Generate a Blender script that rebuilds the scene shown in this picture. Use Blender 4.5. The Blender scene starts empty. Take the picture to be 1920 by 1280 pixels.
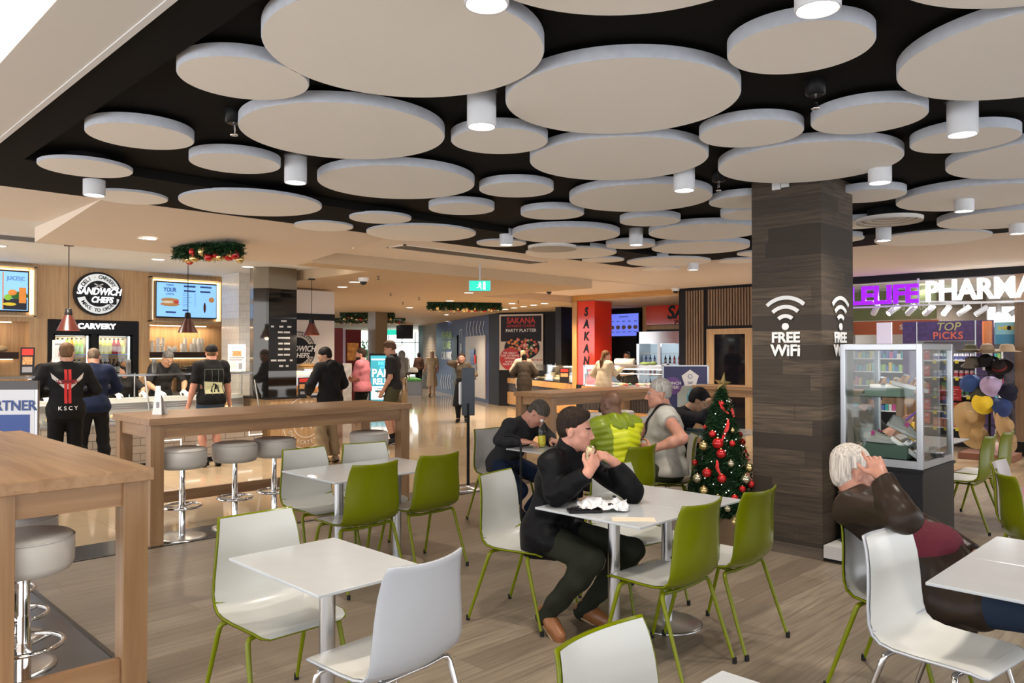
import bpy, bmesh, math, random
import numpy as np
from mathutils import Vector, Matrix, Euler
random.seed(7)
SC = bpy.context.scene
COL = SC.collection
# ------------------------------------------------------------------ camera
FPX = 1445.0
EYE = 1.6
PITCH = math.radians(0.76)
cam_d = bpy.data.cameras.new('camera')
cam_d.sensor_width = 36.0
cam_d.lens = 36.0 * FPX / 1920.0
cam_d.clip_end = 200
cam = bpy.data.objects.new('camera', cam_d)
cam.location = (0, 0, EYE)
cam.rotation_euler = (math.pi / 2 + PITCH, 0, math.radians(45))
COL.objects.link(cam)
SC.camera = cam
SC.view_settings.view_transform = 'Standard'
SC.view_settings.look = 'None'
SC.view_settings.gamma = 1
SC.view_settings.use_curve_mapping = False
SC.view_settings.exposure = 1.12
# ------------------------------------------------------------------ world (daylight of the hall behind and beside the camera)
W = bpy.data.worlds.new('world')
SC.world = W
W.use_nodes = True
W.node_tree.nodes['Background'].inputs[0].default_value = (0.94, 0.96, 1.0, 1)
W.node_tree.nodes['Background'].inputs[1].default_value = 1.8


def lamp(kind, name, loc, energy, color=(1, .93, .82), size=.1, rot=(0, 0, 0), spot=2.2, blend=.6, size_y=None):
    d = bpy.data.lights.new(name, kind)
    d.energy = energy
    d.color = color
    if kind == 'AREA':
        d.size = size
        if size_y:
            d.shape = 'RECTANGLE'
            d.size_y = size_y
    else:
        d.shadow_soft_size = size
    if kind == 'SPOT':
        d.spot_size = spot
        d.spot_blend = blend
    o = bpy.data.objects.new(name, d)
    o.location = loc
    o.rotation_euler = rot
    COL.objects.link(o)
    return o


# ------------------------------------------------------------------ materials
MATS = {}


def _new(name):
    m = bpy.data.materials.new(name)
    m.use_nodes = True
    MATS[name] = m
    return m, m.node_tree, m.node_tree.nodes['Principled BSDF']


def mat(name, c, rough=.5, metal=0, emit=0, ecol=None, bump=0, bscale=60, spec=None, trans=0, ior=1.45, coat=0, var=0, vscale=8, alpha=None, sheen=0):
    if name in MATS:
        return MATS[name]
    m, nt, b = _new(name)
    c = tuple(c) + (1,) if len(c) == 3 else c
    b.inputs['Base Color'].default_value = c
    b.inputs['Roughness'].default_value = rough
    b.inputs['Metallic'].default_value = metal
    b.inputs['IOR'].default_value = ior
    if spec is None and max(c[:3]) < .04 and not metal and rough > .1:
        spec = .15
    if spec is not None:
        b.inputs['Specular IOR Level'].default_value = spec
    if emit:
        b.inputs['Emission Color'].default_value = tuple(ecol or c[:3]) + (1,)
        b.inputs['Emission Strength'].default_value = emit
    if trans:
        b.inputs['Transmission Weight'].default_value = trans
    if coat:
        b.inputs['Coat Weight'].default_value = coat
        b.inputs['Coat Roughness'].default_value = .05
    if sheen:
        b.inputs['Sheen Weight'].default_value = sheen
    if alpha is not None:
        b.inputs['Alpha'].default_value = alpha
    if bump or var:
        tc = nt.nodes.new('ShaderNodeTexCoord')
        if bump:
            n = nt.nodes.new('ShaderNodeTexNoise')
            n.inputs['Scale'].default_value = bscale
            n.inputs['Detail'].default_value = 3
            nt.links.new(tc.outputs['Object'], n.inputs['Vector'])
            bp = nt.nodes.new('ShaderNodeBump')
            bp.inputs['Strength'].default_value = bump
            bp.inputs['Distance'].default_value = .01
            nt.links.new(n.outputs['Fac'], bp.inputs['Height'])
            nt.links.new(bp.outputs['Normal'], b.inputs['Normal'])
        if var:
            n = nt.nodes.new('ShaderNodeTexNoise')
            n.inputs['Scale'].default_value = vscale
            n.inputs['Detail'].default_value = 4
            nt.links.new(tc.outputs['Object'], n.inputs['Vector'])
            r = nt.nodes.new('ShaderNodeValToRGB')
            r.color_ramp.elements[0].position = .3
            r.color_ramp.elements[1].position = .7
            r.color_ramp.elements[0].color = tuple(x * (1 - var) for x in c[:3]) + (1,)
            r.color_ramp.elements[1].color = tuple(min(1, x * (1 + var)) for x in c[:3]) + (1,)
            nt.links.new(n.outputs['Fac'], r.inputs['Fac'])
            nt.links.new(r.outputs['Color'], b.inputs['Base Color'])
    return m


def glass(name, tint=(.975, .99, .985), refl=.12):
    """thin clear pane: mostly see-through, a little mirror"""
    if name in MATS:
        return MATS[name]
    m, nt, b = _new(name)
    out = nt.nodes['Material Output']
    tr = nt.nodes.new('ShaderNodeBsdfTransparent')
    tr.inputs[0].default_value = tuple(tint) + (1,)
    gl = nt.nodes.new('ShaderNodeBsdfGlossy')
    gl.inputs['Roughness'].default_value = .02
    fr = nt.nodes.new('ShaderNodeFresnel')
    fr.inputs['IOR'].default_value = 1.5
    mul = nt.nodes.new('ShaderNodeMath')
    mul.operation = 'MULTIPLY_ADD'
    mul.inputs[1].default_value = .55
    mul.inputs[2].default_value = refl * .04
    nt.links.new(fr.outputs[0], mul.inputs[0])
    mx = nt.nodes.new('ShaderNodeMixShader')
    nt.links.new(mul.outputs[0], mx.inputs[0])
    nt.links.new(tr.outputs[0], mx.inputs[1])
    nt.links.new(gl.outputs[0], mx.inputs[2])
    nt.links.new(mx.outputs[0], out.inputs[0])
    return m


def wood(name, c1, c2, axis='x', scale=1.0, rough=.4, coat=0, stretch=14, bump=.05):
    """grain running along the given object axis"""
    if name in MATS:
        return MATS[name]
    m, nt, b = _new(name)
    tc = nt.nodes.new('ShaderNodeTexCoord')
    mp = nt.nodes.new('ShaderNodeMapping')
    s = [stretch * scale] * 3
    s['xyz'.index(axis)] = scale * .9
    mp.inputs['Scale'].default_value = s
    nt.links.new(tc.outputs['Object'], mp.inputs['Vector'])
    n = nt.nodes.new('ShaderNodeTexNoise')
    n.inputs['Scale'].default_value = 1.6
    n.inputs['Detail'].default_value = 7
    n.inputs['Distortion'].default_value = .5
    nt.links.new(mp.outputs[0], n.inputs['Vector'])
    r = nt.nodes.new('ShaderNodeValToRGB')
    r.color_ramp.elements[0].position = .32
    r.color_ramp.elements[1].position = .68
    r.color_ramp.elements[0].color = tuple(c1) + (1,)
    r.color_ramp.elements[1].color = tuple(c2) + (1,)
    nt.links.new(n.outputs['Fac'], r.inputs['Fac'])
    nt.links.new(r.outputs['Color'], b.inputs['Base Color'])
    b.inputs['Roughness'].default_value = rough
    if coat:
        b.inputs['Coat Weight'].default_value = coat
        b.inputs['Coat Roughness'].default_value = .12
    bp = nt.nodes.new('ShaderNodeBump')
    bp.inputs['Strength'].default_value = bump
    bp.inputs['Distance'].default_value = .005
    nt.links.new(n.outputs['Fac'], bp.inputs['Height'])
    nt.links.new(bp.outputs['Normal'], b.inputs['Normal'])
    return m


def brick(name, c1, c2, mortar, bw, bh, mode='xy', rough=.4, offset=.5, gap=.004, grain=0, gcol=None, bump=.1, coat=0, bias=0, gscale=(2, 30, 30), rvar=0, shift=0):
    """planks, floor tiles and wall tiles; mode xy/yx lie on the floor (rows along x / y), wall stands up"""
    if name in MATS:
        return MATS[name]
    m, nt, b = _new(name)
    tc = nt.nodes.new('ShaderNodeTexCoord')
    sp = nt.nodes.new('ShaderNodeSeparateXYZ')
    nt.links.new(tc.outputs['Object'], sp.inputs[0])
    cb = nt.nodes.new('ShaderNodeCombineXYZ')
    if mode == 'xy':
        nt.links.new(sp.outputs[0], cb.inputs[0])
        nt.links.new(sp.outputs[1], cb.inputs[1])
    elif mode == 'yx':
        nt.links.new(sp.outputs[1], cb.inputs[0])
        nt.links.new(sp.outputs[0], cb.inputs[1])
    else:
        ad = nt.nodes.new('ShaderNodeMath')
        ad.operation = 'ADD'
        nt.links.new(sp.outputs[0], ad.inputs[0])
        nt.links.new(sp.outputs[1], ad.inputs[1])
        nt.links.new(ad.outputs[0], cb.inputs[0])
        nt.links.new(sp.outputs[2], cb.inputs[1])
    if shift:                                  # every row starts somewhere else
        s2 = nt.nodes.new('ShaderNodeSeparateXYZ')
        nt.links.new(cb.outputs[0], s2.inputs[0])
        cc = nt.nodes.new('ShaderNodeCombineXYZ')
        prev = s2.outputs[1]
        for op, val in (('DIVIDE', bh), ('FLOOR', 0), ('MULTIPLY', shift), ('SINE', 0), ('MULTIPLY', bw * 3.3)):
            q = nt.nodes.new('ShaderNodeMath')
            q.operation = op
            q.inputs[1].default_value = val
            nt.links.new(prev, q.inputs[0])
            prev = q.outputs[0]
        q = nt.nodes.new('ShaderNodeMath')
        nt.links.new(prev, q.inputs[0])
        nt.links.new(s2.outputs[0], q.inputs[1])
        nt.links.new(q.outputs[0], cc.inputs[0])
        nt.links.new(s2.outputs[1], cc.inputs[1])
        cb = cc
    br = nt.nodes.new('ShaderNodeTexBrick')
    br.offset = offset
    br.inputs['Scale'].default_value = 1
    br.inputs['Brick Width'].default_value = bw
    br.inputs['Row Height'].default_value = bh
    br.inputs['Mortar Size'].default_value = gap
    br.inputs['Mortar Smooth'].default_value = .1
    br.inputs['Bias'].default_value = bias
    br.inputs['Color1'].default_value = tuple(c1) + (1,)
    br.inputs['Color2'].default_value = tuple(c2) + (1,)
    br.inputs['Mortar'].default_value = tuple(mortar) + (1,)
    nt.links.new(cb.outputs[0], br.inputs['Vector'])
    col = br.outputs['Color']
    b.inputs['Roughness'].default_value = rough
    if grain:
        mp = nt.nodes.new('ShaderNodeMapping')
        mp.inputs['Scale'].default_value = gscale
        nt.links.new(cb.outputs[0], mp.inputs['Vector'])
        n = nt.nodes.new('ShaderNodeTexNoise')
        n.inputs['Scale'].default_value = 1
        n.inputs['Detail'].default_value = 6
        n.inputs['Distortion'].default_value = .6
        nt.links.new(mp.outputs[0], n.inputs['Vector'])
        r = nt.nodes.new('ShaderNodeValToRGB')
        r.color_ramp.elements[0].position = .35
        r.color_ramp.elements[1].position = .7
        r.color_ramp.elements[0].color = (0, 0, 0, 1)
        r.color_ramp.elements[1].color = (1, 1, 1, 1)
        nt.links.new(n.outputs['Fac'], r.inputs['Fac'])
        ml = nt.nodes.new('ShaderNodeMath')
        ml.operation = 'MULTIPLY'
        ml.inputs[1].default_value = grain
        nt.links.new(r.outputs['Color'], ml.inputs[0])
        mx = nt.nodes.new('ShaderNodeMixRGB')
        mx.inputs['Color2'].default_value = tuple(gcol) + (1,)
        nt.links.new(ml.outputs[0], mx.inputs['Fac'])
        nt.links.new(col, mx.inputs['Color1'])
        col = mx.outputs[0]
    nt.links.new(col, b.inputs['Base Color'])
    if rvar:
        n3 = nt.nodes.new('ShaderNodeTexNoise')
        n3.inputs['Scale'].default_value = 3
        nt.links.new(cb.outputs[0], n3.inputs['Vector'])
        mr = nt.nodes.new('ShaderNodeMapRange')
        mr.inputs['To Min'].default_value = max(0, rough - rvar)
        mr.inputs['To Max'].default_value = rough + rvar
        nt.links.new(n3.outputs['Fac'], mr.inputs['Value'])
        nt.links.new(mr.outputs[0], b.inputs['Roughness'])
    if coat:
        b.inputs['Coat Weight'].default_value = coat
        b.inputs['Coat Roughness'].default_value = .08
    if bump:
        bp = nt.nodes.new('ShaderNodeBump')
        bp.invert = True
        bp.inputs['Strength'].default_value = bump
        bp.inputs['Distance'].default_value = .004
        nt.links.new(br.outputs['Fac'], bp.inputs['Height'])
        nt.links.new(bp.outputs['Normal'], b.inputs['Normal'])
    return m


WHITE = mat('white_laminate', (.44, .465, .49), .14, var=.02)
GREEN = mat('lime_green_plastic', (.145, .168, .001), .22, spec=.35)
GREENM = mat('lime_green_painted_steel', (.145, .168, .001), .3, spec=.3)
SHELLW = mat('off_white_shell_plastic', (.50, .505, .48), .28)
SHELLC = mat('cool_white_shell_plastic', (.47, .49, .53), .25)
CHROME = mat('chrome', (.75, .75, .76), .08, 1)
STEEL = mat('brushed_steel', (.55, .55, .56), .28, 1)
BLACKP = mat('black_rubber', (.015, .015, .015), .5)
BLACK = mat('black_paint', (.012, .012, .013), .35)
MATTEB = mat('matte_black_ceiling_paint', (.010, .0095, .009), .8, spec=.1)
CREAM = mat('cream_ceiling_paint', (.78, .70, .62), .8)
CREAM2 = mat('white_ceiling_paint', (.72, .70, .67), .8)
MALLC = mat('warm_mall_ceiling_paint', (.53, .40, .26), .8)
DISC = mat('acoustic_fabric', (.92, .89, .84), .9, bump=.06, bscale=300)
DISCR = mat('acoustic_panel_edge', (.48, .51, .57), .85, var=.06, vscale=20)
LAMPW = mat('white_powder_coat', (.62, .63, .66), .4)
GLOW = mat('lamp_glow', (1, .97, .9), .5, emit=9)
GLOWS = mat('soft_lamp_glow', (1, .95, .86), .5, emit=4)
LEDW = mat('warm_led_strip', (1, .78, .45), .5, emit=2.6)
LEDC = mat('cool_led_strip', (.85, 1, .98), .5, emit=1.5)
LIGHTT = mat('white_sign_letter_glow', (1, 1, 1), .5, emit=.9)
PAINTW = mat('white_vinyl', (.80, .80, .80), .5)
ALU = mat('satin_aluminium', (.40, .41, .43), .3, .9)
OAK = wood('oak_table_wood', (.27, .145, .065), (.39, .23, .115), 'x', rough=.42)
OAKY = wood('oak_table_wood_lengthwise', (.26, .135, .06), (.37, .215, .105), 'y', rough=.42)
OAKZ = wood('oak_post_wood', (.25, .135, .06), (.35, .205, .10), 'z', rough=.4)
VEN = wood('light_oak_veneer', (.46, .275, .135), (.60, .39, .205), 'z', rough=.5, stretch=22)
AMBER = wood('amber_timber', (.40, .19, .05), (.56, .30, .09), 'x', rough=.4)
AMBERZ = wood('amber_timber_upright', (.34, .17, .045), (.50, .27, .08), 'z', rough=.4)


# ------------------------------------------------------------------ mesh building
class MB:
    def __init__(s):
        s.v, s.f, s.m, s.sm = [], [], [], []

    def add(s, v, f, mi=0, sm=False, T=None):
        n = len(s.v)
        s.v += [tuple(T @ Vector(p)) for p in v] if T is not None else [tuple(p) for p in v]
        s.f += [tuple(i + n for i in q) for q in f]
        s.m += [mi] * len(f)
        s.sm += [sm] * len(f)
        return s

    def box(s, x0, y0, z0, x1, y1, z1, mi=0, T=None):
        v = [(x, y, z) for z in (z0, z1) for y in (y0, y1) for x in (x0, x1)]
        return s.add(v, [(0, 2, 3, 1), (4, 5, 7, 6), (0, 1, 5, 4), (2, 6, 7, 3), (0, 4, 6, 2), (1, 3, 7, 5)], mi, False, T)

    def lathe(s, prof, n=24, c=(0, 0, 0), mi=0, sm=True, T=None, cap=True):
        v, f = [], []
        for r, z in prof:
            for i in range(n):
                a = 2 * math.pi * i / n
                v.append((c[0] + r * math.cos(a), c[1] + r * math.sin(a), c[2] + z))
        k = len(prof)
        for j in range(k - 1):
            for i in range(n):
                i2 = (i + 1) % n
                f.append((j * n + i, j * n + i2, (j + 1) * n + i2, (j + 1) * n + i))
        s.add(v, f, mi, sm, T)
        if cap:
            s.add(v[:n], [tuple(range(n))[::-1]], mi, False, T)
            s.add(v[-n:], [tuple(range(n))], mi, False, T)
        return s

    def tube(s, pts, r, n=8, mi=0, closed=False, sm=True, flat=None):
        pts = [Vector(p) for p in pts]
        rs = r if isinstance(r, (list, tuple)) else [r] * len(pts)
        m = len(pts)
        t0 = (pts[1] - pts[0]).normalized()
        up = Vector((0, 0, 1)) if abs(t0.z) < .9 else Vector((1, 0, 0))
        nrm = t0.cross(up).normalized()
        v, f = [], []
        for i, p in enumerate(pts):
            if closed:
                t = (pts[(i + 1) % m] - pts[i - 1]).normalized()
            else:
                t = (pts[min(i + 1, m - 1)] - pts[max(i - 1, 0)]).normalized()
            nrm = (nrm - t * nrm.dot(t)).normalized()
            bn = t.cross(nrm)
            for k in range(n):
                a = 2 * math.pi * k / n
                x, y = math.cos(a) * rs[i], math.sin(a) * rs[i]
                if flat:
                    y *= flat
                v.append(tuple(p + nrm * x + bn * y))
        for i in range(m if closed else m - 1):
            i2 = (i + 1) % m
            for k in range(n):
                k2 = (k + 1) % n
                f.append((i * n + k, i * n + k2, i2 * n + k2, i2 * n + k))
        s.add(v, f, mi, sm)
        if not closed:
            s.add(v[:n], [tuple(range(n))[::-1]], mi)
            s.add(v[-n:], [tuple(range(n))], mi)
        return s

    def ell(s, c, r, nu=16, nv=10, mi=0, T=None):
        if not isinstance(r, (tuple, list)):
            r = (r, r, r)
        v = [(c[0], c[1], c[2] - r[2])]
        for j in range(1, nv):
            ph = -math.pi / 2 + math.pi * j / nv
            for i in range(nu):
                a = 2 * math.pi * i / nu
                v.append((c[0] + r[0] * math.cos(ph) * math.cos(a), c[1] + r[1] * math.cos(ph) * math.sin(a), c[2] + r[2] * math.sin(ph)))
        v.append((c[0], c[1], c[2] + r[2]))
        f = [(0, 1 + (i + 1) % nu, 1 + i) for i in range(nu)]
        for j in range(nv - 2):
            for i in range(nu):
                a = 1 + j * nu
                f.append((a + i, a + (i + 1) % nu, a + nu + (i + 1) % nu, a + nu + i))
        a = 1 + (nv - 2) * nu
        f += [(a + i, a + (i + 1) % nu, len(v) - 1) for i in range(nu)]
        return s.add(v, f, mi, True, T)

    def prism(s, poly, h, T=None, mi=0, z0=0):
        """2D outline in xy extruded z0..z0+h"""
        n = len(poly)
        v = [(x, y, z0) for x, y in poly] + [(x, y, z0 + h) for x, y in poly]
        f = [tuple(range(n))[::-1], tuple(range(n, 2 * n))] + [(i, (i + 1) % n, n + (i + 1) % n, n + i) for i in range(n)]
        return s.add(v, f, mi, False, T)

    def grid(s, fn, nu, nv, mi=0, thick=None, sm=True, rim=None):
        """sheet fn(u,v)->point; thick gives it a second layer offset along its normal"""
        P = [[Vector(fn(i / nu, j / nv)) for j in range(nv + 1)] for i in range(nu + 1)]
        v = [tuple(p) for row in P for p in row]
        w = nv + 1
        f = [(i * w + j, (i + 1) * w + j, (i + 1) * w + j + 1, i * w + j + 1) for i in range(nu) for j in range(nv)]
        if thick is None:
            return s.add(v, f, mi, sm)
        v2 = []
        for i in range(nu + 1):
            for j in range(nv + 1):
                du = P[min(i + 1, nu)][j] - P[max(i - 1, 0)][j]
                dv = P[i][min(j + 1, nv)] - P[i][max(j - 1, 0)]
                nn = du.cross(dv)
                nn.normalize()
                v2.append(tuple(P[i][j] + nn * thick))
        N = len(v)
        top = [(a + N, b + N, c + N, d + N) for a, b, c, d in f]
        bot = [q[::-1] for q in f]
        ring = [i * w for i in range(nu + 1)] + [nu * w + j for j in range(1, w)] + [i * w + nv for i in range(nu - 1, -1, -1)] + [j for j in range(nv - 1, 0, -1)]
        side = [(ring[k], ring[(k + 1) % len(ring)], ring[(k + 1) % len(ring)] + N, ring[k] + N) for k in range(len(ring))]
        s.add(v + v2, bot + top, mi, sm)
        n0 = len(s.v) - 2 * N
        s.f += [tuple(i + n0 for i in q) for q in side]
        s.m += [mi if rim is None else rim] * len(side)
        s.sm += [False] * len(side)
        return s


def ob(name, mb, mats, parent=None, bevel=0, loc=None, rot=None, label=None):
    me = bpy.data.meshes.new(name)
    me.from_pydata(mb.v, [], mb.f)
    if not isinstance(mats, (list, tuple)):
        mats = [mats]
    for m in mats:
        me.materials.append(m)
    me.polygons.foreach_set('material_index', mb.m)
    me.polygons.foreach_set('use_smooth', mb.sm)
    me.update()
    o = bpy.data.objects.new(name, me)
    COL.objects.link(o)
    if parent:
        o.parent = parent
    if loc:
        o.location = loc
    if rot:
        o.rotation_euler = rot
    if bevel:
        b = o.modifiers.new('bevel', 'BEVEL')
        b.width = bevel
        b.segments = 2
        b.limit_method = 'ANGLE'
        b.angle_limit = .6
    if label:
        o['label'] = label
    return o


def tag(o, label, cat, group=None):
    o['label'] = label
    o['category'] = cat
    if group:
        o['group'] = group
    return o


def thing(name, label, cat, loc=(0, 0, 0), rz=0, group=None):
    o = bpy.data.objects.new(name, None)
    o.empty_display_size = .1
    o.location = loc
    o.rotation_euler = (0, 0, rz)
    COL.objects.link(o)
    return tag(o, label, cat, group)


def struct(name, mb, mats, bevel=0):
    o = ob(name, mb, mats, bevel=bevel)
    o['kind'] = 'structure'
    return o


def dup(root, loc=None, rz=None, label=None, group=None, skip=()):
    def cp(o, par):
        c = o.copy()
        COL.objects.link(c)
        if par:
            c.parent = par
        for k in list(KIDS(o)):
            if k.name.split('.')[0] not in skip:
                cp(k, c)
        return c
    r = cp(root, None)
    if loc is not None:
        r.location = loc
    if rz is not None:
        r.rotation_euler = (0, 0, rz)
    if label:
        r['label'] = label
    if group:
        r['group'] = group
    return r


def KIDS(o):
    return o.children


def text(s, size, loc, m, parent=None, rz=0, name='lettering', ext=.002, align='CENTER', off=0, sx=1, shear=0, tilt=0, roll=0, sp=1, label=None):
    """upright lettering; rz=0 faces -Y, rz=90 deg faces +X"""
    c = bpy.data.curves.new(name, 'FONT')
    c.body = s
    c.size = size
    c.extrude = ext
    c.align_x = align
    c.align_y = 'CENTER'
    c.offset = off
    c.shear = shear
    c.space_character = sp
    c.resolution_u = 3
    t = bpy.data.objects.new('t', c)
    me = bpy.data.meshes.new_from_object(t)
    bpy.data.objects.remove(t)
    bpy.data.curves.remove(c)
    me.name = name
    me.materials.clear()
    me.materials.append(m)
    o = bpy.data.objects.new(name, me)
    COL.objects.link(o)
    o.location = loc
    R = Matrix.Rotation(rz, 4, 'Z') @ Matrix.Rotation(math.pi / 2 - tilt, 4, 'X') @ Matrix.Rotation(roll, 4, 'Z')
    o.rotation_euler = R.to_euler()
    o.scale = (sx, 1, 1)
    if parent:
        o.parent = parent
    if label:
        o['label'] = label
    return o


def arctext(s, R, size, c, m, parent, a0, a1, rz=0, inward=False, ext=.002, off=0, name='lettering'):
    """letters round a circle (angles in degrees, clockwise from a0 to a1); all in one mesh"""
    n = len(s)
    bm = bmesh.new()
    dg = None
    objs = []
    for i, ch in enumerate(s):
        if ch == ' ':
            continue
        a = math.radians(a0 + (a1 - a0) * (i + .5) / n)
        cu = bpy.data.curves.new('t', 'FONT')
        cu.body = ch
        cu.size = size
        cu.extrude = ext
        cu.offset = off
        cu.align_x = 'CENTER'
        cu.align_y = 'CENTER'
        cu.resolution_u = 2
        o = bpy.data.objects.new('t', cu)
        COL.objects.link(o)
        objs.append((o, cu, a))
    dg = bpy.context.evaluated_depsgraph_get()
    Z = Matrix.Rotation(rz, 4, 'Z') @ Matrix.Rotation(math.pi / 2, 4, 'X')
    for o, cu, a in objs:
        me = o.evaluated_get(dg).to_mesh()
        rot = a - math.pi / 2 if not inward else a + math.pi / 2
        T = Matrix.Translation(c) @ Z @ Matrix.Translation((R * math.cos(a), R * math.sin(a), 0)) @ Matrix.Rotation(rot, 4, 'Z')
        me.transform(T)
        bm.from_mesh(me)
        o.evaluated_get(dg).to_mesh_clear()
    me = bpy.data.meshes.new(name)
    bm.to_mesh(me)
    bm.free()
    me.materials.append(m)
    for o, cu, a in objs:
        bpy.data.objects.remove(o)
        bpy.data.curves.remove(cu)
    r = bpy.data.objects.new(name, me)
    COL.objects.link(r)
    if parent:
        r.parent = parent
    return r


def frameT(loc, rz=0):
    """local xy -> upright plane facing -Y (rz=0); local z points out of the plane toward the viewer"""
    return Matrix.Translation(loc) @ Matrix.Rotation(rz, 4, 'Z') @ Matrix.Rotation(math.pi / 2, 4, 'X')


def circ(r, n=40, a0=0, a1=360, c=(0, 0)):
    k = n if a1 - a0 >= 360 else n + 1
    return [(c[0] + r * math.cos(math.radians(a0 + (a1 - a0) * i / n)), c[1] + r * math.sin(math.radians(a0 + (a1 - a0) * i / n))) for i in range(k)]


def ring(mb, r0, r1, h, T, mi=0, a0=0, a1=360, n=48):
    o = circ(r1, n, a0, a1)
    i_ = circ(r0, n, a0, a1)
    k = len(o)
    v = [(x, y, 0) for x, y in i_] + [(x, y, 0) for x, y in o] + [(x, y, h) for x, y in i_] + [(x, y, h) for x, y in o]
    f = []
    for a in range(k if a1 - a0 >= 360 else k - 1):
        b = (a + 1) % k
        f += [(2 * k + a, 3 * k + a, 3 * k + b, 2 * k + b), (k + a, k + b, 3 * k + b, 3 * k + a), (a, 2 * k + a, 2 * k + b, b), (a, b, k + b, k + a)]
    if a1 - a0 < 360:
        f += [(0, k, 3 * k, 2 * k), (k - 1, 3 * k - 1, 4 * k - 1, 2 * k - 1)]
    mb.add(v, f, mi, False, T)
    return mb
# ================================================================== THE SETTING
C_ = 2.92      # cream / black soffit height
CL = 2.76      # lower mall ceiling
CR = 2.99      # recess above the discs
ZD = 2.90      # underside of the discs
# floors
TILE = brick('polished_beige_floor_tile', (.44, .34, .225), (.47, .365, .245), (.30, .22, .15), .6, .6, 'xy', rough=.07, offset=0, gap=.003, bump=.03, grain=.25, gcol=(.40, .30, .2), gscale=(4, 4, 4))
PLANK = brick('grey_brown_vinyl_plank', (.18, .143, .105), (.285, .235, .178), (.10, .08, .06), 1.25, .19, 'yx', rough=.36, offset=0, shift=2.4, gap=.002, grain=.85, gcol=(.13, .098, .074), gscale=(2.2, 42, 1), bump=.04)
SLATE = brick('dark_slate_floor_tile', (.038, .038, .04), (.055, .054, .056), (.02, .02, .02), .6, .3, 'yx', rough=.22, offset=.3, gap=.003, bump=.1, grain=.4, gcol=(.085, .08, .078), gscale=(5, 5, 5))
m = MB()
m.box(-34, -6, -.1, 3, 1, -.002)
m.box(-55, 1, -.1, -7.02, 40, -.002)
m.box(-7.02, 10.7, -.1, 8, 24, -.002)
struct('floor', m, TILE)
struct('floor_vinyl', MB().box(-6.52, 1.40, -.1, 8, 10.7, 0), PLANK)
struct('floor_behind', MB().box(-3.4, -6, -.1, 8, 1.4, 0), PLANK)
m = MB()
m.box(-7.02, 1.4, -.1, -6.52, 10.7, .001)
m.box(-7.02, .86, -.1, -3.4, 1.4, .001)
struct('floor_slate_border', m, SLATE)
m = MB()
m.box(-6.535, 1.385, 0, -6.51, 10.7, .006)
m.box(-6.535, 1.385, 0, -3.4, 1.41, .006)
struct('trim_1', m, mat('dark_bronze_trim', (.05, .045, .04), .3, .7))

# ceilings: black recess with its lower band
m = MB()
m.box(-6.1, 1.36, CR, 8, 9.0, CR + .2)                    # recess
m.box(-7.2, 1.13, C_, -6.1, 9.9, CR + .2)                 # far band
m.box(-6.1, 1.13, C_, 8, 1.36, CR + .2)                   # near band
m.box(-6.1, 9.0, C_, 8, 9.9, CR + .2)
struct('ceiling_black', m, MATTEB)
# white soffit and cove on the near side
m = MB()
m.box(-5.75, .82, C_ - .01, 8, 1.11, C_ + .25)
m.box(-9.2, -3, C_, -5.75, 1.13, C_ + .25)
m.box(-5.75, -3.2, C_, 8, -3, C_ + .6)
m.box(-5.75, .82, C_ + .25, 8, .90, 3.42)
m.box(-5.85, -3, C_ + .25, -5.75, .9, 3.42)
m.box(-5.85, -3.2, 3.42, 8, .9, 3.5)
struct('ceiling_cove', m, CREAM2)
struct('trim_2', MB().box(-7.2, 1.105, C_ - .015, 8, 1.135, C_ + .02), mat('pale_metal_bead', (.75, .76, .78), .4))
lamp('AREA', 'cove_light', (-2.2, .55, 3.05), 26, (1, .86, .55), 6.5, (math.radians(150), 0, 0), size_y=.25)

# cream ceiling beyond the black band: flat parts and the sloping wedge
m = MB()
m.box(-8.93, 5.25, C_, -7.2, 13.9, C_ + .3)
m.box(-8.93, -3, C_, -7.2, 2.19, C_ + .3)
m.box(-7.2, 9.9, C_, 8, 13.9, C_ + .3)
m.box(-8.93, 11, C_, -8.9, 13.9, C_ + .3)
m.box(-11.9, 11.0, C_, -8.93, 13.9, C_ + .3)
struct('ceiling', m, CREAM)
xa, xb = -7.2, -9.35
m = MB()
v = [(xa, 2.19, C_), (xa, 5.25, C_), (xb, 5.25, CL), (xb, 2.19, CL), (xa, 2.19, C_ + .3), (xa, 5.25, C_ + .3), (xb, 5.25, C_ + .3), (xb, 2.19, C_ + .3)]
m.add(v, [(0, 1, 2, 3), (0, 3, 7, 4), (1, 5, 6, 2), (2, 6, 7, 3), (4, 7, 6, 5), (0, 4, 5, 1)])
struct('ceiling_wedge', m, mat('warm_tan_ceiling_paint', (.72, .62, .52), .8))
m = MB()
m.box(-13.4, -3, C_, -9.35, 6.4, C_ + .3)
m.box(-9.35, -3, C_, -8.93, 2.19, C_ + .3)
struct('ceiling_shop', m, mat('cool_white_ceiling_paint', (.74, .73, .71), .8))
m = MB()
m.box(-9.35, 5.25, CL, -8.93, 11.0, C_ + .3)
m.box(-13.4, 6.4, CL, -9.35, 11.0, C_ + .3)
m.box(-60, 6.4, CL, -13.4, 50, C_ + .3)
m.box(-13.4, 11, CL, -11.9, 20, C_ + .3)
m.box(-11.9, 13.95, CL + .02, -8.6, 20, C_ + .3)
struct('ceiling_mall', m, MALLC)

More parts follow.
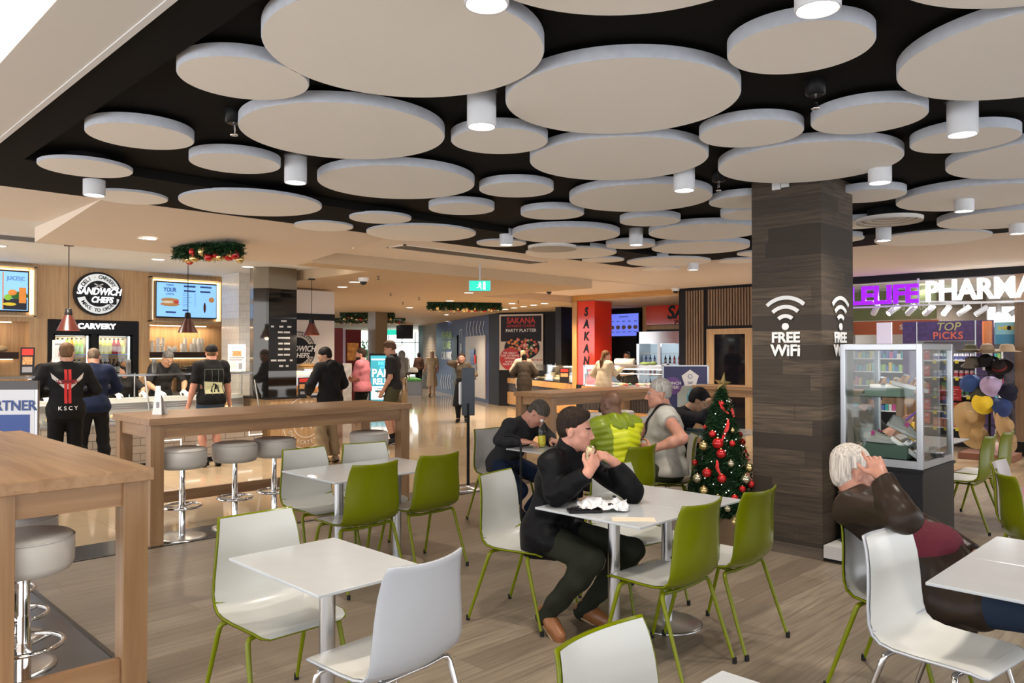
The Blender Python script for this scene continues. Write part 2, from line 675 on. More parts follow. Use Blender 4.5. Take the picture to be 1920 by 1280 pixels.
# ------------------------------------------------------------------ the discs
DISCS = [  # x, y, radius, what singles it out
 (-2.68, 2.03, .6, 'largest round panel at the top left of the view, cut by the top edge'),
 (-3.50, 1.69, .3, 'small round ceiling panel tucked against the left rim of the largest top panel'),
 (-4.88, 1.70, .3, 'small round ceiling panel beside the black sprinkler near the upper left corner'),
 (-6.00, 1.72, .3, 'thin-edged round panel right above the leftmost white cylinder lamp'),
 (-6.89, 2.31, .3, 'thin-edged round panel partly behind the leftmost cylinder lamp'),
 (-5.12, 2.41, .3, 'small round panel left of the second cylinder lamp from the left'),
 (-3.96, 2.54, .6, 'large round panel below and left of the cylinder lamp hanging at centre left'),
 (-6.43, 3.18, .6, 'large thin-edged round panel along the left cream ceiling edge'),
 (-4.84, 3.58, .6, 'large round panel right of the second cylinder lamp from the left'),
 (-3.42, 3.31, .3, 'small round panel right under the cylinder lamp at centre left'),
 (-4.35, 4.40, .3, 'small round panel between two large ones, above the green exit sign'),
 (-5.29, 4.64, .3, 'small round panel below the rim of the large panel at centre left'),
 (-6.23, 4.41, .3, 'small thin-edged panel nearest the middle of the left ceiling edge'),
 (-7.05, 4.28, .3, 'small thin panel overlapping the cream ceiling at centre left'),
 (-6.70, 5.29, .6, 'large thin-edged panel above the long black ceiling grille'),
 (-2.42, 3.22, .6, 'large round panel in the middle of the view, just below the top centre panel'),
 (-3.19, 4.21, .6, 'large round panel second down from the top centre panel'),
 (-3.86, 5.40, .6, 'large round panel with a cylinder lamp in front of its right half'),
 (-4.88, 5.42, .3, 'small round panel with a small sprinkler at its upper rim'),
 (-5.66, 6.51, .6, 'large round panel above the half-hidden ceiling air diffuser'),
 (-6.64, 6.46, .3, 'small round panel behind the cylinder lamp near the exit sign'),
 (-6.64, 7.74, .6, 'large flat-looking panel over the cream ceiling above the stall counter'),
 (-4.46, 6.41, .3, 'small round panel between two large ones left of the wood column'),
 (-5.66, 7.72, .3, 'small round panel behind the cylinder lamp left of the wood column'),
 (-4.45, 7.42, .6, 'large round panel whose right end is hidden by the wood column'),
 (-5.16, 8.50, .6, 'large round panel directly below the one cut by the wood column'),
 (-3.30, 6.16, .3, 'small round panel touching the upper left edge of the wood column'),
 (-3.55, 6.79, .3, 'small round panel second from the top at the wood column left edge'),
 (-6.29, 9.50, .6, 'large panel farthest back, above the smallest cylinder lamp'),
 (-6.92, 10.24, .3, 'far small panel peeping out under the farthest large panel'),
 (-6.82, 8.65, .3, 'far small panel right of the large flat-looking panel'),
 (-4.90, 9.57, .3, 'small far panel against the wood column, second from the bottom'),
 (-5.50, 10.12, .3, 'lowest small panel seen just left of the wood column'),
 (-1.46, 3.21, .3, 'small round panel behind the bright cylinder lamp at the top right'),
 (-2.24, 4.26, .3, 'small round panel left of a twin of its size above the wood column'),
 (-1.63, 4.45, .3, 'small round panel right of its twin above the wood column'),
 (-2.32, 5.22, .6, 'large round panel covering the top of the wood column'),
 (-1.38, 5.33, .3, 'small round panel behind the cylinder lamp at the far right'),
 (-2.45, 6.65, .3, 'small panel just right of the wood column below a cylinder lamp'),
 (-3.05, 8.09, .3, 'small panel right of the wood column above the round air diffuser'),
 (-3.66, 8.99, .3, 'far small panel seen right of the wood column under the air diffuser'),
 (-2.85, 9.69, .6, 'far large panel with the cylinder lamp above the pharmacy ceiling vent'),
 (-.718, 4.06, .6, 'large round panel cut by the right edge at the top right'),
 (-1.117, 6.236, .6, 'large round panel cut by the right edge beside the right cylinder lamp'),
 (-1.84, 7.40, .6, 'large round panel at the right edge, third down on that side'),
 (-1.92, 8.82, .6, 'large round panel at the right edge above the pharmacy ceiling'),
 (-1.41, 1.94, .6, 'large round panel cut by the top edge right of the middle'),
 (-.39, 2.88, .6, 'large round panel of which only a sliver shows at the top right edge'),
]
for i, (x, y, r, lab) in enumerate(DISCS):
    b = MB()
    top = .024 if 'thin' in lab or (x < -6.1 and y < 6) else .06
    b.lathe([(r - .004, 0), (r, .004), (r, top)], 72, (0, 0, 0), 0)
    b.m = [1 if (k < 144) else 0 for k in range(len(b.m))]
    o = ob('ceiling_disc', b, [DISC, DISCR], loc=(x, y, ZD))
    tag(o, lab, 'ceiling panel', 'round white ceiling panels')
    hb = MB()
    zt = CR - ZD if (x > -6.1 and 1.36 < y < 9) else C_ - ZD
    if zt > top:
        hb.lathe([(r * .5, top), (r * .5, zt + .001)], 24)
        ob('mounting_ring', hb, BLACK, o)

# ------------------------------------------------------------------ cylinder lamps
LAMPS = [
 (-1.94, 1.815, 'white cylinder ceiling lamp cut by the top edge, left of centre'),
 (-1.145, 2.665, 'brightest white cylinder lamp at the top right, above a small round panel'),
 (-3.02, 2.79, 'white cylinder lamp at centre left below the largest round panel'),
 (-1.245, 4.78, 'white cylinder lamp near the right edge above a small round panel'),
 (-4.96, 2.78, 'white cylinder lamp second from the left, beside the large round panel'),
 (-6.46, 1.91, 'leftmost white cylinder lamp, hanging over the left shop'),
 (-3.15, 4.97, 'white cylinder lamp in front of a large panel left of the wood column'),
 (-2.02, 5.73, 'white cylinder lamp just right of the wood column top'),
 (-1.92, 7.4, 'white cylinder lamp on the right above the pharmacy shelf area'),
 (-6.17, 6.08, 'white cylinder lamp nearest the green exit sign'),
 (-5.15, 7.13, 'white cylinder lamp over the dark slatted wall, left of the wood column'),
 (-6.13, 9.9, 'smallest and farthest white cylinder lamp, left of the wood column'),
 (-3.05, 8.75, 'white cylinder lamp right of the wood column under the round air diffuser'),
 (-1.9, 9.2, 'white cylinder lamp at the right edge by the pharmacy ceiling vent'),
]
first = None
for x, y, lab in LAMPS:
    if first is None:
        root = thing('cylinder_lamp', lab, 'lamp', (x, y, 2.80), 0, 'white cylinder ceiling lamps')
        ob('lamp_body', MB().lathe([(.066, .012), (.072, 0), (.076, 0), (.078, .004), (.078, .18)], 32, cap=False), LAMPW, root)
        ob('glowing_lens', MB().lathe([(.001, .012), (.066, .010)], 28), GLOW, root)
        first = root
    else:
        dup(first, (x, y, 2.80), 0, lab)
    lamp('SPOT', 'downlight_beam', (x, y, 2.785), 46, (1, .90, .78), .06, (0, 0, 0), 2.0, .8)
for x, y in ((1.2, 2.5), (1.2, 5.5), (1.0, 8.2), (.2, .4), (-1.9, -1.2), (-3.6, .2)):
    lamp('SPOT', 'downlight_beam', (x, y, 2.785), 32, (1, .90, .78), .06, (0, 0, 0), 2.2, .8)

# sprinklers and speaker discs of the black ceiling
for x, y, lab in ((-4.25, 1.99, 'black ceiling sprinkler beside the small panel at the upper left'), (-1.68, 3.88, 'black ceiling sprinkler right of the middle between round panels'), (-3.07, 5.33, 'black ceiling sprinkler left of the wood column top')):
    root = thing('sprinkler', lab, 'sprinkler', (x, y, 0), 0, 'ceiling sprinklers')
    ob('housing', MB().lathe([(.05, CR), (.05, CR - .07), (.035, CR - .08)][::-1], 20), BLACK, root)
    ob('spray_head', MB().lathe([(.004, CR - .15), (.022, CR - .148), (.022, CR - .142), (.006, CR - .14), (.01, CR - .12), (.006, CR - .08)], 12), CHROME, root)
for x, y, lab in ((-3.95, 4.25, 'flat round speaker grille on the black ceiling above the small centre left panel'), (-4.75, 4.95, 'flat round speaker grille right of a small panel at centre left'), (-2.15, 3.55, 'flat round speaker grille on the black ceiling right of the middle'), (-4.05, 2.05, 'flat round speaker grille near the small panel at the upper left'), (-6.2, 4.1, 'flat round grille on the black band at the left ceiling edge')):
    z = CR if x > -6.1 else C_
    tag(ob('ceiling_speaker', MB().lathe([(.09, z - .006), (.095, z)], 28), mat('dark_speaker_mesh', (.05, .045, .04), .7)), lab, 'speaker', 'ceiling speakers')
# round air diffuser right of the column
for x, y, lab in ((-2.70, 7.9, 'white round air diffuser of concentric rings right of the wood column'), (-6.35, 7.05, 'white round air diffuser half hidden behind a large panel')):
    root = thing('air_diffuser', lab, 'vent', (x, y, 0))
    for k, r in enumerate((.30, .23, .16, .09)):
        z = C_ - .06 + .012 * k
        ob('diffuser_ring', MB().lathe([(r, z + .04), (r - .004, z), (r - .05, z + .03)], 36, cap=False), CREAM2, root)
    ob('collar', MB().lathe([(.2, C_), (.2, CR)], 24), BLACK, root)


def grille(name, lab, x0, y0, x1, y1, z, n, along='y', frame=.03, mf=CREAM2, ms=None):
    root = thing(name, lab, 'vent', (0, 0, 0))
    f = MB()
    f.box(x0, y0, z - .012, x1, y0 + frame, z).box(x0, y1 - frame, z - .012, x1, y1, z).box(x0, y0, z - .012, x0 + frame, y1, z).box(x1 - frame, y0, z - .012, x1, y1, z)
    ob('frame', f, mf, root)
    s = MB()
    s.box(x0 + frame, y0 + frame, z - .002, x1 - frame, y1 - frame, z, 1)
    for k in range(n):
        t = (k + .5) / n
        if along == 'y':
            x = x0 + frame + t * (x1 - x0 - 2 * frame)
            s.box(x - .006, y0 + frame, z - .010, x + .003, y1 - frame, z - .002)
        else:
            y = y0 + frame + t * (y1 - y0 - 2 * frame)
            s.box(x0 + frame, y - .006, z - .010, x1 - frame, y + .003, z - .002)
    ob('slats', s, [ms or CREAM2, BLACK], root)


grille('ceiling_grille', 'long dark slatted air grille in the cream ceiling above the exit sign', -7.98, 5.75, -7.62, 8.35, C_, 14, 'y', .03, CREAM, mat('grille_bronze', (.16, .13, .10), .5, .5))
grille('ceiling_grille', 'dark air grille in the shop ceiling at the left edge', -10.6, 1.75, -10.1, 2.9, C_, 10, 'y', .03, CREAM2, mat('grille_grey', (.25, .24, .23), .5))
grille('ceiling_vent', 'square white ceiling vent below the near garland, left', -10.9, 4.25, -10.35, 4.95, C_, 8, 'x', .05)
grille('ceiling_vent', 'square silver ceiling vent in front of the pharmacy, upper right', -2.05, 10.3, -1.25, 11.0, C_, 8, 'x', .04, ALU)
# exit sign
root = thing('exit_sign', 'green running man exit sign hanging from the mall ceiling', 'sign', (-8.62, 7.93, 2.60), math.radians(45))
ob('sign_box', MB().box(-.17, -.03, -.085, .17, .03, .085), ALU, root, bevel=.006)
ob('green_face', MB().box(-.155, -.034, -.075, .155, -.03, .075), mat('exit_green_glow', (.02, .55, .40), .5, emit=.5, ecol=(.02, .62, .42)), root)
e = MB()
T = frameT((0, -.034, 0))
ring(e, 0, .012, .002, T, n=12)
e.v = [tuple(Vector(p) + Vector((.004, 0, .045))) for p in e.v]
for a, b_, w in (((0, .03), (-.006, -.01), .010), ((-.006, -.01), (.022, -.025), .006), ((.022, -.025), (.018, -.055), .006), ((-.006, -.01), (-.028, -.03), .006), ((-.028, -.03), (-.048, -.03), .005), ((0, .025), (.026, .01), .005), ((0, .025), (-.024, .008), .005)):
    d = Vector((b_[0] - a[0], b_[1] - a[1], 0))
    nrm = Vector((-d.y, d.x, 0)).normalized() * w
    e.prism([(a[0] + nrm.x, a[1] + nrm.y), (a[0] - nrm.x, a[1] - nrm.y), (b_[0] - nrm.x, b_[1] - nrm.y), (b_[0] + nrm.x, b_[1] + nrm.y)], .002, T)
e.prism([(.05, -.06), (.085, -.06), (.085, .06), (.05, .06)], .001, T)
ob('running_man', e, mat('sign_white_glow', (1, 1, 1), .5, emit=.7), root)
ob('hanger', MB().box(-.01, -.01, .085, .01, .01, .32), ALU, root)

# recessed downlights of the ceilings
DL = [(-8.62, 3.08, 2.815, 'recessed downlight alone in the tan ceiling wedge at the left'),
 (-10.03, 2.55, C_, 'recessed shop downlight nearest the left air grille'), (-11.3, 2.25, C_, 'recessed shop downlight at the far left edge over the screens'),
 (-11.35, 4.2, C_, 'recessed shop downlight over the round sandwich sign'), (-10.2, 4.25, C_, 'recessed shop downlight right of the left pendant cord'),
 (-11.35, 5.55, C_, 'recessed shop downlight over the menu screen at the right'), (-9.9, 6.2, C_, 'recessed downlight beside the black menu column'),
 (-8.35, 5.4, C_, 'recessed downlight where the tan wedge meets the flat ceiling'), (-12.6, 6.9, CL, 'recessed downlight behind the black menu column'),
 (-10.9, 7.2, CL, 'upper of two recessed downlights over the brown pendant'), (-11.9, 7.6, CL, 'lower of two recessed downlights over the brown pendant'),
 (-11.3, 10.1, CL, 'recessed mall downlight nearest the middle garland'), (-13.4, 11.4, CL, 'recessed mall downlight at the left end of the middle garland'),
 (-15.0, 14.2, CL, 'recessed mall downlight at the right end of the middle garland'), (-13.1, 13.1, CL, 'recessed mall downlight right of the middle garland'),
 (-16.2, 12.4, CL, 'recessed mall downlight above the square pillar'), (-18.5, 15.6, CL, 'recessed mall downlight right of the square pillar'),
 (-20.5, 14.5, CL, 'recessed mall downlight left of the far garlands'), (-22.5, 19.0, CL, 'recessed mall downlight far down the corridor'),
 (-24.5, 17.2, CL, 'recessed mall downlight far left beyond the pillar'), (-27.0, 20.0, CL, 'farthest recessed mall downlight in the corridor'),
 (-5.05, 10.6, C_, 'recessed downlight just right of the wood column near the pharmacy'), (-1.0, 10.9, C_, 'recessed downlight at the right edge by the pharmacy')]
first = None
for x, y, z, lab in DL:
    if first is None:
        first = root = thing('recessed_downlight', lab, 'downlight', (x, y, z), 0, 'recessed ceiling downlights')
        ob('trim_ring', MB().lathe([(.105, 0), (.10, -.008), (.085, -.006)][::-1], 28, cap=False), CREAM2, root)
        ob('glowing_lens', MB().lathe([(.001, -.004), (.086, -.003)], 24), GLOWS, root)
    else:
        dup(first, (x, y, z), 0, lab)
for x, y, z, p in ((-8.62, 3.08, 2.78, 50), (-10.2, 2.5, 2.88, 110), (-11.3, 3.3, 2.88, 120), (-11.3, 4.9, 2.88, 120), (-10.0, 5.5, 2.88, 100), (-11.2, 8.2, 2.7, 90), (-12.8, 11.2, 2.7, 90), (-15.2, 13.6, 2.7, 110), (-18.5, 15.6, 2.7, 110), (-22.5, 18, 2.7, 120), (-16.5, 11.5, 2.7, 90), (-26, 20, 2.7, 120), (-8.3, 9.2, 2.88, 70), (-8.2, 12.2, 2.88, 80), (-5.0, 11.9, 2.88, 90), (-1.5, 11.5, 2.88, 90)):
    lamp('SPOT', 'downlight_beam', (x, y, z), p, (1, .87, .70), .09, (0, 0, 0), 2.3, .8)

# ------------------------------------------------------------------ WiFi column
BARN = brick('weathered_barn_board', (.026, .018, .011), (.125, .09, .058), (.015, .011, .008), 1.15, .118, 'wall', rough=.7, offset=0, shift=2.4, gap=.0016, grain=.95, gcol=(.03, .02, .013), gscale=(3.2, 52, 1), bump=.35)
root = struct('column', MB().box(-3.085, 5.88, 0, -2.51, 6.50, CR), BARN)
struct('baseboard_column', MB().box(-3.09, 5.868, 0, -2.50, 6.51, .085), wood('dark_skirting', (.06, .045, .033), (.12, .09, .065), 'x', rough=.6))
tag(root, 'square column clad in weathered barn boards', 'column')
del root['category']


def wifi(px, py, pz, rz, s, lab):
    root = thing('wifi_sign', lab, 'sign', (px, py, pz), rz, 'free wifi signs')
    T = frameT((0, 0, 0))
    e = MB()
    for r in (.115, .20, .285):
        ring(e, (r - .035) * s, r * s, .006, T, 0, 48, 132, 20)
    ring(e, 0, .033 * s, .006, T, n=24)
    o = ob('wifi_symbol', e, PAINTW, root)
    text('FREE', .132 * s, (0, -.001, -.105 * s), PAINTW, root, off=.004, ext=.003)
    text('WiFi', .145 * s, (0, -.001, -.225 * s), PAINTW, root, off=.004, ext=.003)


wifi(-2.795, 5.872, 1.80, 0, .86, 'white FREE WiFi sign on the near left face of the barn-board column')
wifi(-2.502, 6.22, 1.80, math.pi / 2, .86, 'white FREE WiFi sign on the narrow right face of the barn-board column')
tag(ob('junction_box', MB().box(-2.90, 5.86, 2.90, -2.83, 5.88, 2.985).box(-2.825, 5.86, 2.91, -2.76, 5.88, 2.985), PAINTW, bevel=.003), 'small white cover plates at the top of the barn-board column', 'cover plate')
# ================================================================== LEFT: THE SANDWICH SHOP
H90 = math.pi / 2
BOARD = mat('board_black', (.02, .02, .022), .35)
SCREEN = mat('screen_blue_glow', (.25, .5, .95), .3, emit=.40, ecol=(.22, .50, .95))
SCRDK = mat('screen_print_navy', (.03, .08, .25), .4, emit=.12, ecol=(.03, .08, .25))
REDM = mat('red_print', (.55, .03, .02), .4)
WX = -13.32
m = MB()
m.box(-13.8, -1, 0, -13.6, 7.1, C_)
struct('wall_left', m, VEN)
m = MB()
m.box(-13.6, 3.06, 0, WX, 3.30, C_).box(-13.6, 4.62, 0, WX, 4.80, C_).box(-13.6, 3.30, 2.10, WX, 4.62, C_)
m.box(-13.6, -1, 2.05, WX, 3.06, C_).box(-13.6, 4.80, 2.05, WX, 6.35, C_)
tag(ob('wall_panelling', m, VEN), 'light oak panelling around the fridge and the round sandwich sign', 'panelling')
for y0, y1, lab in ((1.2, 2.9, 'dark wall shelf left of the fridge'), (4.80, 5.85, 'dark wall shelf with cups right of the fridge')):
    root = thing('wall_shelf', lab, 'shelf')
    ob('shelf_board', MB().box(-13.6, y0, 1.495, -13.2, y1, 1.593), mat('espresso_board', (.035, .022, .018), .4), root)
    ob('led_strip', MB().box(-13.58, y0, 1.48, -13.56, y1, 1.492), LEDW, root)
    ob('upper_led_strip', MB().box(-13.45, y0, 2.035, -13.43, y1 - .05, 2.048), LEDW, root)
    lamp('AREA', 'shelf_light', (-13.44, (y0 + y1) / 2, 2.03), 3, (1, .78, .5), 1.2, (0, 0, H90), size_y=.05)


def screen(name, lab, y0, y1, z0, z1, x=WX, left=True):
    root = thing(name, lab, 'screen')
    ob('case', MB().box(x, y0, z0, x + .09, y1, z1), BOARD, root)
    ob('display', MB().box(x + .09, y0 + .015, z0 + .02, x + .094, y1 - .015, z1 - .02), SCREEN, root)
    f = MB()
    f.box(x, y0 - .09, z0 - .07, x + .12, y0 - .06, z1 + .07).box(x, y1 + .06, z0 - .07, x + .12, y1 + .09, z1 + .07).box(x, y0 - .09, z1 + .05, x + .12, y1 + .09, z1 + .08).box(x, y0 - .09, z0 - .08, x + .12, y1 + .09, z0 - .05)
    ob('surround', f, mat('brass_trim', (.45, .33, .2), .35, .5), root)
    f = MB()
    f.box(x + .01, y0 - .055, z0 - .03, x + .05, y0 - .03, z1 + .03).box(x + .01, y1 + .03, z0 - .03, x + .05, y1 + .055, z1 + .03).box(x + .01, y0, z1 + .015, x + .04, y1, z1 + .03)
    ob('led_surround', f, LEDW, root)
    return root


XS = WX + .096
r = screen('menu_screen', 'blue menu screen MAKE YOUR OWN with a filled roll, right of the round sign', 4.86, 5.90, 2.17, 2.78)
text('MAKE', .05, (XS, 5.09, 2.72), SCRDK, r, H90)
text('YOUR', .10, (XS, 5.09, 2.64), SCRDK, r, H90, sx=.75, off=.002)
text('OWN', .05, (XS, 5.09, 2.57), SCRDK, r, H90)
e = MB()
for k, (yy, zz, ww) in enumerate([(5.32, 2.70, .2), (5.32, 2.62, .2), (5.60, 2.70, .2), (5.60, 2.62, .18), (5.30, 2.29, .1), (5.02, 2.25, .17)]):
    e.box(XS, yy, zz, XS + .001, yy + ww, zz + .03)
for k in range(8):
    e.box(XS, 5.30, 2.585 - k * .03, XS + .001, 5.39 + .03 * (k % 3), 2.590 - k * .03)
    e.box(XS, 5.50, 2.585 - k * .03, XS + .001, 5.53, 2.590 - k * .03)
ob('menu_lines', e, SCRDK, r)
e = MB()
e.ell((XS, 5.09, 2.40), (.004, .16, .035), mi=0).ell((XS, 5.09, 2.47), (.004, .15, .035), mi=0).ell((XS + .001, 5.06, 2.435), (.005, .10, .025), mi=1).ell((XS + .001, 5.19, 2.44), (.005, .05, .03), mi=2)
e.ell((XS, 5.80, 2.50), (.004, .05, .045), mi=0).ell((XS, 5.68, 2.36), (.004, .022, .09), mi=3)
ob('food_pictures', e, [mat('bread_print', (.6, .3, .1), .5, emit=.1), mat('salad_print', (.8, .75, .65), .5, emit=.12), mat('meat_print', (.5, .06, .04), .5, emit=.2), mat('cola_print', (.10, .02, .015), .5)], r)
r = screen('menu_screen', 'menu screen with a juice cup and fruit at the left edge', 1.9, 3.03, 2.19, 2.80)
text('JUICES|C', .085, (XS, 2.86, 2.68), SCRDK, r, H90, sx=.7)
e = MB()
e.box(XS, 2.69, 2.22, XS + .001, 2.705, 2.77, 0)
e.box(XS, 2.705, 2.22, XS + .001, 3.0, 2.38, 4)
e.ell((XS, 2.82, 2.47), (.005, .06, .045), mi=0).ell((XS, 2.76, 2.40), (.006, .05, .045), mi=1).ell((XS, 2.90, 2.43), (.003, .12, .06), mi=3).ell((XS, 2.78, 2.30), (.006, .09, .025), mi=2)
e.box(XS, 2.90, 2.32, XS + .008, 2.99, 2.55, 0)
ob('fruit_picture', e, [mat('orange_print', (.8, .28, .05), .5, emit=.15), mat('lime_print', (.3, .6, .05), .5, emit=.15), mat('banana_print', (.8, .6, .05), .5, emit=.15), mat('leaf_print', (.03, .15, .03), .5, emit=.1), mat('dark_print', (.03, .03, .05), .5)], r)
# angled framed cabinet at the corner
root = thing('corner_display', 'angled gold-lit frame with white bars at the right end of the shop wall', 'display', (-13.30, 6.02, 0), math.radians(60))
ob('housing', MB().box(0, .0, 2.08, .42, .1, 2.82), VEN, root)
ob('led_frame', MB().box(.0, -.02, 2.12, .03, .0, 2.78).box(.39, -.02, 2.12, .42, .0, 2.78).box(0, -.02, 2.76, .42, 0, 2.79), LEDW, root)
e = MB()
for a in (.05, .2):
    e.add([(a, -.03, 2.15), (a + .03, -.03, 2.15), (a + .14, -.03, 2.75), (a + .11, -.03, 2.75)], [(0, 1, 2, 3)])
ob('white_bars', e, PAINTW, root)

# round sign
root = thing('round_shop_sign', 'round black and white SANDWICH CHEFS sign glowing on the oak wall', 'sign', (WX, 3.985, 2.515))
T = frameT((.0, 0, 0), H90)
e = MB()
e.prism(circ(.345, 64), .10, T)
ob('drum', e, BOARD, root)
T = frameT((.101, 0, 0), H90)
e = MB()
ring(e, .205, .315, .004, T, 0, 14, 166, 40)
ring(e, .205, .315, .004, T, 0, 194, 346, 40)
ob('white_band', e, mat('sign_white_face', (.85, .88, .9), .5, emit=.12, ecol=(.86, .95, 1)), root)
arctext('DELI · CARVERY', .26, .085, (.107, 0, 0), BOARD, root, 152, 28, H90, off=.001)
arctext('MAKE TO ORDER', .262, .075, (.107, 0, 0), BOARD, root, 208, 332, H90, inward=True, off=.001)
e = MB()
for s_ in (1, -1):
    e.prism([(-.07 * s_, .15), (-.055 * s_, .165), (.07 * s_, .10), (.06 * s_, .085)], .004, T)
ob('crossed_knives', e, mat('grey_print', (.6, .6, .6), .5), root)
text('SANDWICH', .15, (.125, -.0, .03), LIGHTT, root, H90, ext=.008, off=.003, shear=.25, sx=.80)
text('CHEFS', .13, (.125, .04, -.10), LIGHTT, root, H90, ext=.008, off=.003, shear=.25, sx=.85)
ob('halo_housing', MB().box(.10, -.30, -.04, .118, .34, .09).box(.10, -.14, -.16, .118, .26, -.04), BOARD, root)

# drinks fridge
FR = thing('drinks_fridge', 'black double door drinks fridge with lit CARVERY header', 'fridge')
b = MB()
b.box(-13.9, 3.30, 0, WX + .02, 3.38, 2.09).box(-13.9, 4.53, 0, WX + .02, 4.62, 2.09).box(-13.9, 3.38, 1.88, WX + .02, 4.53, 2.09).box(-13.9, 3.38, 0, WX + .02, 4.53, .15).box(-13.95, 3.3, 0, -13.9, 4.62, 2.09)
b.box(-13.9, 3.91, .15, WX, 4.0, 1.88)
ob('cabinet', b, BLACK, FR)
text('CARVERY', .115, (WX + .04, 3.98, 2.0), LIGHTT, FR, H90, ext=.008, off=.005, sx=1.05, sp=1.08)
INT = mat('fridge_interior', (.10, .14, .2), .5)
b = MB()
for y0, y1 in ((3.38, 3.91), (4.0, 4.53)):
    b.box(-13.89, y0, .15, -13.87, y1, 1.88)
ob('back_panel', b, INT, FR)
b = MB()
for y0, y1 in ((3.38, 3.91), (4.0, 4.53)):
    for z in (.55, .9, 1.22, 1.55):
        b.box(-13.87, y0, z, -13.45, y1, z + .012)
ob('wire_shelf', b, mat('shelf_blue', (.1, .2, .45), .4), FR)
b = MB()
for y in (3.87, 4.49):
    b.box(-13.42, y, .2, -13.40, y + .03, 1.86)
for y0 in (3.40, 4.02):
    b.box(-13.5, y0, 1.85, -13.45, y0 + .45, 1.87)
ob('light_tube', b, LEDC, FR)
lamp('AREA', 'fridge_light', (-13.5, 3.98, 1.84), 2.2, (.85, .95, 1), 1.0, (0, 0, H90), size_y=.1)
for y0, y1 in ((3.36, 3.93), (3.98, 4.55)):
    d = ob('door', MB().box(-13.36, y0, .15, -13.34, y0 + .05, 1.9).box(-13.36, y1 - .05, .15, -13.34, y1, 1.9).box(-13.36, y0, 1.85, -13.34, y1, 1.9), BLACK, FR)
    ob('door_glass', MB().box(-13.352, y0 + .05, .15, -13.348, y1 - .05, 1.85), glass('clear_glass'), d)


def bottle_mesh(mb, h=.22, r=.032, mi=0, cap=1, lab=None):
    mb.lathe([(r * .9, 0), (r, .01), (r, h * .55), (r * .75, h * .68), (r * .38, h * .82), (r * .36, h * .93)], 12, mi=mi)
    mb.lathe([(r * .45, h * .92), (r * .45, h)], 10, mi=cap)
    if lab is not None:
        mb.lathe([(r * 1.02, h * .15), (r * 1.02, h * .5)], 12, mi=lab, cap=False)
    return mb


JC = {'yellow': (.85, .75, .15), 'red': (.45, .03, .04), 'lime': (.45, .65, .08), 'orange': (.85, .35, .05), 'dark': (.03, .015, .015), 'blue': (.03, .10, .4), 'clear': (.55, .65, .75)}
def drink(col, xyz, lab, grp, sc=1, capc=(.1, .1, .1)):
    key = 'drink_' + col
    if key not in PROTO:
        o = ob('drink_bottle', bottle_mesh(MB(), .22, .032, 0, 1, 2), [mat(key, JC[col], .15, coat=.5), mat('bottle_cap_dark', (.02, .02, .03), .4), mat(key + '_label', tuple(min(1, c * .6 + .35) for c in JC[col]), .4)])
        PROTO[key] = o
        new = o
    else:
        new = PROTO[key].copy()
        COL.objects.link(new)
    new.location = xyz
    new.scale = (sc, sc, sc)
    return tag(new, lab, 'bottle', grp)


PROTO = {}
row1 = ['red', 'yellow', 'yellow', 'yellow', 'red', 'red', 'yellow']
for i, c in enumerate(row1):
    drink(c, (-13.5, 4.04 + i * .066, 1.562), '%s drink bottle on the top shelf behind the right fridge door' % c, 'drinks on the top right fridge shelf %s' % c, 1.15)
for i in range(7):
    drink('dark', (-13.5, 4.04 + i * .066, 1.232), 'dark cola bottle on the middle shelf behind the right fridge door', 'colas in the fridge', 1.15)
for i in range(7):
    drink('blue', (-13.5, 4.04 + i * .066, .912), 'blue-labelled bottle on a lower shelf behind the right fridge door', 'blue bottles in the fridge', 1.1)
for i, c in enumerate(['clear', 'clear', 'clear', 'lime', 'orange', 'lime', 'lime']):
    drink(c, (-13.5, 3.42 + i * .066, 1.562), '%s drink bottle on the top shelf behind the left fridge door' % c, 'drinks on the top left fridge shelf %s' % c, 1.15)
for i in range(6):
    drink('clear', (-13.5, 3.44 + i * .07, 1.232), 'clear water bottle on the middle shelf behind the left fridge door', 'waters in the fridge', 1.1)

# cups on the shelf right
CUPM = mat('paper_cup', (.72, .70, .66), .6)
cup0 = None
cups = [(4.86, 3), (4.94, 4), (5.03, 4), (5.12, 1), (5.24, 1), (5.34, 2), (5.41, 4), (5.50, 2), (5.57, 4), (5.63, 4), (5.70, 4)]
for i, (y, n) in enumerate(cups):
    for k in range(n):
        if cup0 is None:
            cup0 = c = ob('paper_cup', MB().lathe([(.026, 0), (.036, .10), (.039, .102), (.037, .106), (.033, .104)][::-1], 16), CUPM)
        else:
            c = cup0.copy()
            COL.objects.link(c)
        c.location = (-13.38 + .04 * (i % 2), y, 1.700 + k * .045)
        c.rotation_euler = (math.pi, 0, 0)
        tag(c, 'white paper cup in the stacks on the dark shelf right of the fridge', 'cup', 'paper cups on the shelf')
tag(ob('ceramic_bowl', MB().lathe([(.03, 0), (.07, .05), (.072, .08), (.066, .08)], 20), CUPM, loc=(-13.25, 5.15, 1.593)), 'small pale bowl on the cup shelf near its middle', 'bowl')
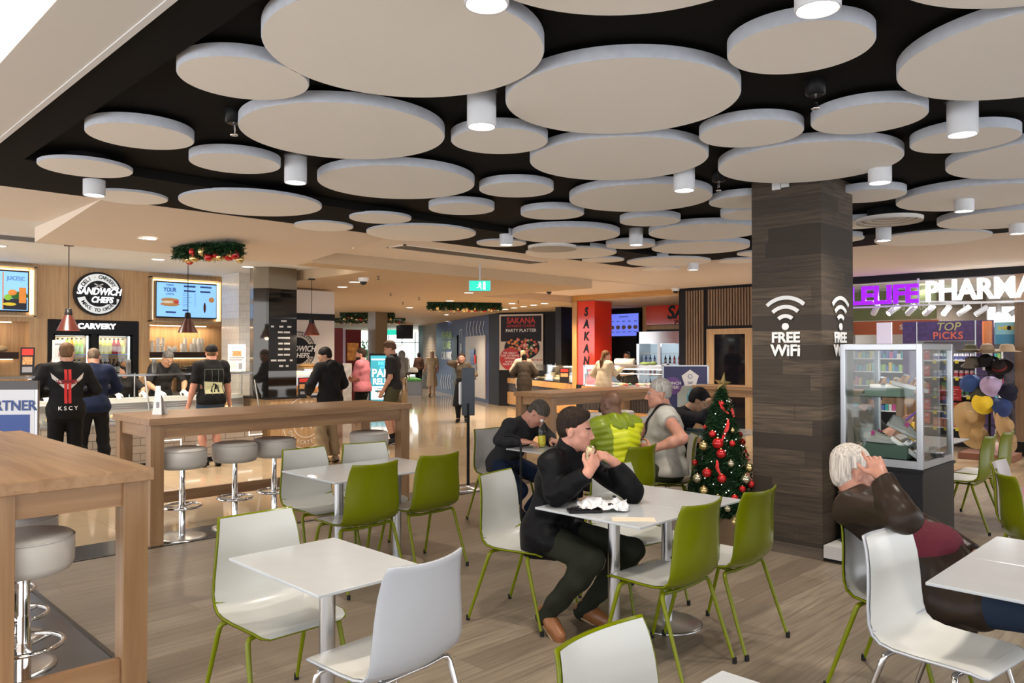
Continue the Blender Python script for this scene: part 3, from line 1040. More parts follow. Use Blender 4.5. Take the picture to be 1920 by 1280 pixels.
# bread basket, menu cards and things on the counters
tag(ob('bread_pack', MB().ell((0, 0, .06), (.1, .2, .06)).ell((0, .15, .05), (.09, .1, .05)), mat('bread_bag', (.5, .35, .2), .3, var=.2), loc=(-13.36, 2.55, 1.593)), 'bagged bread loaves on the dark shelf at the left edge', 'bread')
tag(ob('coffee_machine', MB().box(-13.35, 5.25, .92, -12.95, 5.75, 1.33).box(-13.3, 5.3, 1.33, -13.0, 5.7, 1.36), mat('machine_black', (.02, .02, .022), .25), bevel=.015), 'black coffee machine on the back bench under the cup shelf', 'coffee machine')
tag(ob('back_bench', MB().box(-13.58, 4.82, .86, -12.97, 5.84, .92).box(-13.58, 4.82, 0, -13.0, 5.84, .86), STEEL), 'steel back bench along the shop wall under the cups', 'bench')
tag(ob('wall_oven', MB().box(-13.3, 5.55, .92, -12.97, 5.84, 1.40), mat('oven_white', (.6, .6, .6), .4), bevel=.01), 'small white framed oven beside the tiled white column', 'oven')
struct('wall_tiled', MB().box(-12.95, 5.86, 0, -12.3, 6.25, C_), brick('crackled_white_tile', (.70, .66, .60), (.74, .70, .64), (.6, .56, .5), .12, .12, 'wall', rough=.18, bump=.5, grain=.25, gcol=(.6, .56, .5), gscale=(14, 14, 14)))
struct('wall_shop_end', MB().box(-13.6, 6.35, 0, -12.95, 7.1, C_).box(-13.0, 6.25, 0, -12.3, 6.4, C_), brick('grey_metro_tile', (.28, .26, .24), (.32, .30, .27), (.2, .19, .18), .2, .1, 'wall', rough=.3))

# service counter
FX = -11.08
METRO = brick('beige_metro_brick_tile', (.37, .32, .27), (.42, .365, .31), (.12, .10, .085), .30, .105, 'wall', rough=.42, gap=.005, bump=.35, grain=.2, gcol=(.45, .40, .35), gscale=(12, 12, 12))
CT = thing('service_counter', 'long tiled deli counter with steel rim and glass front', 'counter')
ob('tiled_front', MB().box(-12.0, -.4, .07, FX, 5.66, .62), METRO, CT)
ob('kick_plate', MB().box(-11.95, -.4, 0, FX - .05, 5.66, .07), BLACK, CT)
ob('steel_rim', MB().box(-12.0, -.4, .62, FX + .01, 5.66, .645), STEEL, CT)
ob('work_top', MB().box(-12.0, -.4, .90, -11.72, 5.66, .93).box(-11.74, -.4, .645, -11.72, 5.66, .90), mat('white_cutting_board', (.5, .5, .48), .35), CT)
ob('louvre', MB().box(-11.72, -.4, .80, -11.70, 5.66, .81).box(-11.72, -.4, .83, -11.70, 5.66, .84).box(-11.72, -.4, .86, -11.70, 5.66, .87).box(-11.72, -.4, .77, -11.70, 5.66, .78), STEEL, CT)
g = MB()
g.add([(FX - .02, -.4, .645), (FX - .02, 5.66, .645), (FX - .25, 5.66, 1.29), (FX - .25, -.4, 1.29)], [(0, 1, 2, 3)])
ob('front_glass', g, glass('clear_glass'), CT)
ob('top_glass', MB().box(-11.75, -.4, 1.285, FX - .2, 5.66, 1.297), glass('clear_glass'), CT)
f = MB()
f.box(FX - .27, -.4, 1.26, FX - .23, 5.66, 1.285)
for y in (-.38, 1.6, 4.02, 5.18, 5.64):
    f.tube([(FX - .02, y, .645), (FX - .25, y, 1.27)], .013, 6)
    f.tube([(-11.73, y, .93), (-11.73, y, 1.29)], .010, 6)
ob('glass_frame', f, ALU, CT)
ob('case_light', MB().box(-11.70, -.3, 1.262, -11.66, 5.6, 1.275), LEDW, CT)
lamp('AREA', 'case_lamp', (-11.6, 2.6, 1.25), 8, (1, .93, .8), 5.5, (0, 0, H90), size_y=.1)
# zigzag light line in the tiles
z = MB()
pts = [(4.12, .36), (4.30, .36), (4.30, .46), (4.10, .46)]
def zline(mb, pts, w=.012):
    for (a, b), (c, d) in zip(pts[:-1], pts[1:]):
        mb.box(FX - .005, min(a, c) - w / 2, min(b, d) - w / 2, FX + .004, max(a, c) + w / 2, max(b, d) + w / 2)
zline(z, [(4.44, .60), (4.44, .47), (4.10, .47), (4.10, .355), (4.43, .355), (4.43, .25), (4.78, .25)])
zline(z, [(4.95, .42), (5.45, .42), (5.45, .34), (5.66, .34)])
zline(z, [(5.2, .2), (5.5, .2)])
zline(z, [(2.95, .25), (2.99, .25), (2.99, .42), (3.03, .42)])
ob('light_line', z, mat('light_line_glow', (1, .97, .9), .5, emit=1.0), CT)
# timber end counter with the round deli emblem
HB = wood('herringbone_oak', (.40, .24, .11), (.56, .37, .19), 'z', rough=.4, scale=1.4, stretch=9)
EC = thing('timber_counter', 'timber-faced end counter with a white DELICATESSEN CARVERY emblem', 'counter')
ob('timber_front', MB().box(-12.0, 5.80, .07, FX, 6.96, .86), HB, EC)
ob('counter_top', MB().box(-12.05, 5.72, .86, FX + .02, 7.0, .885), BLACK, EC)
ob('kick_plate', MB().box(-11.95, 5.8, 0, FX - .04, 6.93, .07), BLACK, EC)
T = frameT((FX, 6.42, .465), H90)
e = MB()
ring(e, .405, .415, .003, T, n=60)
ring(e, .23, .24, .003, T, n=48)
for s_ in (1, -1):
    e.prism([(-.10 * s_, -.09), (-.085 * s_, -.10), (.10 * s_, .07), (.07 * s_, .09)], .003, T)
ob('emblem_rings', e, PAINTW, EC)
arctext('| DELICATESSEN |', .32, .085, (FX + .004, 6.42, .465), PAINTW, EC, 178, 362, H90, inward=True)
arctext('CARVERY', .32, .085, (FX + .004, 6.42, .465), PAINTW, EC, 145, 35, H90)
# hot case on the end counter
HC = thing('hot_food_case', 'lit hot food case on the timber end counter', 'food warmer', (-11.5, 6.75, .885))
ob('case_frame', MB().box(-.25, -.28, 0, .25, .28, .03).box(-.25, -.28, .40, .25, .28, .44).box(-.25, -.28, 0, -.22, .28, .44), STEEL, HC, bevel=.004)
ob('case_glass', MB().box(.23, -.28, .03, .235, .28, .40), glass('clear_glass'), HC)
ob('heat_lamp', MB().box(-.1, -.2, .385, .1, .2, .398), mat('amber_glow', (1, .6, .2), .5, emit=5, ecol=(1, .5, .15)), HC)
e = MB()
for k in range(9):
    e.ell((random.uniform(-.12, .15), -.2 + .05 * k, .07 + .04 * (k % 2)), (.05, .05, .045), 8, 6)
ob('fried_food', e, mat('roast_food', (.5, .22, .06), .6, emit=.15, var=.4, vscale=40), HC)
tag(ob('tray_of_buns', MB().box(-.2, -.2, 0, .2, .2, .02).ell((0, 0, .04), (.16, .18, .04)), mat('glazed_bun', (.55, .33, .13), .4), loc=(-11.5, 6.70, 1.326)), 'wooden tray of rolls on top of the hot food case', 'tray')
# black menu column
MC = thing('menu_column', 'black mirror-faced column with the coffee price list', 'column')
poly = [(-11.1, 5.77), (-11.1, 6.25), (-11.55, 6.25), (-11.62, 5.72), (-11.30, 5.62)]
MIR = mat('smoked_mirror', (.06, .055, .05), .04, .9)
ob('mirror_cladding', MB().prism([(x, y) for x, y in poly][::-1], 1.70, None, 0, .885), MIR, MC)
ob('bronze_top', MB().prism([(x * 1.0005 + .004, y) for x, y in poly][::-1], .33, None, 0, 2.585), mat('bronze_panel', (.16, .125, .08), .3, .4), MC)
ob('price_board', MB().box(-11.098, 5.775, 1.30, -11.085, 6.245, 2.12), mat('price_board_black', (.014, .014, .016), .5), MC)
e = MB()
GP = mat('price_strip', (.40, .40, .40), .5)
for k, (rows) in enumerate([[(.42, .62)], [(.05, .15), (.35, .5), (.65, .8)], [(.3, .48), (.52, .75)], [(.3, .75)], [(.32, .48), (.53, .75)], [(.32, .48), (.53, .75)], [(.3, .48), (.52, .75)], [(.05, .25), (.3, .6), (.75, .85)], [(.35, .5), (.6, .7)]]):
    z = 2.08 - k * .088
    for a, b_ in rows:
        e.box(-11.085, 5.78 + a * .46, z - .014, -11.083, 5.78 + b_ * .46, z + .014)
ob('price_strips', e, GP, MC)
r = screen('menu_screen', 'narrow blue screen seen between the white tiled column and the black menu column', 6.25, 6.62, 2.12, 2.68, x=-12.28)
e = thing('coffee_poster', 'black COFFEE poster with a takeaway cup beside the menu column', 'poster')
ob('poster_sheet', MB().box(-12.29, 6.27, 1.55, -12.26, 6.62, 2.02), BOARD, e)
text('MAKE', .06, (-12.255, 6.40, 1.93), GP, e, H90)
text('COFFEE', .075, (-12.255, 6.40, 1.84), GP, e, H90, off=.002)
ob('cup_picture', MB().lathe([(.035, 0), (.05, .12), (.053, .125)], 14, (-12.235, 6.40, 1.58)), mat('cup_print', (.6, .55, .5), .5), e)
# menu stands on the glass counter
def card(name, lab, x, y, z, w, h, rz, mface, mback=None, tilt=.12, extra=None, cat='menu card'):
    root = thing(name, lab, cat, (x, y, z), rz)
    T = Matrix.Rotation(-tilt, 4, 'X')
    ob('card_face', MB().box(-w / 2, -.004, 0, w / 2, .004, h, T=T), mface, root)
    ob('card_foot', MB().box(-w / 2, -.01, 0, w / 2, .09, .006), mback or mface, root)
    if extra:
        e = MB()
        for (a, b_, c, d, mi) in extra[0]:
            e.box(a * w, -.006, b_ * h, c * w, -.004, d * h, mi, T=T)
        ob('card_print', e, extra[1], root)
    return root
GREYP = mat('print_grey', (.25, .25, .27), .6)
FOODP = mat('print_food', (.5, .25, .10), .6, var=.5, vscale=60)
card('menu_card', 'black loyalty card stand with red heading on the glass counter', -11.5, 2.62, 1.297, .16, .36, math.radians(65), BOARD, None, .08, ([(-.4, .72, .4, .95, 0), (-.35, .38, .35, .66, 1), (-.35, .1, .35, .3, 2)], [REDM, FOODP, GREYP]))
card('menu_card', 'tall white menu stand with a food picture on the glass counter', -11.5, 2.98, 1.297, .15, .46, math.radians(60), mat('card_white', (.72, .70, .68), .5), None, .02, ([(-.3, .85, .3, .9, 0), (-.3, .45, .3, .78, 2), (-.35, .05, .35, .35, 1)], [GREYP, FOODP, mat('print_pale', (.55, .54, .53), .6)]))
card('menu_board', 'white catering board with a burger picture standing on the glass counter', -11.5, 5.45, 1.297, .26, .42, math.radians(66), mat('card_white', (.72, .70, .68), .5), None, .04, ([(-.3, .82, .3, .93, 2), (-.25, .56, .25, .75, 1), (-.42, .48, .42, .52, 0), (-.42, .40, .3, .44, 0), (-.42, .08, -.02, .34, 3), (.1, .08, .3, .3, 0)], [GREYP, FOODP, mat('print_sky', (.35, .65, .85), .6), mat('print_pale', (.55, .54, .53), .6)]))
card('menu_card', 'small black catering card on the end counter by the hot case', -11.15, 6.42, .885, .20, .30, math.radians(80), BOARD, None, .05, ([(-.4, .75, .4, .95, 0), (-.4, .4, .4, .65, 1), (-.35, .1, .35, .25, 2)], [REDM, FOODP, GREYP]))
card('menu_card', 'pale drinks card standing on top of the hot food case', -11.4, 6.98, 1.326, .15, .34, math.radians(70), mat('card_white', (.72, .70, .68), .5), None, .02, ([(-.3, .4, .3, .7, 0)], [FOODP]))
# food in the case
def tray(x, y, lab, cols, n, w=.30, dpt=.34, grp='food trays in the deli counter'):
    root = thing('food_tray', lab, 'tray', (x, y, .646), 0, grp)
    ob('steel_tray', MB().box(-dpt / 2, -w / 2, 0, dpt / 2, w / 2, .05), mat('tray_steel', (.5, .5, .5), .3, .8), root, bevel=.004)
    e = MB()
    ms = []
    for i in range(n):
        a, b_ = random.uniform(-dpt / 2 + .05, dpt / 2 - .05), random.uniform(-w / 2 + .04, w / 2 - .04)
        r_ = random.uniform(.03, .05)
        e.ell((a, b_, .05 + random.uniform(0, .03)), (r_, r_ * random.uniform(.8, 1.3), r_ * .7), 9, 6, mi=i % len(cols))
    fo = ob('food_pile', e, [mat('food_%02d%02d%02d' % tuple(int(c * 99) for c in c_), c_, .5, var=.25, vscale=50) for c_ in cols], root)
    fo['kind'] = 'stuff'
YEL, BUN, TOM, LET, HAM, EGG = (.75, .55, .12), (.60, .40, .17), (.6, .08, .04), (.12, .3, .05), (.65, .3, .22), (.75, .65, .4)
tray(-11.35, 2.55, 'tray of yellow filled rolls nearest the blue banner', [YEL, BUN, LET], 12)
tray(-11.35, 2.95, 'tray of rolls and tomato left of the man in the winged black shirt', [BUN, TOM, YEL], 12)
tray(-11.35, 3.75, 'tray of long filled baguettes beside the navy-clad man', [BUN, BUN, HAM], 12)
tray(-11.35, 4.12, 'tray of pink ham behind the corner of the high timber table', [HAM, EGG], 10)
tray(-11.35, 4.9, 'tray of sliced yellow cheese and tomato right of the table sign', [YEL, TOM], 12)
tray(-11.35, 5.25, 'tray of white bread rounds right of the man in the cap', [EGG, BUN], 10)
# cupcakes tub on the rim near the end
root = thing('cake_tub', 'white tub heaped with iced cones and cakes right of the man in the cap', 'tub', (-11.16, 5.12, .645))
ob('tub', MB().box(-.10, -.17, 0, .10, .17, .10), PAINTW, root, bevel=.01)
e = MB()
for i in range(16):
    e.ell((random.uniform(-.07, .07), random.uniform(-.14, .14), .12 + .06 * (i % 3)), (.035, .035, .04), 9, 7, mi=i % 3)
o = ob('iced_cakes', e, [mat('icing_cream', (.75, .65, .45), .5), mat('icing_orange', (.65, .35, .15), .5), mat('icing_white', (.7, .7, .65), .5)], root)
o['kind'] = 'stuff'
# pepper mills on the counter
for y, lab in ((4.19, 'pepper grinder in front of the grey-haired shop worker'), (3.84, 'tall clear shaker by the fridge light on the counter')):
    tag(ob('grinder', MB().lathe([(.03, 0), (.03, .13), (.033, .135), (.033, .19), (.02, .2)], 14), mat('grinder_dark', (.1, .1, .1), .2), loc=(-11.45, y, 1.297)), lab, 'grinder')

# pendants
def pendant(x, y, ztop, lab):
    root = thing('pendant_lamp', lab, 'pendant lamp', (x, y, 0))
    ob('lamp_shade', MB().lathe([(.032, 2.12), (.038, 2.0)][::-1] and [(.130, 1.86), (.128, 1.862), (.045, 2.05), (.040, 2.055)], 32, cap=False), [mat('oxblood_enamel', (.065, .014, .010), .3)], root)
    ob('lamp_cap', MB().lathe([(.046, 2.05), (.034, 2.13), (.012, 2.135)], 20), BLACK, root)
    ob('cord', MB().tube([(0, 0, 2.13), (0, 0, ztop)], .005, 6), BLACK, root)
    ob('ceiling_rose', MB().lathe([(.055, ztop - .02), (.055, ztop)], 20), BLACK, root)
    ob('bulb', MB().ell((0, 0, 1.92), .035, 12, 8), LEDW, root)
    lamp('POINT', 'pendant_glow', (x, y, 1.88), 6, (1, .8, .55), .04)
pendant(-10.55, 2.84, C_, 'oxblood pendant lamp hanging in front of the CARVERY header')
pendant(-10.55, 4.30, C_, 'oxblood pendant lamp hanging in front of the MAKE YOUR OWN screen')
pendant(-10.90, 6.40, CL, 'oxblood pendant lamp hanging before the white SANDWICH CHEFS wall')

# ceiling garlands with baubles
PINE = mat('pine_needles', (.010, .035, .012), .6)
PINE2 = mat('pine_needle_tips', (.03, .09, .03), .55)
GOLD = mat('gold_bauble', (.72, .55, .25), .22, .85)
REDB = mat('red_bauble', (.50, .01, .012), .18, .3, coat=.5)


def needles(mb, c, n, ln, w=.004, down=.3, mi=(0, 1)):
    for k in range(n):
        d = Vector((random.gauss(0, 1), random.gauss(0, 1), random.gauss(0, 1) - down)).normalized()
        s_ = d.cross(Vector((random.random(), random.random(), random.random()))).normalized() * w
        p = Vector(c)
        q = p + d * ln * random.uniform(.6, 1.1)
        mb.add([p - s_, p + s_, q + s_ * .3, q - s_ * .3], [(0, 1, 2, 3)], mi[k % 4 == 0])


def garland(x, y, z, L, wd, rz, lab, nb=22, dens=900, thick=.16):
    root = thing('ceiling_garland', lab, 'garland', (x, y, z), rz)
    e = MB()
    for k in range(dens):
        u = random.uniform(-1, 1)
        e_ = math.sqrt(max(0, 1 - u * u)) * .6 + .4
        v_ = random.uniform(-1, 1) * e_
        needles(e, (u * L / 2, v_ * wd / 2, -random.uniform(0.02, thick)), 7, .07, .007)
    e.box(-L / 2, -wd * .3, -.03, L / 2, wd * .3, 0)
    o = ob('pine_foliage', e, [PINE, PINE2], root)
    o['kind'] = 'stuff'
    for k in range(nb):
        u = (k + .5) / nb * 2 - 1
        r_ = random.uniform(.035, .06)
        b_ = MB().ell((0, 0, 0), r_, 14, 10)
        ob('bauble', b_, GOLD if k % 3 != 1 else REDB, root, loc=(u * L / 2 * .93, random.uniform(-.45, .45) * wd, -thick - random.uniform(-.03, .04)), label='red bauble' if k % 3 == 1 else 'gold bauble')


garland(-8.60, 3.74, 2.81, .84, .38, math.radians(22), 'nearest ceiling garland with red and gold baubles over the deli', 26, 1100, .12)
garland(-13.7, 12.1, CL, 1.75, .5, math.radians(55), 'ceiling garland of dark pine and baubles in the middle of the mall', 24)
garland(-19.3, 13.2, CL, 1.6, .5, math.radians(50), 'ceiling garland crossing behind the square pillar, upper one', 12, 500)
garland(-22.5, 15.4, CL, 2.6, .6, math.radians(45), 'ceiling garland crossing behind the square pillar, lower one', 14, 500)

# blue banner at left edge
root = thing('pull_up_banner', 'framed banner stand with blue panel reading PARTNER at the left edge', 'banner', (-8.35, 1.72, 0), math.radians(52))
ob('frame', MB().box(-.38, -.02, .05, .30, .02, 1.33).box(-.38, -.15, 0, .30, .15, .05), ALU, root, bevel=.006)
ob('sheet', MB().box(-.355, -.024, .1, .275, -.02, 1.25), mat('banner_sheet', (.70, .71, .75), .4), root)
ob('blue_panel', MB().box(-.355, -.027, .1, .235, -.024, 1.02), mat('banner_blue', (.03, .07, .28), .4), root)
ob('dark_header', MB().box(-.38, -.024, 1.25, .30, .02, 1.33), mat('banner_head', (.08, .07, .07), .4), root)
text('PARTNER', .13, (.04, -.029, 1.10), mat('banner_navy', (.04, .08, .25), .5), root, off=.003, sx=.9)
text('us', .085, (-.03, -.03, .86), mat('banner_gold', (.65, .42, .15), .5), root)
text('over', .085, (-.05, -.03, .76), mat('banner_gold', (.65, .42, .15), .5), root)
# ================================================================== THE MALL BEYOND
def seg_at(p, q, px):
    """point of the plan line p-q that lies in the direction of picture column px"""
    r_ = (px - 960) / FPX
    k = (1 - r_) / (1 + r_)              # |X| = k * Y   with X negative
    # p + t (q-p):  -(X) = k Y
    dx, dy = q[0] - p[0], q[1] - p[1]
    t = -(p[0] + k * p[1]) / (dx + k * dy)
    return (p[0] + dx * t, p[1] + dy * t)


def zat(py, p):
    d = (p[1] - p[0]) * .70710678
    return EYE + d * (659 - py) / FPX


def wallseg(mb, p, q, z0, z1, th=.2, mi=0):
    d = Vector((q[0] - p[0], q[1] - p[1], 0)).normalized()
    n = Vector((-d.y, d.x, 0)) * th          # away from the viewer when p is left of q
    v = [(p[0], p[1], z0), (q[0], q[1], z0), (q[0] + n.x, q[1] + n.y, z0), (p[0] + n.x, p[1] + n.y, z0)]
    v += [(a, b, z1) for a, b, _ in v]
    mb.add(v, [(3, 2, 1, 0), (4, 5, 6, 7), (0, 1, 5, 4), (1, 2, 6, 5), (2, 3, 7, 6), (3, 0, 4, 7)], mi)
    return mb


A, B, Cc, D_, E_ = (-16.5, 15.95), (-17.4, 16.38), (-24.6, 20.2), (-27.0, 21.4), (-27.9, 21.85)
G_ = (-14.4, 16.75)
struct('wall_dark', wallseg(MB(), B, A, 0, CL), mat('charcoal_wall', (.014, .013, .015), .45))
struct('wall_blue', wallseg(MB(), Cc, B, 0, CL), mat('slate_blue_wall', (.022, .03, .10), .4))
struct('wall_slatted', wallseg(MB(), D_, Cc, 0, CL), brick('upright_grey_boards', (.20, .16, .12), (.27, .22, .17), (.08, .06, .05), 3, .14, 'wall', rough=.6))
struct('wall_dark_end', wallseg(MB(), E_, D_, 0, CL).box(-36, 21.85, 0, -27.9, 22.3, CL) and wallseg(MB(), E_, D_, 0, CL), mat('charcoal_wall', (.014, .013, .015), .45))
struct('baseboard_blue', wallseg(MB(), Cc, A, 0, .12, .15), BLACK)
rzb = math.atan2(B[1] - Cc[1], B[0] - Cc[0])


def onblue(px, off=.02):
    p = seg_at(Cc, B, px)
    n = Vector((-(B[1] - Cc[1]), B[0] - Cc[0], 0)).normalized() * -off
    return (p[0] + n.x, p[1] + n.y)


VINW = mat('wall_graphic_white', (.62, .62, .62), .5)
g = thing('car_park_graphic', 'wall graphic PRAHRAN SQUARE CAR PARK with chevrons on the blue wall', 'wall graphic')
p = onblue(838)
for i, (s_, mm) in enumerate((('PRAHRAN', mat('graphic_green', (.30, .42, .18), .5)), ('SQUARE', mat('graphic_green', (.30, .42, .18), .5)), ('CAR PARK', VINW))):
    text(s_, .42, (p[0], p[1], zat((629, 647, 667)[i], p)), mm, g, rzb, sx=.95, off=.006)
def chevrons(pxs, y0, y1):
    e = MB()
    for px in pxs:
        p = onblue(px)
        za, zb = zat(y0, p), zat(y1, p)
        T = frameT((p[0], p[1], (za + zb) / 2), rzb)
        h = abs(za - zb) / 2
        w = .045
        e.prism([(.10, h), (.10 + w, h), (-.08 + w, 0), (.10 + w, -h), (.10, -h), (-.08, 0)], .004, T)
    return e
ob('chevrons', chevrons([876 + 6.2 * k for k in range(6)], 602, 630), VINW, g)
ob('lower_chevrons', chevrons([828 + 4.2 * k for k in range(6)], 702, 728), VINW, g)
p = onblue(865)
e = MB()
T = frameT((p[0], p[1], zat(645, p)), rzb)
for a, b_, c, d in ((-.15, .50, .15, .53), (-.17, -.5, -.14, .5), (.14, -.5, .17, .5)):
    e.prism([(a, b_), (c, b_), (c, d), (a, d)], .004, T)
ob('parking_frame', e, VINW, g)
text('P', .6, (p[0], p[1], zat(656, p)), VINW, g, rzb, sx=.6, off=.01)
# dark recess beside the payment machine
p0, p1 = seg_at(Cc, B, 849), seg_at(Cc, B, 858)
tag(ob('lift_doorway', wallseg(MB(), (p0[0] + .03, p0[1] - .06), (p1[0] + .03, p1[1] - .06), 0, zat(629, p0), .05), BLACK), 'tall dark doorway recess in the blue wall behind the woman on the phone', 'doorway')
g = thing('payment_panel', 'pale ticket payment panel in the blue wall with a small blue screen', 'payment machine')
p0, p1 = seg_at(Cc, B, 874), seg_at(Cc, B, 911)
ob('panel', wallseg(MB(), (p0[0] + .02, p0[1] - .05), (p1[0] + .02, p1[1] - .05), .12, 2.12, .05), mat('panel_beige', (.52, .46, .40), .45), g)
p = onblue(890, .07)
T = frameT((p[0], p[1], 0), rzb)
e = MB()
e.prism([(-.32, 1.16), (.28, 1.16), (.28, 1.68), (-.32, 1.68)], .02, T)
ob('screen', e, mat('pay_screen', (.02, .03, .14), .2, emit=.05), g)
e = MB()
for y in (1.1, 1.72):
    e.prism([(-.5, y), (.55, y), (.55, y + .006), (-.5, y + .006)], .012, T)
e.prism([(.36, .98), (.48, .98), (.48, 1.2), (.36, 1.2)], .03, T)
ob('panel_joints', e, GREYP, g)
ob('ticket_slot', MB().prism([(.33, 1.22), (.43, 1.22), (.43, 1.5), (.33, 1.5)], .04, T), REDM, g)
text('HERE', .26, (p[0] + .05, p[1], .78), mat('graphic_navy', (.02, .03, .09), .5), g, rzb, off=.006)

# poster wall
struct('wall_poster', wallseg(MB(), A, G_, 0, CL), mat('charcoal_wall', (.014, .013, .015), .45))
rzp = math.atan2(G_[1] - A[1], G_[0] - A[0])
pc = seg_at(A, G_, 978)
nx, ny = math.sin(rzp), -math.cos(rzp)
g = thing('party_platter_poster', 'large SAKANA party platter poster with a sushi plate and red circle', 'poster', (pc[0] + nx * .02, pc[1] + ny * .02, 0), rzp)
PW, P0, P1 = .70, 1.06, 2.70
ob('poster_board', MB().box(-PW, -.03, P0, PW, 0, P1), mat('poster_white', (.58, .52, .46), .5), g)
ob('black_field', MB().box(-PW + .05, -.034, 1.90, PW - .05, -.03, 2.65), mat('poster_black', (.02, .018, .025), .4), g)
text('SAKANA', .24, (0, -.037, 2.51), mat('poster_red', (.45, .03, .03), .5), g, off=.006, sx=.98)
text('JAPANESE CUISINE', .11, (0, -.037, 2.355), mat('poster_red', (.45, .03, .03), .5), g)
text('PARTY PLATTER', .135, (0, -.037, 2.22), PAINTW, g, off=.001)
T = frameT((.03, -.036, 1.72))
e = MB()
e.prism([(.56 * math.cos(a * math.pi / 24), .36 * math.sin(a * math.pi / 24)) for a in range(48)], .004, T)
ob('platter', e, BLACK, g)
e = MB()
for k in range(110):
    a, q = random.uniform(0, 6.28), math.sqrt(random.random())
    x, z = .5 * q * math.cos(a), .31 * q * math.sin(a)
    mi = 0 if x < -.15 else (1 if random.random() < .6 else (2 if random.random() < .5 else 3))
    e.ell((.03 + x, -.045, 1.72 + z), (.045, .008, .035), 8, 5, mi=mi)
o = ob('sushi_pieces', e, [mat('sushi_orange', (.65, .22, .08), .5), mat('sushi_salmon', (.65, .14, .10), .5), mat('sushi_green', (.08, .18, .05), .5), mat('sushi_rice', (.65, .55, .48), .5)], g)
o['kind'] = 'stuff'
T = frameT((-.34, -.05, 1.39))
ob('red_circle', MB().prism(circ(.33, 40), .006, T), mat('circle_red', (.42, .025, .03), .5), g)
for i, s_ in enumerate(('ASK ABOUT', 'OUR CATERING', 'OPTIONS', 'ALWAYS', 'MADE FRESH')):
    text(s_, .082, (-.34, -.059, 1.56 - i * .078 - (.02 if i > 2 else 0)), PAINTW, g)
text('ORDER NOW', .09, (.42, -.036, 1.36), mat('poster_red', (.45, .03, .03), .5), g)
# dark tiled stretch and amber post right of the poster
struct('wall_tiled_dark', wallseg(MB(), G_, (-12.6, 17.2), 0, CL), brick('black_gloss_tile', (.012, .011, .012), (.018, .016, .016), (.03, .027, .025), .3, .15, 'wall', rough=.12, bump=.2))

# SAKANA stall
SY = 13.9
REDG = mat('gloss_red_panel', (.62, .035, .018), .12, coat=.3)
g = thing('red_sign_column', 'glossy red column with SAKANA written downwards in black', 'sign column')
ob('red_cladding', MB().box(-11.72, SY, .83, -11.21, 14.54, 2.78), REDG, g)
ob('timber_edge', MB().box(-11.86, SY - .03, .0, -11.725, 14.54, 2.80), AMBERZ, g)
ob('plinth', MB().box(-11.74, SY - .03, 0, -11.20, 14.54, .83), BLACK, g)
for i, ch in enumerate('SAKANA'):
    text(ch, .27, (-11.46, SY - .004, 2.52 - i * .285), BLACK, g, off=.012, sx=.85, shear=.15)
g = thing('stall_fascia', 'amber timber fascia beam over the red column and stall', 'beam')
ob('beam', MB().box(-11.86, SY - .02, 2.80, -8.95, SY + .35, 2.92), AMBER, g)
struct('ceiling_stall', MB().box(-12.6, SY + .35, 2.90, -8.6, 17.4, 3.0), mat('stall_ceiling', (.45, .25, .25), .5))
struct('wall_stall', MB().box(-13.4, 16.8, 0, -7.2, 17.0, 2.95).box(-13.4, 15, 0, -13.2, 16.8, 2.95), mat('stall_black', (.015, .013, .013), .3))
m_ = MB()
m_.box(-11.86, 16.7, 0, -11.74, 16.8, 2.9).box(-11.74, 16.7, 2.17, -8.6, 16.8, 2.28).box(-13.2, 16.7, 2.80, -8.6, 16.8, 2.9)
tag(ob('timber_surround', m_, AMBERZ), 'amber timber frame on the stall back wall around the red sign', 'frame')
g = thing('stall_menu_screen', 'blue stall menu screen with four dishes above the bald stall worker', 'screen')
ob('case', MB().box(-12.95, 16.62, 1.98, -11.9, 16.7, 2.65), BLACK, g)
ob('display', MB().box(-12.9, 16.61, 2.02, -11.93, 16.62, 2.61), mat('screen_violet_glow', (.2, .25, .9), .3, emit=.42, ecol=(.14, .20, .85)), g)
e = MB()
for k in range(5):
    e.ell((-12.78 + k * .19, 16.605, 2.25), (.07, .006, .055), 10, 6, mi=0)
    e.box(-12.84 + k * .19, 16.606, 2.12, -12.72 + k * .19, 16.608, 2.135, 1)
    e.box(-12.83 + k * .19, 16.606, 2.40, -12.74 + k * .19, 16.608, 2.42, 1)
e.box(-12.55, 16.606, 2.52, -12.25, 16.608, 2.54, 1)
ob('dish_pictures', e, [mat('dish_dark', (.15, .10, .10), .5, emit=.1, var=.6, vscale=40), SCRDK], g)
g = thing('stall_sign', 'wide red SAKANA JAPANESE CUISINE sign on the stall back wall', 'sign')
ob('panel', MB().box(-11.7, 16.62, 2.29, -8.8, 16.7, 2.80), REDG, g)
text('SAKANA', .46, (-10.15, 16.61, 2.58), BLACK, g, off=.014, shear=.15)
text('JAPANESE CUISINE', .14, (-10.25, 16.61, 2.35), BLACK, g)
g = thing('stall_fridge', 'steel topped glass door drinks fridge inside the red stall', 'fridge')
ob('cabinet', MB().box(-11.55, 16.0, 0, -10.2, 16.1, .3).box(-11.55, 16.0, 1.80, -10.2, 16.6, 2.10).box(-11.55, 16.0, 0, -11.47, 16.6, 2.1).box(-10.28, 16.0, 0, -10.2, 16.6, 2.1).box(-10.92, 16.0, .3, -10.83, 16.05, 1.8).box(-11.55, 16.55, 0, -10.2, 16.6, 2.1), STEEL, g)
ob('lit_back', MB().box(-11.47, 16.5, .3, -10.28, 16.53, 1.8), mat('fridge_lit', (.6, .75, .85), .5, emit=.2), g)
for y in (.7, 1.0, 1.3, 1.55):
    ob('shelf', MB().box(-11.47, 16.1, y, -10.28, 16.5, y + .015), PAINTW, g)
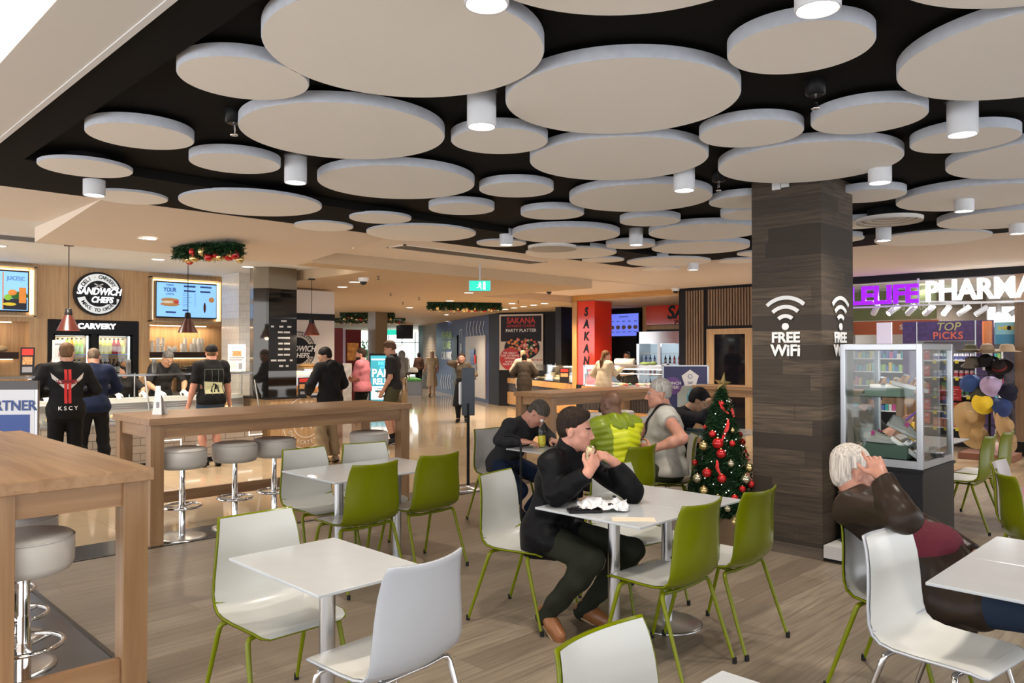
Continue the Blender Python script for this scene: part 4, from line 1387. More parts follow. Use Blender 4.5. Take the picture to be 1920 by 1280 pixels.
for sx_ in range(3):
    for k in range(8):
        drink(['red', 'blue', 'dark'][(sx_ + k // 3) % 3], (-11.40 + k * .13 + .06 * (k > 3), 16.2, (1.015, 1.315, .715)[sx_]), 'small canned drink behind the glass of the stall fridge', 'drinks in the stall fridge', .9)
lamp('AREA', 'stall_fridge_light', (-10.9, 15.9, 2.0), 6, (.85, .93, 1), .8, (math.radians(-40), 0, 0))
# stall counters
CC = thing('stall_counter', 'amber timber stall counter with a lit glass case at the right', 'counter')
ob('timber_front', MB().box(-11.2, 13.42, .07, -8.95, 14.2, .30).box(-11.2, 13.42, .62, -8.95, 14.2, .83), AMBER, CC)
e = MB()
for k in range(56):
    e.box(-11.18 + k * .04, 13.44, .3, -11.155 + k * .04, 13.5, .62)
e.box(-11.2, 13.5, .0, -8.95, 14.2, .62)
ob('slatted_band', e, mat('dark_bronze_slat', (.05, .04, .035), .5), CC)
ob('case_base', MB().box(-11.15, 13.44, .83, -9.0, 14.18, .86), STEEL, CC)
ob('case_hood', MB().box(-11.15, 13.44, 1.24, -9.0, 14.18, 1.31), STEEL, CC, bevel=.01)
ob('case_glass', MB().box(-11.15, 13.44, .86, -9.0, 13.446, 1.24), glass('clear_glass'), CC)
ob('case_light', MB().box(-11.1, 13.5, 1.215, -9.05, 13.58, 1.238).box(-11.1, 13.55, 1.12, -9.05, 13.6, 1.13), mat('case_glow', (1, .98, .92), .5, emit=2.2), CC)
ob('case_posts', MB().box(-9.05, 13.44, .83, -8.95, 13.54, 1.35).box(-11.16, 13.44, .83, -11.12, 13.5, 1.3), STEEL, CC)
lamp('AREA', 'case_lamp', (-10.1, 13.75, 1.2), 9, (1, .95, .85), 1.9, (0, 0, 0), size_y=.2)
e = MB()
for k in range(60):
    e.ell((-11.05 + random.random() * 1.9, 13.5 + random.random() * .4, .88 + random.random() * .02), (.05, .04, .025), 8, 5, mi=random.choice((0, 0, 1, 2)))
o = ob('sushi_rows', e, [mat('sushi_red', (.5, .07, .04), .5), mat('sushi_yellow', (.6, .42, .1), .5), mat('sushi_green', (.08, .18, .05), .5)], CC)
o['kind'] = 'stuff'
tag(ob('paper_roll', MB().lathe([(.001, -.25), (.07, -.25), (.07, .25), (.001, .25)], 20), mat('paper_white', (.7, .65, .6), .8), loc=(-10.35, 13.9, 1.38), rot=(0, H90, 0)), 'long white paper roll lying on the stall glass case', 'paper roll')
tag(ob('herb_bunch', MB().ell((-9.75, 13.85, 1.345), (.16, .08, .035)).ell((-9.6, 13.9, 1.35), (.1, .07, .04)), mat('herbs', (.25, .35, .12), .7, var=.4, vscale=60)), 'green leafy bunch on the stall glass case', 'vegetables')

LP, LQ = (-16.25, 16.05), (-11.85, 13.98)
LC = thing('corner_counter', 'amber timber counter with glass cake case left of the red column', 'counter')
ob('timber_front', wallseg(wallseg(MB(), LP, LQ, .07, .42, .7), LP, LQ, .68, .83, .7), AMBER, LC)
d = Vector((LQ[0] - LP[0], LQ[1] - LP[1], 0)).normalized()
n_ = Vector((-d.y, d.x, 0))
LP2, LQ2 = (LP[0] + n_.x * .03, LP[1] + n_.y * .03), (LQ[0] + n_.x * .03, LQ[1] + n_.y * .03)
ob('recessed_band', wallseg(MB(), LP2, LQ2, 0, .83, .6), mat('dark_bronze_slat', (.05, .04, .035), .5), LC)
ob('dark_top', wallseg(MB(), LP, LQ, .83, .86, .7), BLACK, LC)
M1 = seg_at(LP, LQ, 1002)
ob('case_glass', wallseg(MB(), M1, LQ, .86, 1.26, .02), glass('clear_glass'), LC)
ob('case_top', wallseg(MB(), M1, LQ, 1.26, 1.28, .6), glass('clear_glass'), LC)
e = MB()
wallseg(e, (M1[0] + n_.x * .5, M1[1] + n_.y * .5), (LQ[0] + n_.x * .5, LQ[1] + n_.y * .5), 1.20, 1.22, .06)
for px in (1022, 1042, 1062):
    q = seg_at(LP, LQ, px)
    e.ell((q[0] + n_.x * .3, q[1] + n_.y * .3, 1.22), (.09, .09, .02), 10, 6)
ob('case_light', e, mat('case_glow_warm', (1, .85, .6), .5, emit=2.5, ecol=(1, .85, .6)), LC)
e = MB()
for k in range(46):
    t = random.random()
    w_ = random.uniform(.1, .5)
    e.ell((M1[0] + (LQ[0] - M1[0]) * t + n_.x * w_, M1[1] + (LQ[1] - M1[1]) * t + n_.y * w_, .90), (.08, .06, .04), 8, 5, mi=k % 3)
for k in range(7):
    t = (k + .5) / 7
    x, y = M1[0] + (LQ[0] - M1[0]) * t + n_.x * .3, M1[1] + (LQ[1] - M1[1]) * t + n_.y * .3
    e.box(x - .07, y - .04, .88, x + .07, y + .04, 1.0 + .06 * (k % 2), mi=1)
o = ob('cakes_and_boxes', e, [mat('cake_cream', (.65, .55, .40), .5), mat('box_kraft', (.6, .5, .35), .6), mat('cake_brown', (.3, .16, .07), .5)], LC)
o['kind'] = 'stuff'
q = seg_at(LP, LQ, 1040)
lamp('AREA', 'case_lamp', (q[0] + n_.x * .3, q[1] + n_.y * .3, 1.2), 10, (1, .82, .55), 1.2, (0, 0, math.atan2(d.y, d.x)), size_y=.3)
q = seg_at(LP, LQ, 1070)
card('menu_card', 'small black card with red heading on the corner counter by the red column', q[0] - .1, q[1] - .12, .86, .24, .34, math.radians(20), BOARD, None, .05, ([(-.4, .75, .4, .95, 0), (-.4, .4, .4, .65, 1)], [REDM, FOODP]))
tag(ob('amber_post', MB().box(-12.62, 15.6, 0, -12.42, 15.8, CL), AMBERZ), 'amber timber post between the dark tiles and the red column', 'post')

# downlights over the stall
for i, (x, y, z) in enumerate([(-15.6 + .62 * k, 15.0 - .28 * k, CL) for k in range(6)] + [(-11.0 + .38 * k, 14.6, 2.90) for k in range(5)] + [(-11.6, 15.9, 2.90), (-10.9, 16.1, 2.90), (-10.0, 15.2, 2.90)]):
    dup(first, (x, y, z - .001), 0, 'warm downlight in the row leading to the red stall' if i < 6 else 'downlight in the reddish stall ceiling', 'downlight row before the stall' if i < 6 else 'stall ceiling downlights')
for x, y, z, p in ((-14.6, 14.4, 2.7, 170), (-13.0, 13.5, 2.7, 170), (-10.6, 14.6, 2.86, 150), (-9.6, 15.4, 2.86, 130), (-11.6, 15.9, 2.86, 110), (-10.4, 12.7, 2.86, 170), (-11.9, 13.1, 2.7, 130), (-10.2, 16.1, 2.86, 90)):
    lamp('SPOT', 'downlight_beam', (x, y, z), p, (1, .80, .58), .09, (0, 0, 0), 2.3, .8)

# slatted wall and framed panel right of the stall
m_ = MB()
m_.box(-8.95, SY, 0, -7.0, SY + .25, C_)
struct('wall_back', m_, mat('jamb_black', (.014, .014, .018), .4))
g = thing('slat_panel', 'dark wall of upright timber slats left of the barn-board column', 'slatted panel')
e = MB()
SL = wood('walnut_slat', (.17, .105, .065), (.26, .165, .10), 'z', rough=.45)
for k in range(7):
    e.box(-8.76 + k * .062, SY - .04, .1, -8.725 + k * .062, SY, 2.86)
for k in range(17):
    e.box(-8.24 + k * .062, SY - .04, 2.12, -8.205 + k * .062, SY, 2.86)
ob('slats', e, SL, g)
g = thing('framed_panel', 'black glass panel in a light timber frame behind the christmas tree', 'framed panel')
e = MB()
e.box(-8.27, SY - .05, 0, -8.1, SY, 2.06).box(-7.42, SY - .05, 0, -7.22, SY, 2.06).box(-8.1, SY - .05, 1.95, -7.42, SY, 2.06)
ob('timber_frame', e, wood('honey_frame', (.42, .27, .13), (.54, .36, .19), 'z', rough=.45), g)
ob('glass_panel', MB().box(-8.1, SY - .03, .3, -7.42, SY, 1.95), mat('black_glass', (.008, .008, .012), .05), g)
# dental lightbox
g = thing('dental_sign', 'freestanding navy dental sign with LAUNCH OFFER circle and tooth badge', 'sign', (-7.25, 11.45, 0), math.radians(45))
ob('frame', MB().box(-.40, -.03, 0, -.37, .03, 1.37).box(.37, -.03, 0, .40, .03, 1.37).box(-.4, -.03, 1.35, .4, .03, 1.37).box(-.45, -.2, 0, .45, .2, .03), ALU, g)
ob('panel', MB().box(-.37, -.02, .25, .37, .02, 1.35), mat('dental_navy', (.03, .03, .12), .35), g)
ob('pale_picture', MB().prism([(-.14, .25), (.37, .25), (.37, 1.05), (.0, 1.05), (-.14, .95)], .002, frameT((0, -.021, 0))), mat('dental_pale', (.40, .46, .46), .4), g)
T = frameT((0, -.024, 0))
ob('offer_circle', MB().prism(circ(.15, 32, 0, 360, (-.22, 1.02)), .003, T), mat('dental_purple', (.13, .06, .25), .4), g)
text('LAUNCH', .072, (-.22, -.029, 1.06), PAINTW, g, off=.001)
text('OFFER!', .072, (-.22, -.029, .99), PAINTW, g, off=.001)
ob('badge', MB().prism([(.08 + .155 * math.cos(math.radians(90 + 72 * k)), 1.14 + .155 * math.sin(math.radians(90 + 72 * k))) for k in range(5)], .004, T), PAINTW, g)
e = MB()
ring(e, .03, .038, .006, T, n=20)
e.v = [tuple(Vector(p) + Vector((.08, 0, 1.18))) for p in e.v]
e.prism([(.03, 1.075), (.13, 1.075), (.13, 1.085), (.03, 1.085)], .006, T)
e.prism([(.045, 1.055), (.115, 1.055), (.115, 1.065), (.045, 1.065)], .006, T)
ob('tooth_mark', e, mat('dental_ink', (.05, .07, .2), .5), g)
ob('cyan_circle', MB().prism(circ(.2, 32, 0, 360, (.22, .82)), .003, T), mat('dental_cyan', (.10, .40, .55), .4), g)
text('CHECK-UP', .075, (.22, -.03, .90), PAINTW, g)
text('& CLEAN', .075, (.22, -.03, .82), PAINTW, g)

# mall: white sandwich wall, maroon panels, pillar, kiosk
g = thing('logo_partition', 'white partition with the SANDWICH CHEFS logo behind the menu column', 'partition')
ob('partition', MB().box(-12.9, 7.05, 0, -12.6, 7.88, 2.72), mat('partition_white', (.66, .60, .54), .4, bump=.4, bscale=9), g)
ob('black_band', MB().box(-12.6, 7.05, 2.18, -12.585, 7.88, 2.30), BLACK, g)
T = frameT((-12.585, 7.12, 1.62), H90)
e = MB()
ring(e, .33, .345, .003, T, n=48)
ring(e, 0, .24, .003, T, n=40)
e.prism([(-.33, -.11), (.33, -.11), (.36, .12), (-.30, .12)], .005, T)
ob('logo_rings', e, BLACK, g)
text('SANDWICH', .15, (-12.578, 7.12, 1.65), PAINTW, g, H90, off=.003, shear=.25, sx=.85)
text('CHEFS', .12, (-12.578, 7.16, 1.53), PAINTW, g, H90, off=.003, shear=.25)
arctext('DELI · CARVERY', .29, .07, (-12.58, 7.12, 1.62), BLACK, g, 160, 20, H90)
arctext('MADE TO ORDER', .29, .07, (-12.58, 7.12, 1.62), BLACK, g, 205, 335, H90, inward=True)
MAR = mat('maroon_panel', (.10, .008, .016), .4)
g = thing('maroon_screen_wall', 'maroon shop end wall just right of the white logo partition', 'partition')
ob('panel', MB().box(-15.6, 9.55, 0, -15.5, 9.92, 2.15), MAR, g)
g = thing('maroon_shopfront', 'maroon kiosk shopfront with a framed food picture left of the pillar', 'shopfront')
ob('panel', MB().box(-19.2, 12.25, 0, -19, 12.78, 2.24), MAR, g)
ob('food_picture', MB().box(-18.99, 12.3, 1.35, -18.98, 12.68, 1.85), mat('picture_amber', (.5, .25, .08), .5, var=.5, vscale=9), g)
tag(ob('display_counter', MB().box(-17.6, 10.8, 0, -17.0, 11.15, .95).box(-17.6, 10.8, .95, -17.0, 11.15, 1.3), mat('counter_pale', (.5, .5, .5), .4, var=.2)), 'pale louvred kiosk counter left of the man in the pink shirt', 'counter')
struct('column_mall', MB().box(-18.98, 13.0, 0, -18.6, 13.42, CL), mat('taupe_panel', (.17, .135, .09), .35))
KX, KY = -16.6, 11.85
g = thing('ad_kiosk', 'lit advertising kiosk MORE EFFECTIVE PAIN RELIEF between the two queuing men', 'advertising screen', (KX, KY, 0), math.radians(45))
ob('housing', MB().box(-.36, -.06, 0, .36, .08, 1.56), BLACK, g, bevel=.01)
ob('display', MB().box(-.32, -.066, .2, .32, -.06, 1.50), mat('kiosk_teal_glow', (.05, .35, .45), .4, emit=.4, ecol=(.03, .28, .38)), g)
KW = mat('kiosk_white_glow', (1, 1, 1), .5, emit=.55)
KC = mat('kiosk_cyan_glow', (.1, .6, .9), .5, emit=.5, ecol=(.1, .55, .9))
text('MORE', .15, (.08, -.069, 1.29), KC, g, off=.004)
text('EFFECTIVE', .07, (.08, -.069, 1.19), KC, g, off=.002)
text('PAIN', .29, (.0, -.069, 1.035), KW, g, off=.007, sx=.9)
text('RELIEF', .22, (.0, -.069, .82), KW, g, off=.006, sx=.85)
e = MB()
e.box(-.30, -.069, .36, .28, -.066, .70)
e.box(-.30, -.069, 1.38, .28, -.066, 1.42)
ob('white_panel', e, KW, g)
e = MB()
e.box(-.2, -.071, .55, .2, -.069, .60).box(-.16, -.071, .63, .16, -.069, .645)
ring(e, 0, .04, .002, frameT((0, -.07, .45)))
ob('panel_print', e, mat('kiosk_teal', (.02, .2, .3), .5), g)
e = MB()
for k in range(4):
    e.box(-.28 + k * .15, -.069, .26, -.18 + k * .15, -.066, .30)
ob('footer_marks', e, KC, g)
tag(ob('litter_bin', MB().lathe([(.12, 0), (.12, .04), (.135, .05), (.135, .78), (.12, .80)], 24), mat('warm_steel', (.5, .42, .33), .25, .9), loc=(-19.2, 14.45, 0)), 'tall round steel litter bin behind the young man in shorts', 'bin')
# corridor end
m_ = MB()
m_.box(-36.2, 22.0, .15, -36.0, 33.0, CL)
o = struct('window_1', m_, None or mat('daylight_glazing', (.9, 1, 1), .5, emit=1.3, ecol=(.80, .97, 1.0)))
e = MB()
for k in range(12):
    e.box(-36.0, 22.2 + k * .95, 0, -35.95, 22.26 + k * .95, CL)
e.box(-36, 22, 2.1, -35.95, 33, 2.16)
struct('window_frame', e, ALU)
struct('wall_far', MB().box(-60, 30, 0, -36, 33, CL).box(-40, 17, 0, -36.2, 22.0, CL).box(-36.2, 15, 0, -30, 15.3, CL).box(-34, 30.9, 0, -28, 31.2, CL), mat('far_wall', (.14, .13, .12), .5))
lamp('AREA', 'window_daylight', (-35.8, 27, 1.5), 550, (.85, .96, 1), 10, (0, math.radians(-90), 0), size_y=2.4)
for i, (y, a) in enumerate(((24.4, 1.4), (25.4, 1.1), (23.2, 1.6), (29.2, 1.2))):
    e = MB()
    for k in range(160):
        needles(e, (random.gauss(0, .4), random.gauss(0, .5), a + random.gauss(0, .3)), 4, .25, .05)
    o = ob('foliage', e, [mat('lit_leaf', (.20, .42, .22), .6), mat('lit_leaf_pale', (.4, .6, .4), .6)], None, loc=(-35.6, y, 0))
    e.v = e.v
    tr_ = thing('planted_tree', 'leafy green tree by the bright glass at the corridor end, number %s from the left' % ['second', 'third', 'first', 'fourth'][i], 'tree', (-35.6, y, 0))
    o.parent = tr_
    o.location = (0, 0, 0)
    ob('trunk', MB().tube([(0, 0, 0), (0, 0, a)], .05, 8), OAKZ, tr_)
tag(ob('lightbox_sign', MB().box(-.42, -.04, .7, .42, .04, 1.9).box(-.3, -.1, 0, .3, .1, .7), mat('lightbox_white', (.8, .85, .9), .5, emit=.3), loc=(-24.0, 18.0, 0), rot=(0, 0, math.radians(45))), 'white lit poster box at the far end of the corridor', 'sign')
tag(ob('dark_bulkhead_box', MB().box(-.35, -.1, 0, .35, .1, .6), mat('charcoal_wall', (.014, .013, .015), .45), loc=(-27.0, 20.4, 2.16), rot=(0, 0, math.radians(45))), 'dark box hung from the ceiling over the white lit poster', 'bulkhead')
tag(ob('planter_bench', MB().box(-.5, -.15, 0, .5, .15, .5).ell((0, 0, .55), (.5, .15, .12), mi=1), [mat('planter_grey', (.3, .32, .35), .4), mat('planter_green', (.12, .4, .1), .6)], loc=(-22.8, 17.4, 0), rot=(0, 0, math.radians(45))), 'grey planter with a strip of bright green plants in the corridor', 'planter')
root = thing('exit_sign', 'small green exit sign far down the corridor', 'sign', (-30.5, 22.2, CL - .35), math.radians(45))
ob('green_face', MB().box(-.35, -.03, 0, .35, .03, .25), mat('exit_green_glow', (.02, .55, .40), .5), root)
ob('hanger', MB().box(-.01, -.01, .25, .01, .01, .35), ALU, root)

# cameras and small ceiling bits
for x, y, z, lab in ((-10.2, 6.9, CL, 'white security dome camera above the brown pendant'), (-10.9, 12.0, C_, 'white security dome camera above the red column'), (-8.9, 13.7, C_, 'white security camera at the corner of the slatted wall')):
    root = thing('security_camera', lab, 'camera', (x, y, z))
    ob('camera_base', MB().lathe([(.07, -.06), (.085, -.03), (.085, 0)], 22), PAINTW, root)
    ob('lens_dome', MB().ell((0, 0, -.06), .055, 16, 10), mat('dome_smoke', (.02, .02, .02), .08), root)
for i, (x, y) in enumerate(((-9.8, 6.9), (-12.5, 9.1), (-10.2, 9.5), (-14.5, 10.9), (-17.2, 14.8), (-13.0, 10.2), (-12.3, 12.5))):
    root = thing('mall_sprinkler', 'tiny ceiling sprinkler on the warm mall ceiling', 'sprinkler', (x, y, CL), 0, 'sprinklers of the mall ceiling')
    ob('spray_head', MB().lathe([(.004, -.06), (.03, -.055), (.008, -.04), (.008, -.01), (.035, -.005), (.035, 0)], 12), mat('brass_dull', (.2, .17, .13), .4, .7), root)

# ================================================================== RIGHT: THE PHARMACY
struct('wall_pharmacy_front', MB().box(-7.0, SY, 2.80, 8, SY + .12, C_), BLACK)
struct('ceiling_pharmacy', MB().box(-9, SY + .12, 3.05, 8, 26, 3.2).box(-8, 15.4, 2.90, 8, 15.5, 3.05).box(-8, 18.5, 2.9, 8, 18.65, 3.05), mat('pharmacy_ceiling', (.70, .70, .70), .8))
struct('wall_pharmacy_back', MB().box(-9, 24, 0, 8, 24.2, 3.05).box(-7.2, SY + .2, 0, -7.0, 24, 3.05), mat('pharmacy_wall', (.42, .40, .38), .6))
g = thing('doorway_post', 'brown timber post of the pharmacy front at the right edge', 'post')
ob('post', MB().box(-2.92, SY - .02, .0, -2.72, SY + .2, 2.80), wood('brown_post', (.16, .10, .06), (.24, .15, .09), 'z', rough=.4), g)
ob('foot', MB().box(-2.93, SY - .03, 0, -2.71, SY + .21, .22), BLACK, g)
g = thing('pharmacy_sign', 'large lit shop name letters, violet WHOLELIFE then white PHARMACY', 'sign')
PUR = mat('violet_letter_glow', (.25, .0, .9), .4, emit=.5, ecol=(.26, .0, .92))
# widths measured along the front
def fit(o, x0, x1):
    bpy.context.view_layer.update()
    w = o.dimensions.x
    o.scale.x = o.scale.x * (x1 - x0) / w
    xs = [v.co.x for v in o.data.vertices]
    o.location.x = x0 - min(xs) * o.scale.x
o = text('WHOLELIFE', .43, (-5.3, SY - .12, 2.555), PUR, g, off=.013, ext=.03)
fit(o, -6.50, -4.26)
o = text('PHARMACY', .45, (-4.1, SY - .12, 2.575), LIGHTT, g, off=.013, ext=.03)
fit(o, -4.14, -2.08)
ob('sign_rail', MB().box(-6.2, SY - .06, 2.36, -2.4, SY - .03, 2.39).box(-4.3, SY - .05, 2.36, -4.27, SY - .02, 2.82).box(-5.9, SY - .05, 2.36, -5.88, SY - .02, 2.82), LAMPW, g)
# track lights
for i in range(12):
    x = -5.15 + .21 * i
    y = 14.35 + .28 * i
    if i == 0:
        tl = root = thing('track_spotlight', 'white track spotlight under the pharmacy ceiling', 'spotlight', (x, y, 2.35), math.radians(-50), 'track spotlights in the pharmacy')
        T = Matrix.Rotation(math.radians(55), 4, 'Y')
        ob('barrel', MB().lathe([(.045, -.12), (.05, -.115), (.05, .12), (.04, .125)], 20, T=T), LAMPW, root)
        ob('glowing_lens', MB().lathe([(.001, -.122), (.044, -.121)], 18, T=T), GLOW, root)
        ob('stem', MB().tube([(0, 0, 0), (0, 0, .14)], .01, 6), LAMPW, root)
    else:
        c = dup(tl, (x, y, 2.35), math.radians(-50 + (95 if i % 3 == 1 else 0) + 8 * i))
tag(ob('light_track', MB().box(-.02, -.02, 0, .02, 4.6, .03), LAMPW, loc=(-5.25, 14.2, 2.49), rot=(0, 0, math.radians(-37))), 'long white lighting track carrying the pharmacy spotlights', 'track')
for x, y, p in ((-4.8, 14.9, 160), (-3.4, 14.8, 160), (-2.0, 15.5, 120), (-5.5, 18, 200), (-3.0, 19, 200), (-1, 20, 200), (-4.5, 22, 200)):
    lamp('SPOT', 'shop_beam', (x, y, 3.0), p, (1, .98, .95), .1, (0, 0, 0), 2.5, .7)
for i, (x, y) in enumerate(((-5.2, 15.0), (-3.2, 14.6), (-4.2, 16.8), (-3.0, 17.5))):
    dup(first, (x, y, 3.049), 0, 'round white downlight in the pharmacy ceiling', 'pharmacy ceiling downlights')
# category walls
g = thing('skin_care_sign', 'green SKIN CARE wall panel with orange band at the back of the pharmacy', 'sign')
ob('green_panel', MB().box(-7.0, 17.95, 2.30, -5.2, 18.0, 2.95), mat('olive_panel', (.17, .20, .09), .5), g)
ob('orange_band', MB().box(-7.0, 17.90, 1.98, -5.15, 17.95, 2.28), mat('orange_band', (.45, .12, .05), .5), g)
text('SKIN CARE', .20, (-5.75, 17.94, 2.55), mat('sign_pale', (.45, .46, .35), .5), g)
text('SKIN CARE', .15, (-5.55, 17.89, 2.13), PAINTW, g, off=.002)
tag(ob('lit_beauty_poster', MB().box(-6.15, 17.2, 1.72, -5.85, 17.25, 2.22), mat('poster_pink_glow', (.7, .65, .8), .5, emit=.2)), 'small pink lit beauty poster under the orange band', 'poster')
tag(ob('brown_slat_partition', MB().box(-5.6, 18.9, 2.0, -4.5, 19.0, 2.95), mat('brown_slats', (.12, .09, .07), .6, var=.3, vscale=30)), 'brown panelled partition behind the track spotlights', 'partition')
tag(ob('bright_window', MB().box(-4.95, 19.8, 2.15, -3.75, 19.85, 2.6), mat('bright_window_glow', (1, 1, 1), .5, emit=.8)), 'bright white window above the TOP PICKS header', 'window')  # glowing panel standing in for a bright window, not a light fitting
# shelves
GB = brick('shelf_product_rows', (.1, .3, .3), (.6, .5, .45), (.02, .02, .02), .06, .14, 'wall', rough=.5)


def shelfunit(x0, x1, y, name, lab, head=None):
    g = thing(name, lab, 'shelving')
    ob('back_board', MB().box(x0, y + .35, 0, x1, y + .4, 1.78), mat('shelf_dark', (.05, .045, .045), .5), g)
    for z in (.32, .59, .86, 1.17, 1.455):
        ob('shelf', MB().box(x0, y, z - .02, x1, y + .35, z), PAINTW, g)
    ob('upright', MB().box(x0 - .02, y, 0, x0, y + .4, 2.12), ALU, g)
    ob('upright', MB().box(x1, y, 0, x1 + .02, y + .4, 2.12), ALU, g)
    ob('plinth', MB().box(x0, y + .03, 0, x1, y + .35, .30), BLACK, g)
    return g


GX0, GX1, GY = -4.50, -3.62, 14.5
g = shelfunit(GX0, GX1, GY, 'top_picks_shelving', 'pharmacy shelving under the violet TOP PICKS header')
VIO = mat('violet_header', (.075, .045, .16), .45, var=.3, vscale=14)
ob('header', MB().box(GX0, GY - .01, 1.79, GX1, GY + .05, 2.12), VIO, g)
ob('side_panel', MB().box(GX0 - .24, GY - .01, 0, GX0 - .03, GY + .05, 2.12).box(GX1 + .03, GY - .01, 0, GX1 + .27, GY + .05, 2.12), VIO, g)
text('TOP', .19, (-4.02, GY - .013, 2.02), mat('header_lime', (.5, .52, .2), .5), g, shear=.2, off=.002)
text('PiCKS', .17, (-4.02, GY - .013, 1.87), mat('header_coral', (.75, .18, .12), .5), g, off=.004, sp=1.1)
TPM = mat('ticket_red', (.55, .05, .07), .5)
for z in (.59, .86, 1.17, 1.455, .36):
    t = thing('shelf_flag', 'red TOP PICKS shelf flag on the pharmacy shelving', 'price sign', (GX0 + .10, GY - .02, z), 0, 'red TOP PICKS flags')
    ob('flag_card', MB().box(-.10, -.004, .01, .10, .004, .20), TPM, t)
    text('TOP', .075, (0, -.006, .145), PAINTW, t, shear=.2)
    text('PICKS', .06, (0, -.006, .065), mat('flag_orange', (.8, .35, .15), .5), t)
prodrows = {1.455: [((.62, .62, .66), (.10, .12, .35))] * 8, 1.17: [((.55, .60, .70), (.15, .25, .5))] * 4 + [((.65, .5, .52), (.5, .05, .08))] * 4, .86: [((.62, .62, .6), (.1, .3, .15))] * 8, .59: [((.10, .15, .10), (.5, .5, .45))] * 3 + [((.55, .13, .06), (.7, .3, .1))] * 5, .32: [((.5, .15, .12), (.6, .3, .2))] * 8}
pro = {}
for z, items in prodrows.items():
    for k, (ca, cb) in enumerate(items):
        key = (ca, cb, z < .6 and k > 2 or z == .32)
        if key not in pro:
            b_ = MB()
            if key[2]:
                b_.box(-.036, -.03, 0, .036, .03, .15).box(-.03, -.032, .03, .03, -.03, .1, 1)
            else:
                b_.lathe([(.034, 0), (.034, .09), (.03, .095), (.03, .115)], 14).lathe([(.0345, .02), (.0345, .07)], 14, mi=1, cap=False)
            pro[key] = o = ob('product_tub' if not key[2] else 'product_box', b_, [mat('prod_%d' % len(pro), ca, .4), mat('prodl_%d' % len(pro), cb, .4)])
        else:
            o = pro[key].copy()
            COL.objects.link(o)
        o.location = (GX0 + .26 + k * .080, GY + .08, z)
        tag(o, {1.455: 'white tub with navy label on the top pharmacy shelf', 1.17: ('pale blue tub on the second pharmacy shelf' if k < 4 else 'white and red tub on the second pharmacy shelf'), .86: 'white and green tub on the middle pharmacy shelf', .59: ('dark bottle on the fourth pharmacy shelf' if k < 3 else 'orange carton on the fourth pharmacy shelf'), .32: 'red brown carton on the bottom pharmacy shelf'}[z], 'medicine', 'pharmacy products row %.2f %s' % (z, 'a' if k < (3 if z == .59 else 4) or z in (1.455, .86, .32) else 'b'))
YT = mat('price_yellow', (.75, .68, .05), .5)
yt = None
for z in (.32, .59, .86, 1.17, 1.455):
    for k in range(4):
        if yt is None:
            yt = o = ob('price_ticket', MB().box(-.028, -.004, -.055, .028, 0, -.002), YT)
        else:
            o = yt.copy()
            COL.objects.link(o)
        o.location = (GX0 + .27 + k * .17, GY - .003, z)
        tag(o, 'yellow price ticket on a pharmacy shelf edge', 'price ticket', 'yellow price tickets')
t = thing('red_notice', 'red notice card hanging over the middle pharmacy shelves', 'notice', (-3.98, GY - .05, .78))
ob('notice_card', MB().box(-.17, -.004, 0, .17, .004, .24), mat('notice_red', (.40, .01, .02), .4), t)
ob('notice_lines', MB().box(-.13, -.006, .18, .13, -.004, .195).box(-.08, -.006, .14, .08, -.004, .155).box(-.09, -.006, .10, .09, -.004, .115).box(-.13, -.006, .04, .13, -.004, .05), mat('notice_pink', (.6, .3, .3), .5), t)
# deeper shelves seen through the glass cabinet
for i, (x0, x1, y) in enumerate(((-6.9, -5.2, 17.6), (-4.9, -3.4, 18.6), (-3.1, -1.2, 17.4), (-.9, 1, 16.5))):
    g = shelfunit(x0, x1, y, 'product_shelving', 'dark product shelving deeper in the pharmacy, %s bay' % ['left', 'second', 'third', 'right'][i])
    e = MB()
    for z in (.32, .59, .86, 1.17, 1.455):
        x = x0 + .05
        while x < x1 - .08:
            w = random.uniform(.04, .08)
            e.box(x, y + .05, z, x + w, y + .15, z + random.uniform(.1, .2), random.randrange(6))
            x += w + .012
    o = ob('packets', e, [mat('pk%d' % k, c, .4) for k, c in enumerate([(.6, .6, .6), (.05, .35, .35), (.5, .08, .25), (.6, .45, .08), (.08, .15, .4), (.25, .45, .12)])], g)
    o['kind'] = 'stuff'
t = thing('fish_bag', 'blue box with a yellow and black fish picture above the hats', 'box', (-3.02, 13.95, 1.72), math.radians(20))
ob('carton', MB().box(-.17, 0, 0, .17, .12, .34), mat('fish_blue', (.05, .25, .42), .4), t)
ob('sky_band', MB().box(-.17, -.003, .15, .17, 0, .34), mat('fish_sky', (.25, .55, .65), .4), t)
ob('fish_picture', MB().ell((0, -.004, .25), (.09, .003, .035), mi=0).ell((.01, -.006, .25), (.03, .003, .034), mi=1).add([(-.08, -.005, .25), (-.13, -.005, .29), (-.13, -.005, .21)], [(0, 1, 2)]), [mat('fish_yellow', (.6, .5, .1), .5), BLACK], t)
tag(ob('kraft_cartons', MB().box(-.5, 0, 0, .5, .4, .25).box(.1, .02, .25, .5, .4, .45), mat('kraft', (.26, .18, .12), .7), loc=(-2.6, 14.9, 1.95)), 'brown cartons stored on top of the shelving behind the hats', 'carton')
tag(ob('orange_tube_display', MB().lathe([(.07, 1.3), (.07, 2.1)], 20).lathe([(.071, 1.3), (.071, 1.7)], 20, mi=1), [mat('tube_orange', (.8, .25, .08), .4), mat('tube_white', (.7, .7, .7), .4)], loc=(-3.40, 14.35, 0)), 'orange and white tube display next to the TOP PICKS header', 'display')
tag(ob('shelf_behind_hats', MB().box(-3.3, 14.9, 0, -1.5, 15.3, 1.95), mat('pk_dark', (.08, .07, .08), .5, var=.6, vscale=12)), 'dark stocked shelving behind the hat stand', 'shelving')

